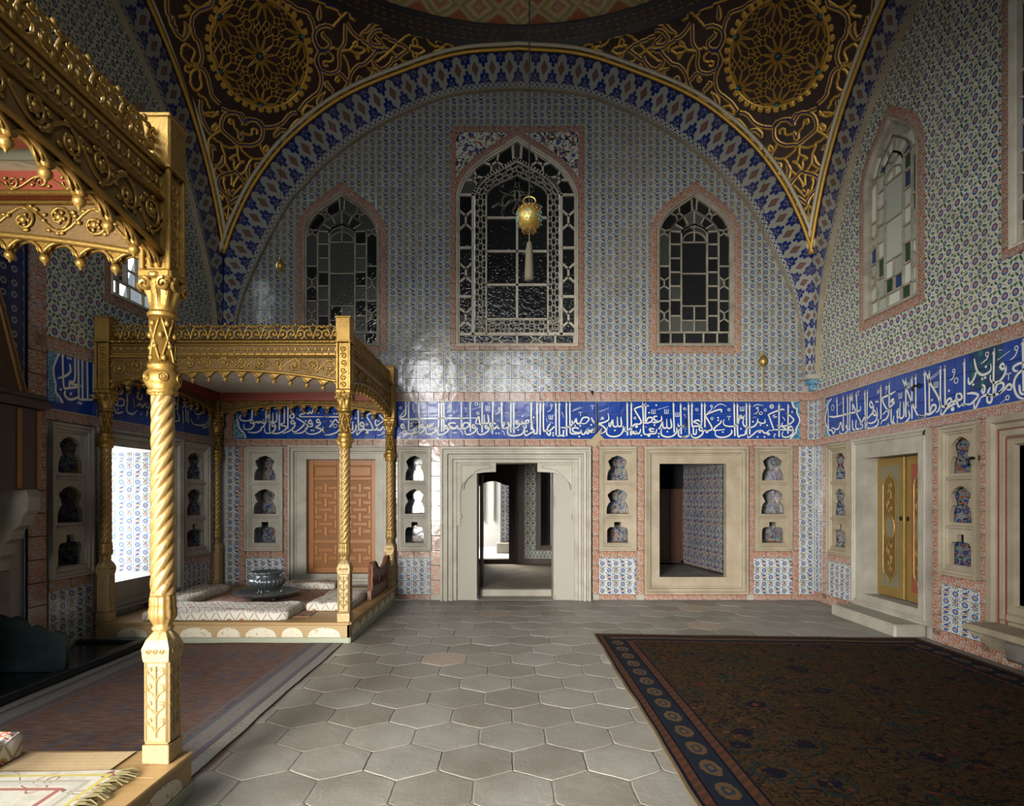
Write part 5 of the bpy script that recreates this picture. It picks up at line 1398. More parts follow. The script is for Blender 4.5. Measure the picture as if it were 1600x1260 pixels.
# ------------------------------------------------------------------ inscription bands: pen strokes written on the tiles
# one line per group: "k x,y x,y ..." ; A = upright with serif, o = ring, d = dot, w = three-toothed mark, T = forked mark, n = thin stroke, b = blob
BACK_TEXT = [((365, 616), 10.667, '''
A 315,85 312,300 305,400 270,435 190,450 120,430 105,390 120,350|s 345,470 300,430 280,465 310,490 345,480 335,540 280,585 210,590 170,560 180,495|s 350,485 390,460 410,485 440,455 455,480 490,440 495,420
A 540,92 540,420 525,470 495,490 480,440|s 540,480 500,540 465,560 455,600 380,640 300,642 235,632|A 612,95 600,610|s 720,310 722,430 700,465 660,460 655,310|s 655,440 630,470 600,465 590,350 560,390 545,440 580,470
s 700,520 660,480 640,510 665,540 700,530 690,590 640,640 570,655 525,630 515,560|A 768,95 762,600|A 850,95 845,490|s 845,480 795,500 800,520 860,535 880,570 830,620 740,655 660,655 610,630 600,600|A 908,100 905,580
s 960,275 990,320 1010,370 985,405 945,390 950,350 980,330|s 1020,470 985,440 955,470 980,500 1025,480 1010,550 940,610 850,650 815,650|s 1045,398 1100,430 1165,470 1180,500 1130,560 1050,620 990,625 985,570
s 1215,490 1235,540 1200,600 1120,650 1000,655|s 1310,490 1280,430 1250,470 1280,500 1310,480 1310,530 1270,545 1220,530|d 1205,448|s 1445,480 1415,420 1385,455 1410,480 1445,470 1440,510 1385,540 1380,560 1450,580 1470,600 1400,650 1290,670 1210,640 1195,560|d 1300,605|d 1335,605
s 1320,250 1310,310 1290,320 1265,290 1255,320 1230,325 1215,300 1180,320 1105,350 1105,375 1130,378 1350,378 1600,380|n 1130,190 1110,210 1130,225 1160,235 1105,270|d 1245,205|d 1290,205|d 1272,170|d 1418,315|d 1510,455|d 1550,455|s 1600,540 1560,600 1520,635 1490,610 1495,540
o 232,180 20|o 190,298 45|o 190,298 22|w 470,240|w 690,215|w 1012,190|T 420,340|o 1190,140 25|o 1500,145 25|o 1503,215 20|n 405,140 425,170 390,220 345,250|o 405,145 15|n 1400,150 1400,230 1375,300|T 1405,150'''),
((505, 616), 10.667, '''
d 185,330|d 228,330|d 20,455|d 60,455|d 128,455|s 0,380 150,380 300,383|s 300,478 245,470 215,425 170,460 150,500 80,580 30,635 0,600|o 200,530 30|s 265,510 275,580 220,640 120,675 20,682|n 115,185 125,215 95,265 60,290|o 115,190 15|o 203,215 20|n 170,135 215,125 255,145
d 465,410|d 455,475|d 495,475|s 545,510 545,580 500,640 440,660|s 455,590 490,590 490,490|d 540,405|A 582,130 590,560 620,590 670,570 680,520 650,470 615,500 645,540 680,530|d 650,400|n 690,215 700,250 660,300 620,320|o 690,215 18
s 910,280 820,310 735,350 730,380 790,480 830,580 800,600 730,600 690,590 640,610 570,680 560,640 570,600|b 735,640|o 733,505 14|n 830,360 815,385 865,390 800,415|s 830,580 870,600 900,560 905,590 940,605 960,600 1000,545 1050,560 1040,600 1010,585|s 905,400 870,460 880,520 910,520 960,480 1060,410 1090,400|d 920,450|s 790,190 850,250 950,360 1050,480 1110,570 1085,640 1100,660|o 1003,645 16|n 990,660 950,680 900,685
o 1290,230 18|A 1375,130 1370,340 1290,390 1295,420 1330,420 1600,420|A 1425,130 1425,590|n 1420,170 1330,310 1260,385|s 1360,560 1325,500 1300,535 1325,570 1365,550 1350,620 1270,670|s 1580,500 1545,450 1515,490 1545,510 1580,490 1560,560 1500,600 1400,610|s 1600,590 1530,650 1440,660 1390,640 1370,600 1375,550|s 1600,650 1540,675 1480,675|d 1470,490|d 1470,530|d 1505,175|n 1490,240 1520,270 1520,320'''),
((645, 616), 10.667, '''
A 100,120 105,580 60,620 0,640|s 85,500 45,450 20,480 50,510 85,490 70,540 20,580 0,585|s 0,408 500,405 1080,400|s 185,540 150,510 135,545 165,560 200,545 180,610 100,660 0,680|s 200,545 240,555 245,510 265,545 285,545 295,500 320,540 345,480|s 400,555 375,590 390,610 320,660 240,665 220,620 230,560|A 435,130 430,520 400,560 370,555|A 478,130 482,630|A 515,125 520,620|o 625,200 18|n 640,215 625,265 565,300
s 585,560 550,520 535,555 570,580 600,560 580,620 500,670 430,675 410,630 420,560|s 720,490 660,480 600,500 625,540 690,560|s 600,560 690,580 740,530 745,575 790,580|A 808,130 815,560 850,490 920,480 935,530 880,570 790,580|A 955,120 960,630|d 680,645|d 718,645|n 790,600 825,640 830,690|T 885,255|n 985,260 1130,215|o 1062,165 25|o 1085,320 20
s 1050,550 1010,510 990,550 1020,570 1055,550 1040,620 960,670 890,670 870,620 880,560|A 1155,130 1155,640|s 1250,340 1265,460 1230,490 1195,470 1190,340|s 1195,470 1160,510 1120,500 1100,380 1060,440 1050,490 1110,500|w 1245,235|s 1255,560 1220,520 1205,555 1235,575 1270,555 1250,620 1170,670 1100,670 1075,620 1085,560|s 1390,500 1330,480 1280,500 1310,540 1370,560|s 1290,565 1360,580 1410,530 1420,570 1460,580|A 1335,130 1325,670|A 1480,130 1490,560 1530,490 1600,475|d 1390,655|d 1435,655|n 1480,600 1520,640 1525,690|o 1440,240 16|n 1455,260 1430,310 1370,350|T 1565,330'''),
((785, 616), 10.667, '''
s 0,480 60,480 110,510 100,550 40,575 0,575|A 140,130 140,640|A 187,130 190,650|s 270,490 240,440 225,480 250,500 285,490 270,540 200,575 100,590|s 285,490 320,500 330,460 350,490 380,490 400,440 440,440 430,480 380,490|d 335,370|T 70,335|s 345,530 360,600 320,670 200,695 110,680 85,620 95,560|s 350,550 380,570 400,510|d 262,600|d 410,620|s 490,440 500,560 520,600 530,620 470,650 400,690 370,660 385,600|A 478,130 480,600|A 575,140 580,610 560,660 520,650|d 523,390|A 632,140 628,680
A 683,140 685,580 720,610 790,610 870,540|s 800,490 760,550 740,640 780,690 800,640 770,600|d 845,650|d 845,690|w 805,385|o 815,190 16|n 825,215 800,270 740,300|n 730,410 745,470|n 790,460 850,490|A 890,140 895,690|A 945,140 950,640 970,690 1010,680 1020,600|d 930,700|d 1025,700|A 1065,140 1070,700|n 990,300 1020,390
s 1160,440 1165,500 1130,540 1050,560 970,560|A 1122,140 1128,580 1140,650 1190,665 1290,650 1310,600 1320,660 1360,670 1400,610 1430,570 1400,640 1430,660 1450,600 1480,640 1500,580 1520,640 1545,560|s 1165,500 1200,470 1230,410 1240,480 1290,490 1340,400 1420,390 1440,430 1380,490 1290,490|s 1280,580 1220,560 1170,580 1190,630 1280,640|d 1210,525|d 1298,530|n 1160,290 1340,220|n 1175,268 1300,215|d 1480,515|d 1280,710|T 1500,215|T 1300,325|s 1480,390 1510,450 1560,490 1600,490|A 1580,150 1590,650'''),
((925, 618), 10.667, '''
s 0,430 40,460 110,470 200,450 260,420 280,380 265,300|A 85,130 95,600 105,640|s 95,480 160,500 225,560 220,600 150,640|s 0,600 40,600 50,540|n 190,360 150,380 200,390 130,410|n 120,275 280,210|s 480,360 490,490 470,520 430,500 420,360|s 430,500 390,525 350,500 345,410 320,460 300,520 280,500 285,450|s 520,510 515,600 450,670 340,690 260,660 240,600 260,530|d 380,585|A 585,130 590,670|A 655,130 655,620
s 950,180 900,170 800,190 720,220 715,250 780,360 820,440 790,480 720,480 660,530 580,600 545,590 550,530|b 740,520|o 715,380 16|A 845,130 855,440|A 895,140 890,440 930,380 990,370 1000,420 940,460 840,460|d 950,290|w 1022,270|s 1090,350 1030,360 1050,420 1100,420|s 1000,450 1060,455 1130,430 1160,400 1155,340|s 810,560 795,620 760,640 730,600 735,640 700,640 690,600 650,660 640,620 650,570|d 820,670|s 855,480 860,620 890,650 940,650|b 945,670|s 1040,560 960,560 980,600 1040,600|s 940,645 1000,640 1060,630 1080,560|d 1040,495|d 1110,640|d 1112,690|n 890,510 910,545
s 1310,390 1325,520 1290,550 1250,530 1245,390|s 1250,530 1210,550 1180,520 1175,440 1150,500 1120,560 1105,540|s 1410,540 1410,610 1340,680 1240,695 1160,660 1150,600 1165,550|d 1255,605|A 1355,135 1370,620|A 1475,145 1485,650|w 1420,320|o 1550,230 18|s 1540,330 1570,430 1590,490 1520,520 1440,510 1435,470|T 1555,575|s 1600,670 1520,695 1450,680 1440,620 1455,560|n 1085,240 1270,185|w 1240,270|d 1070,165'''),
((1065, 618), 8.0, '''
s 35,240 60,330 75,370 20,385 0,375|A 85,105 95,470 100,490 60,520 0,525|o 38,170 15|T 45,430|A 128,105 130,370 170,385 240,380 245,330|s 230,330 200,310 150,330 190,350 230,375|A 250,105 250,350|o 190,178 15|s 145,400 150,480 180,480 185,420|A 288,105 290,400|s 265,430 235,390 220,430 250,445 270,430 255,490 190,530 130,520 125,480|s 495,215 495,180 430,190 320,235 300,260 340,330 380,410 350,440 290,440 270,430|b 315,455|o 378,290 15|d 455,280|d 457,312|s 500,310 480,350 430,390 400,430 430,440 540,425|o 372,135 13|n 385,150 360,190 320,215|n 400,170 440,125 500,110 560,140
s 620,430 625,470 570,515 480,525 425,500 420,450|d 515,460|A 655,105 665,510|o 592,180 15|T 590,280|s 785,250 760,290 740,250 730,295 710,250 710,330 690,370 620,390 550,380 520,350 530,300|A 695,110 700,490 740,500 790,490 800,440|d 740,420|A 808,110 812,490|A 848,110 850,490|w 755,170|s 950,290 945,340 900,390 830,405 780,380 765,330 780,290|s 950,330 1000,350 1040,340 1040,300|d 890,330|d 985,372|o 990,225 18|o 1045,185 15|o 945,160 13|n 960,175 945,215 900,235|n 895,140 940,115 1020,130|n 890,280 930,270
s 1100,430 1060,470 1030,470 1000,440 940,450 880,500 830,530 825,500|b 975,455|b 1085,485|s 1285,185 1260,175 1180,200 1090,240 1095,270 1130,370 1150,430 1100,440|d 1068,375|d 948,520|d 1035,520|n 1170,240 1140,260 1190,270 1140,285|s 1150,430 1250,430 1310,430 1260,395 1190,375|A 1215,110 1218,520|n 1150,480 1175,490 1150,510 1170,535|s 1315,220 1370,270 1400,310 1350,360 1280,385 1250,370 1265,340|d 1380,210|A 1330,120 1328,480|n 1260,270 1285,300 1285,320|o 1125,140 25|o 1125,140 12|s 1395,430 1365,385 1340,420 1365,440 1395,425 1385,480 1330,520 1270,520 1255,490 1270,450''')]
RIGHT_TEXT = [((1285, 520), 7.41, '''
s 70,880 75,1110 110,1130 130,1170 150,1120 110,1100|A 170,760 175,960|A 245,740 245,1140|A 293,735 295,1090|A 322,720 318,1150|A 345,710 355,900|s 80,970 150,975 300,940 430,905 445,850|s 150,1120 190,1110 215,1040 240,1140|s 300,1060 275,1090 300,1120 260,1170 210,1170 200,1140|s 325,740 370,860 420,980 470,1080 440,1120|s 500,960 460,1040 430,1110|s 350,1010 355,1110 385,1130|s 395,1010 390,1090 410,1120 440,1090 440,1020|A 395,700 405,900|A 495,680 500,1110|A 525,670 515,1110
s 590,840 565,800 550,840 575,870 595,850 580,930 530,990 490,1050|s 630,870 645,940|s 630,940 600,900 590,940 615,960 640,940 620,1020 560,1050 510,1030|d 625,800|d 645,800|A 680,620 680,1000|s 650,1000 640,1070 570,1110 520,1100 500,1060|s 850,680 780,720 710,750 700,780 720,840 770,930 740,1000 700,1020 680,1060|A 778,590 775,940|s 840,800 820,770 790,800 840,800 790,860 740,910 700,950|s 800,880 800,1020 820,1040 830,960|d 765,1065|d 835,1050|s 945,800 945,960 900,980 905,800|s 900,970 870,980 880,880 860,930|w 905,730
s 1000,900 1010,980 950,1050 880,1060 870,1000|A 968,540 970,980|s 930,540 980,660 1040,810 1110,960 1186,970|A 1040,520 1040,1000|w 1000,610|A 1085,495 1085,880|d 1095,1020|n 1000,800 985,830 1010,850|o 745,640 14|n 750,660 730,720|o 650,685 14|o 120,870 28|T 420,700|n 180,850 240,800'''),
((1435, 520), 7.873, '''
A 80,480 90,970 60,1030 0,1020|A 138,480 140,960 170,900 210,890 215,940 150,1000 90,1000|s 90,490 160,640 240,780 270,880 250,960 220,980|A 275,430 275,850 290,900|A 330,420 335,900 360,830 400,810 405,850 340,910 290,910|d 380,715|d 170,830|n 150,580 260,500|n 150,560 250,480|w 220,640|s 480,740 470,800 500,830 540,800 520,750 480,760|s 405,850 440,850 470,830 500,910 540,880|s 470,870 400,900 350,940 300,1010 280,1000 285,940|b 425,940|A 570,340 570,840 560,890 530,880|s 600,750 680,745 740,770 700,830 640,880 580,880|o 468,590 22|o 440,470 14|n 450,490 430,560 385,590
s 690,320 710,420 740,490 800,520 890,470 895,380|s 720,470 690,560 640,630 620,600 620,550|d 680,640|d 835,420|o 850,265 16|n 865,290 830,340 770,385|s 770,800 740,860 710,920 690,920 690,850|s 890,670 860,740 850,840 890,860 910,800 870,770|s 770,800 830,770 930,770 990,750 1060,700 1110,640 1150,650 1140,700 1090,700|A 935,210 930,770 970,640 1040,620 1050,670 990,750|s 790,640 820,670 810,740 785,720 795,680|d 790,570|d 825,555|s 1070,420 1040,380 1010,420 1040,450 1075,420 1070,500 1000,600 920,610 890,580 890,520|n 975,340 1130,225|n 990,215 1040,212|o 1210,190 15|n 1225,215 1190,290 1130,340|T 1115,530|o 1100,800 16|n 1080,820 1010,870
s 1299,365 1220,390 1170,430 1190,470 1230,470|s 1310,440 1220,520 1180,620 1200,740 1250,800 1310,815|s 1245,640 1260,740 1310,760|A 1290,95 1300,720''')]
LEFT_TEXT = [((70, 530), 5.714, '''
A 155,120 165,410 190,440 215,430 215,390|A 265,110 265,360 220,380 240,400 320,420|s 210,440 270,430 320,415|A 295,115 300,540|A 330,125 335,530|A 375,140 380,530|A 432,160 430,480|s 220,220 225,290 180,330 110,352|w 215,150|s 180,460 175,500 220,540 290,520 300,470|s 300,540 340,540 380,540 420,540 430,500 400,510|d 140,450|d 230,488|d 300,570|d 320,575'''),
((70, 530), 5.714, '''
s 1480,640 1475,720 1450,780 1410,790 1400,750|s 1500,530 1450,550 1430,600 1470,680 1440,760 1380,770 1330,760 1300,720|A 1310,440 1310,640|A 1250,430 1260,740|A 1185,460 1185,640|s 1400,590 1395,660 1350,670 1330,620|s 1350,560 1320,600 1290,630|s 1220,620 1280,560 1300,590 1260,610|s 1190,520 1150,560 1190,600 1150,640|A 1275,640 1280,750|A 1230,640 1235,750|s 1180,650 1200,720 1150,740|d 1400,520|d 1440,560|d 1370,700
s 600,560 640,590 650,540 700,540 700,590 640,600|s 610,600 640,660 700,650|s 740,540 730,640 780,670 820,640|A 735,470 730,560|s 790,530 800,620|s 820,600 850,580 870,610 890,580 910,610 950,610 900,560|s 840,480 820,520 860,540 870,480|s 630,480 680,440 690,480 640,500|A 915,640 905,690|s 1080,560 1060,640 1000,660 960,600|A 1030,470 1035,640|d 650,630|d 860,670''')]

def pen(mb, pts, w, h, taper=True, serif=False):
    n = len(pts); L = []; R = []
    for i in range(n):
        a = pts[max(i-1, 0)]; b = pts[min(i+1, n-1)]
        tx, tz = b[0]-a[0], b[1]-a[1]; l = math.hypot(tx, tz) or 1e-6
        f = i/max(n-1, 1); k = 1.0
        if taper: k = min(1, .55+f*4.0)*(1 if f < .72 else 1-.55*(f-.72)/.28)
        nx, nz = -tz/l*w/2*k, tx/l*w/2*k
        L.append((pts[i][0]+nx, h, pts[i][1]+nz)); R.append((pts[i][0]-nx, h, pts[i][1]-nz))
    mb.grid([L, R])
def write_text(mb, chunks, conv, W=.023, h=.0035):
    for org, sc, txt in chunks:
        f = lambda x, y: conv(org[0]+x/sc, org[1]+y/sc)
        for st in txt.replace('\n', '|').split('|'):
            st = st.strip()
            if not st: continue
            k, *ps = st.split(); P = []
            rad = None
            for s_ in ps:
                if ',' in s_: P.append(f(*map(float, s_.split(','))))
                else: rad = float(s_)
            wd = W
            if k in 'sA':
                pts = cr(P, 5) if len(P) > 2 else P
                pen(mb, pts, wd, h, taper=(k == 's'))
                if k == 'A':
                    x, z = P[0]; mb.face([(x-wd*.5, h, z), (x+wd*.5, h, z-.005), (x+wd*1.15, h, z-.045), (x+wd*.45, h, z-.03)]); mb.face([(x-wd*.5, h, z), (x-wd*.1, h, z+.02), (x+wd*.5, h, z-.005)])
            elif k == 'n': pen(mb, cr(P, 4) if len(P) > 2 else P, wd*.5, h)
            elif k == 'd': x, z = P[0]; r = wd*.72; mb.face([(x-r, h, z), (x, h, z-r), (x+r, h, z), (x, h, z+r)])
            elif k == 'b': x, z = P[0]; mb.face([(x+wd*1.1*cos(a), h, z+wd*1.0*sin(a)) for a in rng(0, 2*pi*.9, 8)])
            elif k == 'o':
                x, z = P[0]; r = max(rad/sc/100*1.0, .016); pen(mb, [(x+r*cos(a), z+r*sin(a)) for a in rng(0, 2*pi, 12)], wd*.42, h, False)
            elif k == 'w':
                x, z = P[0]
                for dx in (-.028, 0, .028): pen(mb, [(x+dx, z+.035), (x+dx, z-.03)], wd*.42, h, False)
                pen(mb, [(x-.032, z-.03), (x+.032, z-.03)], wd*.42, h, False)
            elif k == 'T':
                x, z = P[0]; pen(mb, [(x-.03, z+.012), (x-.012, z+.026), (x, z+.008), (x+.012, z+.026), (x+.03, z+.012)], wd*.4, h, False); pen(mb, [(x, z+.01), (x, z-.04)], wd*.4, h, False)

def panel(frame, u0, u1, label, chunks, conv, ends, W=.0225, special=None):
    z0, z1 = ZB_B, ZB_T
    t = thing('inscription_panel', frame((u0+u1)/2, 0, z0), label, 'inscription', 'blue inscription bands')
    n = max(1, round((u1-u0)/.2)); cw = (u1-u0)/n; ch = (z1-z0)/3
    me = tile_mesh(frame, cw, ch, M['tile_blue']); mg = tile_mesh(frame, cw, ch, M['tile_green'])
    for i in range(n):
        for j in range(3):
            c = (u0+(i+.5)*cw, z0+(j+.5)*ch)
            link('blue_tile', mg if special and special(*c) else me, t, frame(c[0], 0, c[1]))
    mb = MB(frame); write_text(mb, chunks, conv, W)
    for curve, side in ends:          # lobed ends: white line, turquoise corner
        P = cr(curve, 4)
        pen(mb, P, .022, .004, False)
        edge = u0 if side < 0 else u1
        m2 = MB(frame)
        for (xa, za), (xc, zc) in zip(P, P[1:]): m2.face([(xa, .003, za), (xc, .003, zc), (edge, .003, zc), (edge, .003, za)])
        m2.build('panel_corner', M['tile_turq'], t)
    mb.build('lettering', M['letter'], t, label='white calligraphic lettering')
    bd = MB(frame)
    for za in (z0, z1): bd = MB(frame); bd.box(u0, u1, -.004, .008, za-.008, za+.008); bd.build('edging', M['letter_dull'], t)
    return t
cb = lambda px, py: (ub(px), zb(py))
cR = lambda px, py: (ur(px), zr(px, py))
cL = lambda px, py: (ul(px), zl(px, py))
endL = [cb(365+x/10.667, 616+y/10.667) for x, y in ((200, 100), (170, 115), (105, 150), (90, 240), (60, 300), (55, 400), (80, 470), (95, 560), (150, 620), (190, 680), (205, 735))]
endR = [cb(1065+x/8, 618+y/8) for x, y in ((1375, 75), (1385, 110), (1400, 150), (1440, 170), (1440, 220), (1470, 290), (1470, 340), (1430, 420), (1430, 460), (1390, 500), (1350, 552))]
panel(FB, ub(366), ub(1250), 'long blue inscription band across the back wall above the doors', BACK_TEXT, cb, [(endL, -1), (endR, 1)])
eR = [cR(1285+x/7.41, 520+y/7.41) for x, y in ((110, 765), (70, 820), (62, 880), (40, 960), (40, 1040), (62, 1100), (70, 1160), (105, 1215))]
panel(FR, 4.6, 9.07, 'blue inscription band along the right wall above the gilded doors', RIGHT_TEXT, cR, [(eR, 1)], .025,
      special=lambda u, z: ur(1518)+.05 > u > ur(1545)-.12 and z > ZB_B+.22)
eL = [cL(70+x/5.714, 530+y/5.714) for x, y in ((190, 65), (150, 105), (120, 140), (95, 200), (75, 260), (80, 340), (95, 400), (95, 470), (130, 520), (160, 572))]
panel(FL, 6.06, 6.74, 'short dark blue inscription panel beside the fireplace hood', LEFT_TEXT[:1], cL, [(eL, -1)], .026)
panel(FL, 6.78, 9.05, 'blue inscription band in the shade inside the far canopy', LEFT_TEXT[1:], cL, [], .024)

for poly in [[(920, 692), (926, 684), (934, 676), (941, 668), (938, 680), (944, 686), (936, 690), (930, 701)]]:
    mb = MB(FB); mb.prism([(ub(x), zb(y)) for x, y in poly], .004, .012); mb.build('plaster_repair', M['letter_dull'], wall_back)
# ------------------------------------------------------------------ gilded scrollwork on the two back pendentives
PEND = [((900, 0), 6.633, '''
S 70,500 140,470 180,500 140,545 70,500|S 180,505 280,490 350,420 430,370 530,370 610,420 680,490 740,550 800,600 850,640 880,650|S 180,515 260,545 320,610 400,670 500,680 590,650 660,590 730,540 800,480|S 380,530 450,500 520,490 520,540 440,570 370,540|S 450,500 460,430 500,440 490,490|S 450,570 460,610 490,600 490,550|D 540,530 620,480 720,430 820,380|D 550,540 630,590 700,640|D 820,345 880,330 930,370 960,420 930,470 870,490 820,470 880,410 900,395
D 1200,250 1130,350 1020,430 950,490 880,530 800,530 760,540|D 700,610 740,680 820,730 890,690 910,640|D 820,540 880,550 930,610 1000,670 1080,700 1140,780 1170,880 1220,960 1310,1060 1450,1110|S 920,640 910,730 950,840|L 770,770 800,810 880,760 980,710|D 1210,260 1210,400 1220,470 1270,560 1260,680 1300,760 1400,770 1470,720 1500,620 1480,560 1420,540 1370,530|D 1350,290 1440,280 1520,330 1530,430 1480,520 1400,520 1370,470 1430,400 1450,370 1430,360
S 1180,130 1260,200 1340,290|S 1230,570 1180,660 1160,760 1170,860|S 990,530 1050,500 1130,500 1140,540 1060,570 990,535|S 1080,500 1090,440 1130,480|S 1060,570 1070,625 1100,580|S 1150,530 1240,540 1320,510 1370,520|S 980,490 960,560|S 1370,560 1330,600 1350,650 1430,650 1420,700 1380,690|D 1170,870 1250,780 1310,790|L 1010,900 1050,820 1090,910|S 900,870 1010,920 1100,910 1170,860|L 1310,1000 1350,930 1400,880 1370,850|L 1420,970 1470,1050 1490,1110|D 1240,160 1330,100 1440,50 1592,0|L 1180,130 1130,200 1100,230|L 1480,60 1490,180 1480,230
S 640,705 665,680 690,705 665,735 640,705|S 1140,975 1165,950 1190,975 1165,1000 1140,975|S 1258,840 1280,815 1302,840 1280,862 1258,840|L 560,640 575,700|S 200,440 240,420 260,470|S 190,570 230,600 250,560|L 850,240 900,250 960,310 1060,380'''),
((1100, 0), 5.25, '''
D 450,0 330,70 240,110 190,170 165,260|D 160,260 170,340 120,420 60,440|D 120,430 150,520 110,600 100,700 130,770 220,840 280,920|D 300,930 360,950 420,1020 500,1050 570,1050 600,1010 660,990 720,990 745,1040|D 745,1010 780,950 870,920 930,900|D 940,860 1000,800 1030,720 1060,620 1120,550|D 1120,550 1100,480 1120,380 1170,290 1190,210 1180,140 1120,90 1040,60 1020,0|S 1030,20 1120,70 1200,30 1220,0
S 1120,550 1180,510 1160,440 1220,370 1270,400 1260,480 1200,540 1130,560 1110,640 1100,720 1150,750 1190,680 1180,600 1140,570|S 1190,560 1230,550 1230,590 1190,600|L 1250,180 1230,270 1270,350|D 1270,330 1340,240 1390,120 1405,0|L 1340,140 1350,210 1300,260|S 1220,100 1250,60 1210,80 1230,130 1310,150|S 1130,770 1060,830 1020,900|D 1100,820 1100,920 1070,1020 1020,1100|S 950,950 1000,930 1080,940|S 950,1050 975,1025 1000,1050 975,1075 950,1050|S 60,760 110,830 130,900 200,980 250,990|S 150,890 220,880 250,950 190,930 150,890|S 250,980 300,1000 360,1080 310,1100 260,1040 250,980|L 210,1000 225,1035 245,1000'''),
((1130, 170), 5.48, '''
D 610,130 600,90 640,55 710,40 770,60 800,110 800,180 740,240 680,290 640,320|D 600,140 560,105 500,110 450,160 440,230 470,290 540,320 600,315 640,320|S 640,320 700,340 760,330 820,290 880,250 940,170|S 800,190 870,230 910,280 910,360 880,470|S 640,320 600,380 520,430 430,430 370,415 310,360 250,280 230,230|S 470,300 440,370 410,440 420,520 480,600|S 660,330 655,400|S 600,460 640,450 655,405 690,410 725,435 690,450 680,530 640,480 600,460|S 520,430 550,460 580,530 640,580 680,640 690,680|S 800,310 770,400 760,470 710,560 705,660|S 490,610 560,620 630,590 670,540
D 680,540 600,620 570,690 590,740 660,775 720,820|D 690,550 770,570 820,600 825,670 780,720 740,770 720,820|S 860,480 800,540 740,555 690,550|S 540,640 520,670 545,680 550,660|S 850,520 860,560 835,565|S 610,660 640,690 705,745 760,690 775,610 755,605|L 680,690 705,735 730,690|S 650,800 630,830 655,830 660,805|S 800,745 810,775 785,780 780,755|S 730,830 755,850 790,880 755,910 735,960 705,910 670,905 700,870 730,830|L 730,850 735,930|S 740,970 735,1000 745,1050|S 620,210 540,230 530,180 490,190 490,230|S 650,210 690,160 700,110 730,100 735,130 715,135|S 400,320 430,350 405,370 390,345 400,320|S 860,150 880,170 860,195 840,175 860,150
L 440,480 490,490 470,550 490,620|L 840,360 890,330 890,400 880,480|L 260,260 290,310 330,370|L 210,205 280,190 330,230 325,260|L 550,470 570,540 550,620|L 780,400 790,470 850,520|S 830,30 870,70 930,60 975,20|L 610,200 635,260 650,200''')]
def ray_pend(px, py):
    dx, dz = (px-795)/FPX, (775-py)/FPX
    t = 5.2; prev = None
    while t < 9.39:
        x, y, z = dx*t, t, EYE+dz*t
        if z >= Z_APEX: z = Z_APEX-1e-3
        f = math.hypot(x-XC, y-YC)-pend_r(z)
        if prev is not None and prev < 0 <= f: break
        prev = f; t += .02
    return Vector((dx*t, t, EYE+dz*t))
def pend_snap(P, off):
    z = max(Z_TIP, min(P.z, Z_APEX-1e-3)); th = atan2(P.y-YC, P.x-XC); r = pend_r(z)-off
    return Vector((XC+r*cos(th), YC+r*sin(th), z))
def pend_n(P):
    th = atan2(P.y-YC, P.x-XC); z = P.z; dr = (pend_r(min(z+.05, Z_APEX-1e-3))-pend_r(max(z-.05, Z_TIP)))/.1
    n = Vector((-cos(th), -sin(th), dr)); return n.normalized()
def ribbon(mb, pts, w, off, ends=True, shape=None):
    n = len(pts); rows = []
    for i in range(n):
        t = pts[min(i+1, n-1)]-pts[max(i-1, 0)]
        N = pend_n(pts[i]); s_ = t.cross(N)
        if s_.length < 1e-6: s_ = Vector((1, 0, 0))
        s_.normalize(); f = i/(n-1)
        k = shape(f) if shape else 1.0
        c = pend_snap(pts[i], off)
        rows.append([c-s_*w/2*k, c+N*.006, c+s_*w/2*k])
    if rows: mb.grid(rows)
gold_r, blue_r = MB(), MB()
for org, sc, txt in PEND:
    for st in txt.replace('\n', '|').split('|'):
        st = st.strip()
        if not st: continue
        k, *ps = st.split()
        P2 = cr([(org[0]+float(a)/sc, org[1]+float(b)/sc) for a, b in (s_.split(',') for s_ in ps)], 5)
        P3 = [ray_pend(x, y) for x, y in P2]
        if k == 'D':
            ribbon(gold_r, P3, .062, .012); ribbon(blue_r, P3, .020, .020)
        elif k == 'S': ribbon(gold_r, P3, .034, .014)
        else:
            ribbon(gold_r, P3, .085, .012, shape=lambda f: .25+1.5*f*(1-f)*2); ribbon(blue_r, P3, .03, .021, shape=lambda f: 3.2*f*(1-f))
# roundel: geometric star lattice
CM = ray_pend(1217, 90); NM = pend_n(CM); UM = Vector((0, 0, 1)); UM = (UM-NM*UM.dot(NM)).normalized(); VM = NM.cross(UM)
RM = (ray_pend(1217+78, 90)-CM).length*.5+(ray_pend(1217, 90+84)-CM).length*.5
def rp_(r, a): return pend_snap(CM+(UM*sin(a)+VM*cos(a))*r*RM, 0)
def xy(x, y): return pend_snap(CM+(UM*y+VM*x)*RM, 0)
LW = .016
seen = []
def seg(p, q):
    # clip to the roundel
    pts = [(p[0]+(q[0]-p[0])*k/6, p[1]+(q[1]-p[1])*k/6) for k in range(7)]
    pts = [c for c in pts if math.hypot(*c) <= .985]
    if len(pts) >= 2: ribbon(gold_r, [xy(*c) for c in pts], LW, .012)
bosses = [(0, 0)]+[(.97*cos(a), .97*sin(a)) for a in [pi/2+.24+k*pi/3 for k in range(6)]]
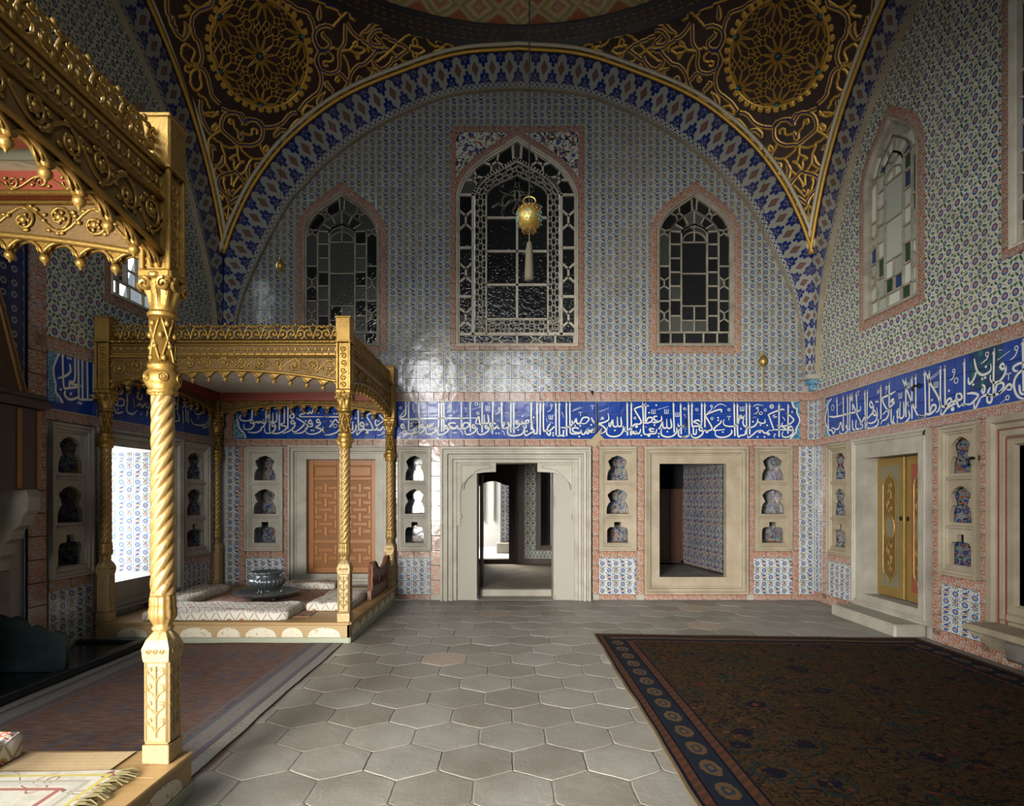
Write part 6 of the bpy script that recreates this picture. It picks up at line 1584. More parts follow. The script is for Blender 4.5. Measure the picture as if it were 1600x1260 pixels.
for (bx, by) in bosses:
    R0 = .50
    for k in range(12):
        a = k*pi/6+.24; d = pi/12
        def q(r, aa): return (bx+r*R0*cos(aa), by+r*R0*sin(aa))
        seg(q(.16, a), q(.50, a+d*.78)); seg(q(.16, a), q(.50, a-d*.78))
        seg(q(.50, a+d*.78), q(.70, a+d)); seg(q(.50, a-d*.78), q(.70, a-d))
        seg(q(.70, a+d), q(.82, a+d*.45)); seg(q(.70, a-d), q(.82, a-d*.45)); seg(q(.82, a+d*.45), q(1.0, a)); seg(q(.82, a-d*.45), q(1.0, a))
        seg(q(.82, a+d*.45), q(1.06, a+d)); seg(q(.82, a-d*.45), q(1.06, a-d))
for k in range(6):            # hexagons in the gaps between the stars
    a = pi/2+.24+pi/6+k*pi/3
    c = (.56*cos(a), .56*sin(a))
    for j in range(6): seg((c[0]+.09*cos(a+j*pi/3), c[1]+.09*sin(a+j*pi/3)), (c[0]+.09*cos(a+(j+1)*pi/3), c[1]+.09*sin(a+(j+1)*pi/3)))
ribbon(gold_r, [rp_(1.0, 2*pi*k/72) for k in range(73)], .034, .012)
for k in range(38):           # crown of little leaves
    a = 2*pi*k/38
    for pts in ([(1.0, a), (1.05, a-.012), (1.115, a)], [(1.0, a), (1.05, a+.012), (1.115, a)], [(1.055, a-.055), (1.065, a), (1.055, a+.055)]):
        ribbon(gold_r, [rp_(*p) for p in pts], .05, .013)
bos = MB()
for (bx, by) in bosses:
    c = pend_snap(CM+(UM*by+VM*bx)*RM, .02); bos.blob(tuple(c), .028, .028, .028, 8, 5)
def mirrored(mb):
    m2 = MB(); m2.v = [(2*XC-x, y, z) for x, y, z in mb.v]; m2.f = [tuple(reversed(f)) for f in mb.f]; m2.uv = [None]*len(m2.f); return m2
for par, fn in ((pend_r_o, lambda m: m), (pend_l_o, mirrored)):
    fn(gold_r).build('gilded_scrollwork', M['gold_paint'], par); fn(blue_r).build('blue_inlay', M['blue_paint'], par); fn(bos).build('turquoise_boss', M['turq_boss'], par, smooth=True)
# ------------------------------------------------------------------ right wall: gilded doors, step, fountain
d4 = thing('door_4', FR(7.54, 0, .16), 'pair of gilded painted doors ajar in a plain stone frame on the right wall', kind='structure')
mb = MB(FR); a, b, c, d = 6.79, 8.31, .155, zb(698)
mould(mb, a, b, c, d, [(0, -.01), (0, .05), (.03, .05), (.04, .035), (.055, .035), (.062, .045), (.07, .045), (.08, .03)])
o = R_DOOR; u0, u1, z0, z1 = a+.08, b-.08, c+.08, d-.08
for q in ((u0, o[0], z0, z1), (o[1], u1, z0, z1), (o[0], o[1], o[3], z1), (o[0], o[1], z0, o[2])):
    mb.face([(q[0], .03, q[2]), (q[1], .03, q[2]), (q[1], .03, q[3]), (q[0], .03, q[3])])
reveal(mb, *o, .03, -.40); mb.build('door_frame', M['marble'], d4)
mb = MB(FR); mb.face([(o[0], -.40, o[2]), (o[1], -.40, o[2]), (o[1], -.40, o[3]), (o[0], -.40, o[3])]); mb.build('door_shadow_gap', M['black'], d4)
M['olive_paint'] = E('olive_grey_paint').fin((.155, .135, .075), .45)
M['red_paint'] = E('coral_red_paint').fin((.22, .05, .03), .45)
for k, (ya, yb_, pm) in enumerate(((7.49, 8.03, 'olive_paint'), (6.97, 7.43, 'red_paint'))):
    hh = -.15
    lf = MB(FR); lf.box(ya, yb_, hh-.05, hh, o[2]+.01, o[3]-.01, .006); leaf = lf.build('door_leaf', M['gold_dull'], d4)
    mb = MB(FR); mb.box(ya+.085, yb_-.085, hh-.004, hh+.004, o[2]+.13, o[3]-.11); mb.build('painted_panel', M[pm], leaf)
    uc = (ya+yb_)/2; w2 = (yb_-ya)/2-.14; zc = (o[2]+o[3])/2
    cart = [(uc-w2*.8, o[2]+.30), (uc-w2, o[2]+.36), (uc-w2, o[3]-.36), (uc-w2*.8, o[3]-.30), (uc-w2*.3, o[3]-.26), (uc, o[3]-.19), (uc+w2*.3, o[3]-.26), (uc+w2*.8, o[3]-.30), (uc+w2, o[3]-.36), (uc+w2, o[2]+.36), (uc+w2*.8, o[2]+.30), (uc+w2*.3, o[2]+.26), (uc, o[2]+.19), (uc-w2*.3, o[2]+.26)]
    mb = MB(FR); mb.prism(cart, hh+.004, hh+.008); mb.build('cartouche_ground', M['gold_bg'], leaf)
    mb = MB(FR); mb.tube([(x, hh+.010, z) for x, z in cart+cart[:1]], .009, 5)
    mb.tube([(uc+w2*.78*cos(t_), hh+.012, zc+.16*sin(t_)) for t_ in rng(0, 2*pi, 20)], .011, 5)
    for s_ in (-1, 1):
        for t_ in range(5): mb.blob((uc+(t_ % 2-.5)*.05, hh+.010, zc+s_*(.24+t_*.075)), .028, .010, .034, 6, 4)
        mb.tube(cr([(uc, hh+.012, zc+s_*.19), (uc+.05, hh+.012, zc+s_*.30), (uc-.04, hh+.012, zc+s_*.42), (uc+.02, hh+.012, zc+s_*.55)], 4), .007, 4)
    mb.build('gilt_ornament', M['gold_dull'], leaf)
    mb = MB(FR); mb.prism([(uc+w2*.62*cos(t_), zc+.135*sin(t_)) for t_ in rng(0, 2*pi*.95, 18)], hh+.008, hh+.012); mb.build('medallion', M['olive_paint'], leaf)
    mb = MB(FR); mb.blob((yb_-.03 if k else ya+.04, hh+.015, zc+.12), .014, .02, .03, 8, 5); mb.build('door_handle', M['iron'], leaf)
mb = MB(); mb.box(4.40, XR, 6.86, 8.22, 0, .155, .022)
mb.build('stone_step', M['marble'], None, label='long stone step below the gilded doors', cat='step', base=(4.58, 7.5, 0))
# fountain recess at the right edge
ft = thing('wall_fountain', FR(5.0, 0, 0), 'stone wall fountain with moulded frame cut off by the right edge', 'fountain')
mb = MB(FR); mould(mb, 3.7, 5.94, .30, zb(698), [(0, -.01), (0, .06), (.06, .06), (.08, .03), (.13, .03), (.15, .05), (.20, .05), (.22, .02), (.28, .02), (.30, -.02), (.36, -.02), (.38, -.05)]); mb.build('frame', M['marble_warm'], ft)
mb = MB(FR)
for dd in (.135, .225): 
    m2 = MB(FR); m2.tube([(5.94-dd, .048, .4), (5.94-dd, .048, zb(698)-dd), (3.7+dd, .048, zb(698)-dd)], .008, 5); m2.build('red_fillet', M['red_paint'], ft)
ua, ub_, zt = 4.08, 5.56, zb(698)-.38
prof = [(ub_, .3), (5.40, .3), (5.40, 1.45), (5.36, 1.75), (5.25, 1.98), (5.05, 2.12), (4.82, 2.2), (4.82, zt), (ub_, zt)]
for s_ in (0, 1):
    P = prof if not s_ else [(9.64-x, z) for x, z in prof]; P = P[::1]
    edge = ub_ if not s_ else ua
    for (xa, za), (xc, zc) in zip(P[1:7], P[2:8]):
        if abs(zc-za) > 1e-6: mb.face([(edge, -.05, za), (xa, -.05, za), (xc, -.05, zc), (edge, -.05, zc)])
        mb.face([(xa, -.05, za), (xc, -.05, zc), (xc, -.28, zc), (xa, -.28, za)])
mb.build('arch', M['marble_warm'], ft)
mb = MB(FR); mb.box(3.8, 5.75, -.34, -.28, .0, 2.6)
for yy in (3.8, 5.70): mb.box(yy, yy+.05, -.28, -.05, 0, 2.6)
mb.box(3.8, 5.75, -.28, -.05, 2.5, 2.6); mb.build('back_slab', M['marble_dark'], ft)
mb = MB(FR); mb.box(4.9, 5.42, -.27, -.20, .4, 1.4, .01); mb.build('dark_panel', M['wood_dark'], ft)
mb = MB(FR); mb.lathe([(.03, 0), (.045, .03), (.02, .07), (.035, .1), (.008, .14)], (5.38, -.16, 1.4), 12); mb.build('finial', M['iron'], ft, smooth=True)
mb = MB(FR); mb.prism([(5.55, 2.05), (5.55, 2.28), (5.30, 2.28)], -.052, -.045); mb.build('gilt_spandrel', M['gold_bg'], ft)
mb = MB(FR); mb.box(3.9, 5.86, -.02, .36, .335, .40, .012); mb.build('basin_ledge', M['marble_warm'], ft)
mb = MB(FR)
prf = [(-.01, .335), (.34, .335), (.33, .30), (.27, .29), (.26, .26), (.22, .25), (.20, .21), (.15, .20), (.13, .16), (.07, .15), (-.01, .12)]
for (ya, yb_) in ((5.62, 5.78),): 
    rows = [[(y, h, z) for h, z in prf] for y in (ya, yb_)]; mb.grid(rows); mb.quad_idx([mb.pt((ya, h, z)) for h, z in prf]); mb.quad_idx([mb.pt((yb_, h, z)) for h, z in prf])
mb.build('bracket', M['marble_warm'], ft)
mb = MB(FR); mb.box(3.9, 5.45, -.01, .30, .14, .335, .03); mb.box(3.9, 5.35, -.01, .24, .06, .14, .03); mb.build('basin', M['marble_dark'], ft)

# small iron fittings
def hook(frame, u, z, label, big=1.0):
    mb = MB(frame); mb.tube([(u, -.01, z), (u, .05*big, z), (u, .07*big, z-.02*big), (u, .06*big, z-.05*big)], .010*big, 6); mb.blob((u, .012, z), .024*big, .012, .024*big, 8, 4)
    mb.build('iron_hook', M['iron'], None, smooth=True, label=label, cat='hook', base=frame(u, 0, z))
hook(FB, ub(925), zb(613), 'small dark iron hook in the red border above the central doorway')
hook(FR, ur(1437), zr(1437, 603), 'dark iron hook in the blue band on the right wall', 1.3)
hook(FR, 6.11, zr(1530, 716), 'iron hook on the niche frame beside the wall fountain', 1.6)
hook(FR, ur(1452), zr(1452, 673), 'small iron peg above the gilded doors')

# ------------------------------------------------------------------ fireplace on the left wall
fp = thing('fireplace', FL(4.8, 0, 0), 'dark fireplace with tall pointed hood at the left edge', 'fireplace')
xw = lambda y: XL(y)
for y0, y1 in ((5.36, 5.50), (4.10, 4.24)):
    prof = [(xw(5)-.0, .95), (-4.58, .95), (-4.56, 1.05), (-4.51, 1.10), (-4.50, 1.20), (-4.44, 1.24), (-4.42, 1.32), (-4.36, 1.36), (-4.33, 1.45), (-4.29, 1.50), (-4.28, 1.62), (-4.31, 1.70), (xw(5)-.0, 1.72)]
    mb = MB(); mb.prism([(x, z) for x, z in prof], y0, y1); mb.build('console', M['marble'], fp)
    mb = MB(); mb.box(-4.70, -4.57, y0-.02, y1+.02, .057, .95, .01); mb.build('jamb', M['marble_dark'], fp)
mb = MB(); mb.box(-4.69, -4.66, 4.2, 5.4, .057, 1.7); mb.build('firebox', M['black'], fp)
mb = MB(); mb.box(-4.72, -4.30, 4.08, 5.52, 1.68, 2.42, .01); hd = mb.build('hood_base', M['wood_dark'], fp)
for y in (5.50, 5.28, 5.05): 
    mb = MB(); mb.box(-4.305, -4.285, y-.02, y+.02, 1.70, 2.40, .004); mb.build('gilt_rib', M['gold_dark'], hd)
mb = MB(); mb.box(-4.74, -4.24, 4.02, 5.60, 2.42, 2.50, .02); mb.box(-4.74, -4.27, 4.05, 5.56, 2.50, 2.55, .01); mb.build('hood_cornice', M['wood_dark'], fp)
mb = MB(); base = [(-4.72, 4.08), (-4.42, 4.08), (-4.30, 4.3), (-4.30, 5.30), (-4.42, 5.52), (-4.72, 5.52)]; ap = (-4.68, 4.8, 5.6)
for k in range(5): mb.face([(*base[k], 2.55), (*base[k+1], 2.55), ap])
hc = mb.build('hood', M['wood_dark'], fp)
for k in (3, 4):
    mb = MB(); mb.tube([(*base[k], 2.55), ap], .014, 5); mb.build('copper_seam', M['gold_dark'], hc)
ht = thing('hearth', (-4.3, 5.1, 0), 'polished black marble hearth slab with raised rim beside the runner', 'hearth')
mb = MB(); mb.box(-4.63, -3.95, 3.75, 6.44, .0, .055, .006); mb.build('slab', M['slate'], ht)
for q in ((-4.0, -3.90, 3.70, 6.50), (-4.63, -4.0, 6.42, 6.50)): 
    mb = MB(); mb.box(q[0], q[1], q[2], q[3], 0, .085, .012); mb.build('rim', M['slate'], ht)
prof = [(-4.66, .06), (-3.98, .06), (-3.95, .12), (-3.95, .34), (-3.99, .40), (-4.06, .42), (-4.13, .40), (-4.17, .44), (-4.24, .47), (-4.30, .45), (-4.34, .51), (-4.42, .55), (-4.50, .53), (-4.56, .56), (-4.66, .57)]
mb = MB(); mb.prism(prof, 5.36, 5.42)
auto_smooth(mb.build('hearth_screen', M['hearth_green'], None, label='green-stained scalloped marble slab standing on the hearth', cat='screen', base=(-4.3, 5.39, .06)), 30)

# ------------------------------------------------------------------ gilded canopies
ZP = .23                                    # top of the platforms
def spiral(c, r0, turns, a0, sgn, n=16, r1=.18):
    return [(c[0]+sgn*r0*(1-(1-r1)*k/n)*cos(a0+turns*2*pi*k/n), c[1]+r0*(1-(1-r1)*k/n)*sin(a0+turns*2*pi*k/n)) for k in range(n+1)]
_POST = None
def post_meshes():
    global _POST
    if _POST: return _POST
    P = {}
    b = MB(); b.box(-.070, .070, -.070, .070, 0, .10, .004); P['plinth'] = (b.mesh('plinth', M['gold_pale']), 0)
    b = MB(); b.box(-.062, .062, -.062, .062, .10, .545, .006)
    r_ = [(.074, .545), (.078, .60), (.070, .645), (.052, .675), (.043, .685)]
    def sq(th, z, r): k = 1/max(abs(cos(th)), abs(sin(th))); f = min(max((z-.60)/.085, 0), 1); return r*(k*(1-f)+f)*.92+.003*cos(8*th)*(1 if z > .6 else 0)
    b.lathe(r_, (0, 0, 0), 48, sq)
    b.box(-.068, .068, -.068, .068, .53, .55, .004)
    for axis in (0, 1):
        for sg in (-1, 1):
            m = (lambda s, h, z, sg=sg: (s, sg*(.062+h), z)) if axis == 0 else (lambda s, h, z, sg=sg: (sg*(.062+h), s, z))
            c = MB(m)
            c.tube([(0, .002, .14), (0, .004, .51)], .006, 5)
            for k in range(4):
                for s2 in (-1, 1):
                    z0 = .16+k*.088
                    c.tube([(x, .003, z) for x, z in cr([(0, z0), (s2*.018, z0+.03), (s2*.038, z0+.045), (s2*.043, z0+.07), (s2*.028, z0+.078), (s2*.024, z0+.06)], 3)], .005, 4)
                    c.blob((s2*.030, .002, z0+.066), .011, .006, .011, 6, 4)
            for s2 in (-1, 1): c.tube([(s2*.052, .001, .115), (s2*.052, .001, .53)], .005, 4)
            for z in (.115, .53): c.tube([(-.052, .001, z), (.052, .001, z)], .005, 4)
            for k in range(3): c.tube([(x, .012, z) for x, z in spiral(((k-1)*.035, .585), .016, 1.2, 0, 1, 8)], .004, 4)
            b.v += [v for v in c.v]; off = len(b.v)-len(c.v); b.f += [tuple(i+off for i in f) for f in c.f]; b.uv += c.uv
    P['base'] = (b.mesh('base', M['gold_pale']), 0)
    b = MB()       # leafy cup and neck ring
    b.lathe([(.044, .685), (.052, .692), (.052, .705), (.044, .712), (.05, .73), (.064, .755), (.066, .79), (.060, .815), (.062, .82), (.060, .86), (.056, .875)], (0, 0, 0), 48, lambda th, z, r: r*(1+.055*cos(12*th)*(1 if z > .72 else 0)))
    P['leaf_cup'] = (b.mesh('leaf_cup', M['gold_shaft'], True), 0)
    b = MB(); pr = [(.060-.004*k/130, .875+(1.93-.875)*k/130) for k in range(131)]
    def tw(th, z, r):
        q = abs(cos(3*(th-z*14.0))); return r*(.84+.18*q**.75)
    b.lathe(pr, (0, 0, 0), 48, tw); P['twisted_shaft'] = (b.mesh('twisted_shaft', M['gold_shaft'], True), 0)
    b = MB(); b.lathe([(.055, 1.93), (.072, 1.94), (.074, 1.955), (.066, 1.965), (.084, 1.99), (.090, 2.02), (.084, 2.05), (.066, 2.07), (.074, 2.08), (.072, 2.095), (.056, 2.10)], (0, 0, 0), 40, lambda th, z, r: r*(1+(.03*cos(22*th) if (z < 1.97 or z > 2.06) else .0)))
    for k in range(6):
        th = k*pi/3
        for rr in (.022, .011): b.tube([((.089)*cos(th)-sin(th)*rr*cos(a), .089*sin(th)+cos(th)*rr*cos(a), 2.02+rr*sin(a)) for a in rng(0, 2*pi, 10)], .004, 4)
    P['collar'] = (b.mesh('collar', M['gold'], True), 0)
    b = MB(); b.lathe([(.056, 2.10), (.056, 2.34)], (0, 0, 0), 24)
    for k in range(5):
        th0 = k*2*pi/5
        for sg in (1, -1):
            b.tube([(.058*cos(th0+sg*(z-2.1)*5.0), .058*sin(th0+sg*(z-2.1)*5.0), z) for z in rng(2.105, 2.335, 10)], .007, 5)
        for j in range(4): 
            th = th0+.3+j*.5; b.blob((.058*cos(th), .058*sin(th), 2.125+j*.06), .016, .016, .018, 6, 4)
    P['carved_shaft'] = (b.mesh('carved_shaft', M['gold'], True), 0)
    b = MB(); b.lathe([(.056, 2.34), (.072, 2.345), (.075, 2.36), (.062, 2.375), (.064, 2.40), (.072, 2.45), (.092, 2.50), (.094, 2.51)], (0, 0, 0), 48, lambda th, z, r: r*(1+(.09*cos(8*th)*min(max((z-2.38)/.06, 0), 1))))
    b.box(-.088, .088, -.088, .088, 2.53, 2.58, .012); b.box(-.078, .078, -.078, .078, 2.50, 2.535, .008)
    for k in range(4):
        th = pi/4+k*pi/2
        for s2 in (-1, 1):
            for ax in (0, 1):
                m = (lambda s, h, z, s2=s2: (s, s2*(.088+h), z)) if ax == 0 else (lambda s, h, z, s2=s2: (s2*(.088+h), s, z))
                if k == 0:
                    c = MB(m)
                    for s3 in (-1, 1): c.tube([(x, .0, z) for x, z in spiral((s3*.05, 2.50), .036, 1.4, pi/2, s3, 14)], .009, 5)
                    c.blob((0, 0, 2.55), .03, .012, .016, 6, 4)
                    off = len(b.v); b.v += c.v; b.f += [tuple(i+off for i in f) for f in c.f]; b.uv += c.uv
    P['capital'] = (b.mesh('capital', M['gold']), 0)
    b = MB(); b.box(-.058, .058, -.058, .058, 2.58, 3.10, .008)
    for s2 in (-1, 1):
        for s3 in (-1, 1): b.box(s2*.068-.012, s2*.068+.012, s3*.068-.012, s3*.068+.012, 2.58, 3.10, .004)
    for k in range(6):
        for (ax, sg) in ((0, -1), (1, 1), (0, 1), (1, -1)):
            m = (lambda s, h, z, sg=sg: (s, sg*(.058+h), z)) if ax == 0 else (lambda s, h, z, sg=sg: (sg*(.058+h), s, z))
            c = MB(m); c.tube([(x, .002, z) for x, z in spiral((0, 2.63+k*.08), .036, 1.3, k*1.7, 1 if k & 1 else -1, 12)], .006, 4)
            off = len(b.v); b.v += c.v; b.f += [tuple(i+off for i in f) for f in c.f]; b.uv += c.uv
    P['upper_post'] = (b.mesh('upper_post', M['gold']), 0)
    b = MB(); b.box(-.082, .082, -.082, .082, 3.10, 3.385, .010); b.box(-.090, .090, -.090, .090, 3.10, 3.12, .004); b.box(-.088, .088, -.088, .088, 3.365, 3.39, .006); P['corner_block'] = (b.mesh('corner_block', M['gold']), 0)
    _POST = P; return P
def place_post(parent, x, y, lab=None):
    P = post_meshes()
    pst = link('post', P['twisted_shaft'][0], parent, (x, y, ZP))
    for k, (me, _) in P.items():
        if k != 'twisted_shaft': link(k, me, pst, (x, y, ZP))
    if lab: pst['label'] = lab
    return pst

_FIN = None
def finial_mesh():
    global _FIN
    if _FIN is None:
        b = MB(); b.lathe([(.018, .035), (.020, .022), (.010, .012), (.014, .006), (.025, -.008), (.027, -.020), (.020, -.034), (.008, -.042), (.006, -.050), (.001, -.056)], (0, 0, 0), 14); _FIN = b.mesh('pendant', M['gold'], True)
    return _FIN
def beam(parent, m, L, sides, ncusp, carve=True, crest=True):
    """one side of a canopy in local (s along, h outwards, z); m maps to world"""
    z_side, z_mid, z_top = 2.90, 3.03, 3.19
    def arc(s): f = 2*s/L-1; return z_side+(z_mid-z_side)*(1-f*f)
    N = 48
    mb = MB(m)       # panel with arched lower edge
    for hh in (-.022, .022): mb.grid([[(L*k/N, hh, arc(L*k/N)) for k in range(N+1)], [(L*k/N, hh, z_top) for k in range(N+1)]])
    pn = mb.build('beam_panel', M['gold_bg'], parent)
    mb = MB(m)
    for sd in sides:
        h = sd*.028
        mb.tube([(L*k/N, h, arc(L*k/N)) for k in range(N+1)], .017, 6); mb.tube([(0, h, z_top-.01), (L, h, z_top-.01)], .016, 6)
    mb.build('moulding', M['gold'], pn, smooth=True)
    if carve:
        for sd in sides:
            mb = MB(m); h = sd*.026; n = max(4, round(L/.19)); w = L/n
            stem = []
            for k in range(n*6+1):
                s = L*k/(n*6); zc = (arc(s)+z_top)/2+.004; am = max((z_top-arc(s))*.30, .02); stem.append((s, h, zc+am*sin(s/w*pi)))
            mb.tube(stem, .009, 5)
            for i in range(n):
                s = w*(i+.5); zc = (arc(s)+z_top)/2+.004; hgt = (z_top-arc(s)); sg = -1 if i & 1 else 1
                r = min(hgt*.32, w*.40)
                mb.tube([(x, h*1.15, z) for x, z in spiral((s, zc-sg*hgt*.06), r, 1.35, sg*pi/2, 1 if i & 1 else -1, 16)], [.0085]*17, 5)
                mb.blob((s, h*1.2, zc-sg*hgt*.06), .022, .016, .022, 7, 4)
                for q in range(5):
                    a_ = q*2*pi/5+i; mb.blob((s+.028*cos(a_), h*1.15, zc-sg*hgt*.06+.028*sin(a_)), .013, .010, .013, 5, 3)
                for q in range(8):
                    a_ = random.uniform(0, 2*pi); mb.blob((s+w*.5*cos(a_)*.9, h*1.1, zc+hgt*.34*sin(a_)), .020, .010, .012, 5, 3)
            mb.build('carved_scroll', M['gold'], pn, smooth=True)
    # cusped valance with turned pendants
    w = L/ncusp; th = .03
    mb = MB(m); rim = MB(m)
    def drop(s): return arc(s)-.075
    for i in range(ncusp):
        s0 = i*w; pts = []
        for k in range(13):
            f = k/12; x = s0+w*f; a_ = pi*f
            pts.append((x, drop(x)+.068*sin(a_)**.75))
        for hh in (-th/2, th/2): mb.grid([[(x, hh, z) for x, z in pts], [(x, hh, arc(x)) for x, z in pts]])
        mb.grid([[(x, -th/2, z) for x, z in pts], [(x, th/2, z) for x, z in pts]])
        for sd in sides: rim.tube([(x, sd*.018, z) for x, z in pts], .010, 5); rim.tube([(s0+w*.5+(x-s0-w*.5)*.72, sd*.012, z+.012) for x, z in pts], .006, 4)
    mb.build('valance', M['gold'], pn); rim.build('cusp_rim', M['gold'], pn, smooth=True)
    fm = finial_mesh()
    for i in range(1, ncusp): link('pendant', fm, pn, m(i*w, 0, drop(i*w)-.005))
    # frieze, cornice
    mb = MB(m)
    mb.box(0, L, -.03, .03, z_top, z_top+.035, .006)
    m3 = MB(m); m3.box(0, L, -.02, .02, z_top+.035, z_top+.11); m3.build('frieze_ground', M['gold_bg'], parent)
    mb.box(0, L, -.035, .035, z_top+.11, z_top+.135, .008); mb.box(0, L, -.055, .055, z_top+.135, z_top+.165, .01); mb.build('frieze', M['gold'], parent)
    st = MB(m); n = round(L/.075)
    for i in range(n):
        s = L*(i+.5)/n
        for sd in sides:
            st.blob((s, sd*.024, z_top+.075), .012, .008, .026, 6, 4); st.blob((s, sd*.024, z_top+.078), .026, .007, .008, 6, 3); st.tube([(s-.036, sd*.022, z_top+.045), (s, sd*.022, z_top+.10), (s+.036, sd*.022, z_top+.045)], .004, 4, caps=False); st.blob((s, sd*.034, z_top+.018), .010, .006, .010, 5, 3); st.blob((s, sd*.058, z_top+.15), .020, .008, .012, 6, 3)
    st.build('frieze_studs', M['gold'], parent, kind='stuff')
    if crest:
        z0 = z_top+.165; mb = MB(m); n = max(3, round(L/.20)); w = L/n
        mb.box(0, L, -.012, .012, z0, z0+.025, .004)
        for i in range(n):
            s = w*(i+.5); q = w*.5
            for sg in (-1, 1):
                mb.tube([(x, 0, z) for x, z in spiral((s+sg*q*.50, z0+.085), .060, 1.3, -pi/2, sg, 18)], .012, 5, flat=1.2)
                mb.tube([(x, 0, z) for x, z in cr([(s, z0+.02), (s+sg*.012, z0+.07), (s+sg*.035, z0+.14), (s+sg*.075, z0+.175), (s+sg*q, z0+.150)], 4)], .011, 5)
                mb.blob((s+sg*.030, 0, z0+.170), .022, .014, .014, 6, 4); mb.blob((s+sg*q*.52, 0, z0+.085), .020, .014, .020, 6, 4)
                mb.blob((s+sg*q*.86, 0, z0+.165), .018, .014, .022, 6, 4)
                mb.tube([(s+sg*q*.2, 0, z0+.03), (s+sg*q*.62, 0, z0+.165)], .007, 4)
            mb.blob((s, 0, z0+.185), .018, .014, .024, 6, 4); mb.blob((s, 0, z0+.06), .016, .014, .035, 6, 4)
        mb.build('pierced_crest', M['gold'], parent, smooth=True)
def canopy(name, x0, x1, y0, y1, label, beams):
    t = thing(name, ((x0+x1)/2, (y0+y1)/2, ZP), label, 'canopy', 'gilded canopies over the two divans')
    for (x, y) in ((x0, y0), (x1, y0), (x0, y1), (x1, y1)): place_post(t, x, y)
    e_ = .06
    if 'f' in beams: beam(t, lambda s, h, z: (x0+e_+s, y0-h, z), x1-x0-2*e_, beams['f'], 14)
    if 'b' in beams: beam(t, lambda s, h, z: (x0+e_+s, y1+h, z), x1-x0-2*e_, beams['b'], 14)
    if 'r' in beams: beam(t, lambda s, h, z: (x1+h, y0+e_+s, z), y1-y0-2*e_, beams['r'], 14)
    if 'l' in beams: beam(t, lambda s, h, z: (x0-h, y0+e_+s, z), y1-y0-2*e_, beams['l'], 14, carve=False)
    return t
YRC = 6.72
rear = canopy('gilded_canopy', -4.50, -1.83, YRC, 9.26, 'gilded canopy on twisted posts in the far left corner', {'f': (1, -1), 'r': (1, -1), 'l': (-1,), 'b': (-1,)})
mb = MB(); mb.box(-4.47, -1.86, YRC+.04, 9.24, 3.20, 3.23); cl = mb.build('canopy_ceiling', M['canopy_pale'], rear)
for q in ((-4.47, -1.86, 9.16, 9.22), (-4.47, -1.86, YRC+.05, YRC+.11), (-4.46, -4.40, YRC+.05, 9.2), (-1.93, -1.87, YRC+.05, 9.2)):
    mb = MB(); mb.box(*q, 3.08, 3.20); mb.build('red_frieze', M['red_frieze'], cl)
YFC = 3.20
front = canopy('gilded_canopy', -4.60, -1.84, .45, YFC, 'large gilded canopy in the left foreground with bright hanging pendants', {'b': (-1, 1), 'r': (1, -1)})
mb = MB(); mb.box(-4.55, -1.88, .5, YFC-.04, 3.30, 3.33); cl = mb.build('canopy_ceiling', M['canopy_paint'], front)
mb = MB(); mb.box(-4.55, -1.88, YFC-.11, YFC-.05, 3.18, 3.30); rf = mb.build('red_frieze', M['red_frieze'], cl)
mb = MB(lambda s, h, z: (-4.5+s, YFC-.115-h, z))
mb.tube([(k*.0145, 0, 3.24+.034*sin(k*.0145/.145*pi)) for k in range(180)], .006, 4)
for i in range(18):
    s = .07+i*.145
    mb.tube([(x, 0, z) for x, z in spiral((s, 3.24), .036, 1.4, (i & 1)*pi, 1 if i & 1 else -1, 12)], .006, 4)
    for q in range(3): mb.blob((s+.05*cos(q*2.1+i), 0, 3.24+.036*sin(q*2.1+i)), .016, .008, .010, 5, 3)
mb.tube([(0, 0, 3.185), (2.6, 0, 3.185)], .016, 6); mb.build('gilt_vine', M['gold'], rf, smooth=True)
mb = MB(); mb.box(-4.55, -1.88, YFC-.06, YFC-.045, 3.30, 3.32)
for i, (zz, mt) in enumerate(((3.305, 'wood_green'), (3.29, 'red_paint'))):
    mb = MB(); mb.box(-4.5, -1.9, YFC-.32-i*.12, YFC-.22-i*.12, zz-.01, zz); mb.build('painted_border', M[mt], cl)

# ------------------------------------------------------------------ platforms
def platform(name, x0, x1, y0, y1, label, faces):
    t = thing(name, ((x0+x1)/2, (y0+y1)/2, 0), label, 'platform', 'low wooden divans under the canopies')
    n = 9; w = (y1-y0)/n
    for k in range(n):
        mb = MB(); mb.box(x0, x1, y0+k*w+.0008, y0+(k+1)*w-.0008, ZP-.03, ZP, .003); mb.build('deck_board', M['wood_plat'], t)
    mb = MB(); mb.box(x0+.01, x1-.02, y0+.02, y1-.01, .0, ZP-.031); mb.build('body', M['wood_paint'], t)
    for f in faces:
        m, L = f
        mb = MB(m); mb.box(0, L, -.03, .0, .06, ZP-.031, .003); fa = mb.build('fascia', M['wood_paint'], t)
        mb = MB(m); mb.box(0, L, -.03, .012, 0, .062, .004); mb.build('skirting', M['wood_green'], t)
        mb = MB(m); mb.box(-.0, L, -.03, .018, ZP-.03, ZP+.0005, .006); mb.build('nosing', M['wood_plat'], t)
        s = .10; k = 0
        while s < L-.2:
            ww = (.36, .24, .34, .26)[k % 4]; s1 = min(s+ww, L-.02)
            poly = [(s, .066)]+[((s+s1)/2-(s1-s)/2*cos(a), .066+.105*sin(a)**.8) for a in rng(.0, pi, 10)][1:-1]+[(s1, .066)]
            mb = MB(m); mb.prism(poly, 0, .004); mb.build('painted_lunette', M['paint_white'], fa)
            s = s1+.055; k += 1
    return t
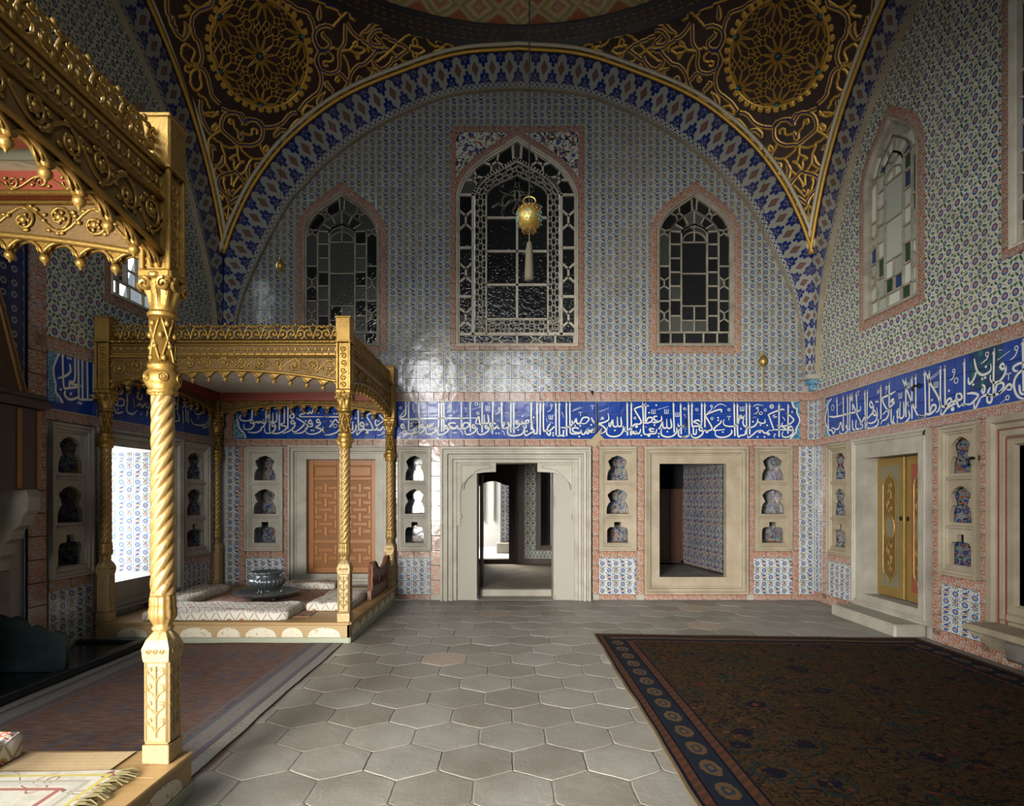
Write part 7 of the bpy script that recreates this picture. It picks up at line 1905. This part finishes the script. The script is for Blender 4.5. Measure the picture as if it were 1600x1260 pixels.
platform('divan_platform', XL(YRC)+.03, -1.76, 6.65, 9.36, 'low wooden divan platform with white painted lunettes in the far left corner',
         [(lambda s, h, z: (-1.76-s, 6.65-h, z), 2.8), (lambda s, h, z: (-1.76+h, 6.65+s, z), 2.70)])
platform('divan_platform', XL(2), -1.74, .45, 3.30, 'low divan platform in the bottom left foreground',
         [(lambda s, h, z: (-1.74+h, 3.30-s, z), 2.8)])
# carved end board at the back of the far divan
sb = [(8.06, 0.002), (9.17, 0.002), (9.17, .49), (9.10, .48), (9.0, .40), (8.85, .36), (8.6, .36), (8.45, .40), (8.36, .47), (8.26, .50), (8.15, .47), (8.10, .40), (8.14, .34), (8.08, .28), (8.12, .20), (8.06, .12)]
mb = MB(lambda u, h, z: (-1.87+h, u, ZP+z)); mb.prism(sb, -.025, .025); bd = mb.build('carved_side_board', M['wood_red'], None, label='carved red-brown end board at the back corner of the far divan', cat='board', base=(-1.87, 8.7, ZP))
mb = MB(lambda u, h, z: (-1.87+h, u, ZP+z)); mb.tube([(u, .03, z) for u, z in sb[2:]], .014, 5)
for k in range(5): mb.tube([(u, .028, z) for u, z in spiral((8.3+k*.18, .2), .07, 1.3, k, 1 if k & 1 else -1, 12)], .009, 4)
mb.build('carving', M['wood_red'], bd, smooth=True)

# ------------------------------------------------------------------ textiles
def cushion(x0, x1, y0, y1, z, th, label, group='brocade floor cushions', rot=0.0):
    """flat mattress, softly rounded, a little uneven; UV in metres"""
    cx, cy = (x0+x1)/2, (y0+y1)/2; a, b = (x1-x0)/2, (y1-y0)/2
    nx, ny = max(6, int(a*16)), max(6, int(b*16)); rnd = random.Random(len(label))
    ph = [rnd.uniform(0, 6) for _ in range(4)]
    mb = MB(); r = .035
    def top(u, v):      # u,v in -1..1
        bump = .010*sin(u*5+ph[0])*cos(v*4+ph[1])+.006*sin(u*11+ph[2]+v*7)
        return z+th+bump
    def place(px, py): return (cx+px*cos(rot)-py*sin(rot), cy+px*sin(rot)+py*cos(rot))
    gx = [-1+2*i/nx for i in range(nx+1)]; gy = [-1+2*j/ny for j in range(ny+1)]
    rows, uvr = [], []
    for v in gy:
        rows.append([(*place(u*(a-r), v*(b-r)), top(u, v)) for u in gx]); uvr.append([(u*a, v*b) for u in gx])
    mb.grid(rows, uvrows=uvr)
    per = [(u, -1) for u in gx]+[(1, v) for v in gy[1:]]+[(u, 1) for u in reversed(gx[:-1])]+[(-1, v) for v in reversed(gy[1:-1])]
    rws, uvs = [], []; arc = [0]
    for i in range(len(per)):
        p, q = per[i], per[(i+1) % len(per)]; arc.append(arc[-1]+math.hypot((p[0]-q[0])*a, (p[1]-q[1])*b))
    for kk, (off, dz) in enumerate(((0, None), (.6, -.012), (1.0, -.03), (1.0, -.6), (.85, -.95))):
        row, ur_ = [], []
        for i in range(len(per)+1):
            u, v = per[i % len(per)]; t_ = top(u, v)
            ux, vy = (u*(a-r)+(r*off if abs(u) == 1 else 0)*u), (v*(b-r)+(r*off if abs(v) == 1 else 0)*v)
            hz = t_ if dz is None else (t_+dz if dz > -.5 else z+th*(1+dz)+(0 if dz > -.9 else -th*.0))
            row.append((*place(ux, vy), max(hz, z+.002))); ur_.append((arc[i], (t_-hz)))
        rws.append(row); uvs.append(ur_)
    mb.grid(rws, uvrows=uvs)
    o = mb.build('floor_cushion', M['cushion'], None, smooth=True, label=label, cat='cushion', group=group, base=(cx, cy, z))
    pp = MB(); pp.tube([(*place(u*(a-r)+(r*.7*u if abs(u) == 1 else 0), v*(b-r)+(r*.7*v if abs(v) == 1 else 0)), top(u, v)-.016) for u, v in per+per[:1]], .006, 5); pp.build('piping', M['cushion'], o, smooth=True)
    return o
cushion(-4.10, -2.50, 6.73, 7.38, ZP, .105, 'long brocade cushion along the front edge of the far divan')
cushion(-4.54, -4.07, 7.58, 8.86, ZP, .105, 'brocade cushion below the bright window on the left wall', rot=0)
cushion(-2.45, -1.93, 7.28, 8.50, ZP, .105, 'brocade cushion by the front right post of the far divan')
cushion(-3.38, -2.60, 8.96, 9.34, ZP, .10, 'brocade cushion at the back of the far divan before the wooden door')
cushion(-4.0, -2.60, 2.93, 3.22, ZP+.01, .13, 'brocade bolster at the left edge on the near divan')
def cloth(name, x0, x1, y0, y1, z, mat, label, cat, wave=.004, u_of=None, n=(24, 24), fringe=None):
    mb = MB(); rows, uvr = [], []
    for j in range(n[1]+1):
        y = y0+(y1-y0)*j/n[1]; row, ur_ = [], []
        for i in range(n[0]+1):
            x = x0+(x1-x0)*i/n[0]
            edge = (sin(y*3.0+x0)*.007+sin(y*11)*.003) if i in (0, n[0]) else 0; ey = sin(x*6)*.010 if j in (0, n[1]) else 0
            row.append((x+edge, y+ey, z+wave*(.5+.5*sin(x*5.3+y*3.1)*sin(y*4.7-x*1.3)))); ur_.append(u_of(x, y) if u_of else (x-x0, y-y0))
        rows.append(row); uvr.append(ur_)
    mb.grid(rows, uvrows=uvr)
    mb.grid([[p for p in rows[0]], [(p[0], p[1], 0.001 if z < .1 else z-.005) for p in rows[0]]]); mb.grid([rows[-1], [(p[0], p[1], 0.001 if z < .1 else z-.005) for p in rows[-1]]])
    for i in (0, n[0]): mb.grid([[r[i] for r in rows], [(r[i][0], r[i][1], .001 if z < .1 else z-.005) for r in rows]])
    return mb.build(name, mat, None, smooth=True, label=label, cat=cat, base=((x0+x1)/2, (y0+y1)/2, z))
rn = cloth('runner_carpet', -3.88, -1.83, 3.34, 6.60, .012, M['runner'], 'faded red and blue runner carpet between the two divans', 'carpet', .005, lambda x, y: (-1.83-x, y))
cp = cloth('floral_carpet', .99, 4.62, 1.2, 7.05, .012, M['carpet'], 'large dark floral carpet spread over the right side of the floor', 'carpet', .006, lambda x, y: (x-.99, 7.05-y), (40, 50))
for v in cp.data.vertices:      # the carpet lies slightly askew
    wx, wy = v.co.x+cp.location.x, v.co.y+cp.location.y; v.co.y -= .062*(wx-.99)*max(0, (wy-1.2)/5.85)
fr = MB()
for k in range(230):
    x = 1.0+k*.0158; yo = -.062*(x-.99)
    fr.tube([(x, 7.04+yo, .010), (x+random.uniform(-.01, .01), 7.07+yo, .008), (x+random.uniform(-.02, .02), 7.09+yo+random.uniform(0, .015), .004)], .004, 3, caps=False)
fr.build('fringe', M['carpet'], cp, kind='stuff')
cloth('divan_rug', -4.02, -2.30, 6.95, 8.98, ZP+.006, M['rug_red'], 'worn red rug on the far divan under the cushions', 'rug', .003)
cloth('straw_mat', -4.50, -2.02, 2.98, 3.27, ZP+.006, M['straw'], 'narrow strip of woven straw matting on the near divan', 'mat', .003, lambda x, y: (x, y*3))
pc = cloth('painted_cloth', -4.50, -1.93, 1.2, 3.03, ZP+.012, M['cloth_pale'], 'pale patterned cloth covering the near divan', 'cloth', .004, lambda x, y: (-1.93-x, 3.03-y))
fr = MB()
for k in range(150):
    y = 1.3+k*.0116; xx = -1.90+random.uniform(-.012, .012); fr.tube([(xx-.05, y, ZP+.018), (xx, y+random.uniform(-.02, .02), ZP+.022), (xx+.035+random.uniform(-.01, .02), y+random.uniform(-.02, .02), ZP+.010)], .0035, 3, caps=False)
fr.build('fringe', M['fringe'], pc, kind='stuff')

# ------------------------------------------------------------------ brazier on its tray
tx, ty = -3.25, 8.1; ZR = ZP+.012
tray = thing('brazier_tray', (tx, ty, ZR), 'large fluted grey metal tray on small feet under the brazier', 'tray')
fl = lambda n, a: (lambda th, z, r: r*(1+a*cos(n*th)))
mb = MB(); mb.lathe([(.12, .03), (.22, .032), (.34, .05), (.405, .085), (.425, .10), (.43, .105), (.415, .10), (.34, .062), (.22, .045), (.01, .042)], (tx, ty, ZR), 96, lambda th, z, r: r*(1+(.012*cos(32*th) if r > .2 else 0))); mb.build('dish', M['tin'], tray, smooth=True)
for k in range(4):
    a = pi/4+k*pi/2; mb = MB(); mb.blob((tx+.2*cos(a), ty+.2*sin(a), ZR+.018), .03, .03, .02, 8, 5); mb.build('foot', M['tin'], tray, smooth=True)
br = thing('brazier', (tx, ty, ZR+.045), 'fluted dark grey metal brazier bowl standing on the tray', 'brazier')
mb = MB(); mb.lathe([(.09, .07), (.15, .10), (.205, .15), (.232, .205), (.215, .24), (.165, .262), (.152, .275), (.195, .305), (.225, .325), (.215, .327), (.15, .285), (.05, .26), (.01, .26)], (tx, ty, ZR+.045), 96, lambda th, z, r: r*(1+(.035*cos(24*th) if .09 < z < .245 else 0.02*cos(24*th) if z > .29 else 0))); mb.build('bowl', M['tin'], br, smooth=True)
for k in range(3):
    a = -pi/2+k*2*pi/3; mb = MB(); mb.tube(cr([(tx+.13*cos(a), ty+.13*sin(a), ZR+.13), (tx+.19*cos(a), ty+.19*sin(a), ZR+.12), (tx+.17*cos(a), ty+.17*sin(a), ZR+.08), (tx+.22*cos(a), ty+.22*sin(a), ZR+.052)], 4), .013, 6); mb.build('leg', M['tin'], br, smooth=True)

# ------------------------------------------------------------------ hanging ornaments
bz = 3.84; bx, by = XC+.018, YC
ball = thing('hanging_globe', (bx, by, bz), 'gilded jewelled globe with tassel hanging before the central window', 'ornament')
mb = MB(); mb.lathe([(.104*cos(a_)+.001, .104*sin(a_)) for a_ in rng(-pi/2, pi/2-.12, 14)], (bx, by, bz), 32); mb.build('globe', M['brass'], ball, smooth=True)
mb = MB()
for j, (zz, rr) in enumerate(((.045, .096), (.075, .072))):
    for k in range(14): th = k*2*pi/14+j*.2; mb.blob((bx+rr*cos(th)*.97, by+rr*sin(th)*.97, bz+zz), .011, .011, .009, 6, 4)
mb.build('pierced_cap', M['gold_dark'], ball, smooth=True)
for k in range(6):
    th = -pi/2-.12+k*pi/3; mb = MB()
    for q in range(7):
        a = q*pi/3; dx_ = (.026*cos(a) if q < 6 else 0); dz_ = (.036*sin(a) if q < 6 else 0)
        t2 = th+dx_/.1; mb.blob((bx+.104*cos(t2), by+.104*sin(t2), bz-.015+dz_), .0062, .0062, .007, 6, 4)
    mb.build('turquoise_cluster', M['turq_boss'], ball, smooth=True)
mb = MB()
for k in range(24): th = k*2*pi/24; mb.tube([(bx+.052*cos(th), by+.052*sin(th), bz-.085), (bx+.054*cos(th), by+.054*sin(th), bz-.118+.006*(k % 3))], .004, 4)
mb.build('bead_fringe', M['gold_dark'], ball)
mb = MB(); mb.tube([(bx, by, bz-.10), (bx, by, bz-.19)], .005, 5); mb.build('cord', M['tassel'], ball)
mb = MB(); mb.lathe([(.002, -.185), (.018, -.20), (.024, -.225), (.022, -.235), (.027, -.25), (.036, -.46), (.035, -.50), (.002, -.50)], (bx, by, bz), 28, lambda th, z, r: r*(1+(.06*cos(14*th) if z < -.24 else 0))); mb.build('tassel', M['tassel'], ball, smooth=True)
mb = MB(); mb.tube([(bx, by, bz+.10), (bx, by, Z_APEX+4.3)], .006, 5); mb.build('chain', M['iron'], ball)
mb = MB(); mb.tube([(bx+.05*cos(a), by, bz+.13+.035*sin(a)) for a in rng(0, 2*pi, 14)], .006, 5); mb.build('hanging_ring', M['brass'], ball)
def pendant_lamp(px, py, Y, label, rod):
    x = (px-795)/FPX*Y; z = EYE+(775-py)*Y/FPX
    t = thing('hanging_pendant', (x, Y, z), label, 'ornament', 'small hanging pendants')
    mb = MB(); mb.lathe([(.001, -.075), (.03, -.06), (.052, -.02), (.054, .01), (.04, .045), (.018, .075), (.012, .09), (.016, .10), (.006, .12)], (x, Y, z), 18, lambda th, zz, r: r*(1+.04*cos(9*th))); mb.build('body', M['brass'], t, smooth=True)
    mb = MB(); mb.tube([(x, Y, z+.11), (x, Y, Z_APEX+.40)], .0035, 4); mb.build('wire', M['iron'], t)
    mb = MB(); mb.tube([(x, Y, z-.07), (x, Y, z-rod)], .010, 6); mb.blob((x, Y, z-rod), .012, .012, .02, 6, 4); mb.build('rod', M['brass'], t)
pendant_lamp(438, 416, 7.5, 'small brass pendant hanging before the left side of the back wall', .14)
pendant_lamp(1193, 565, 7.5, 'small brass pendant with long rod hanging near the right corner', .36)
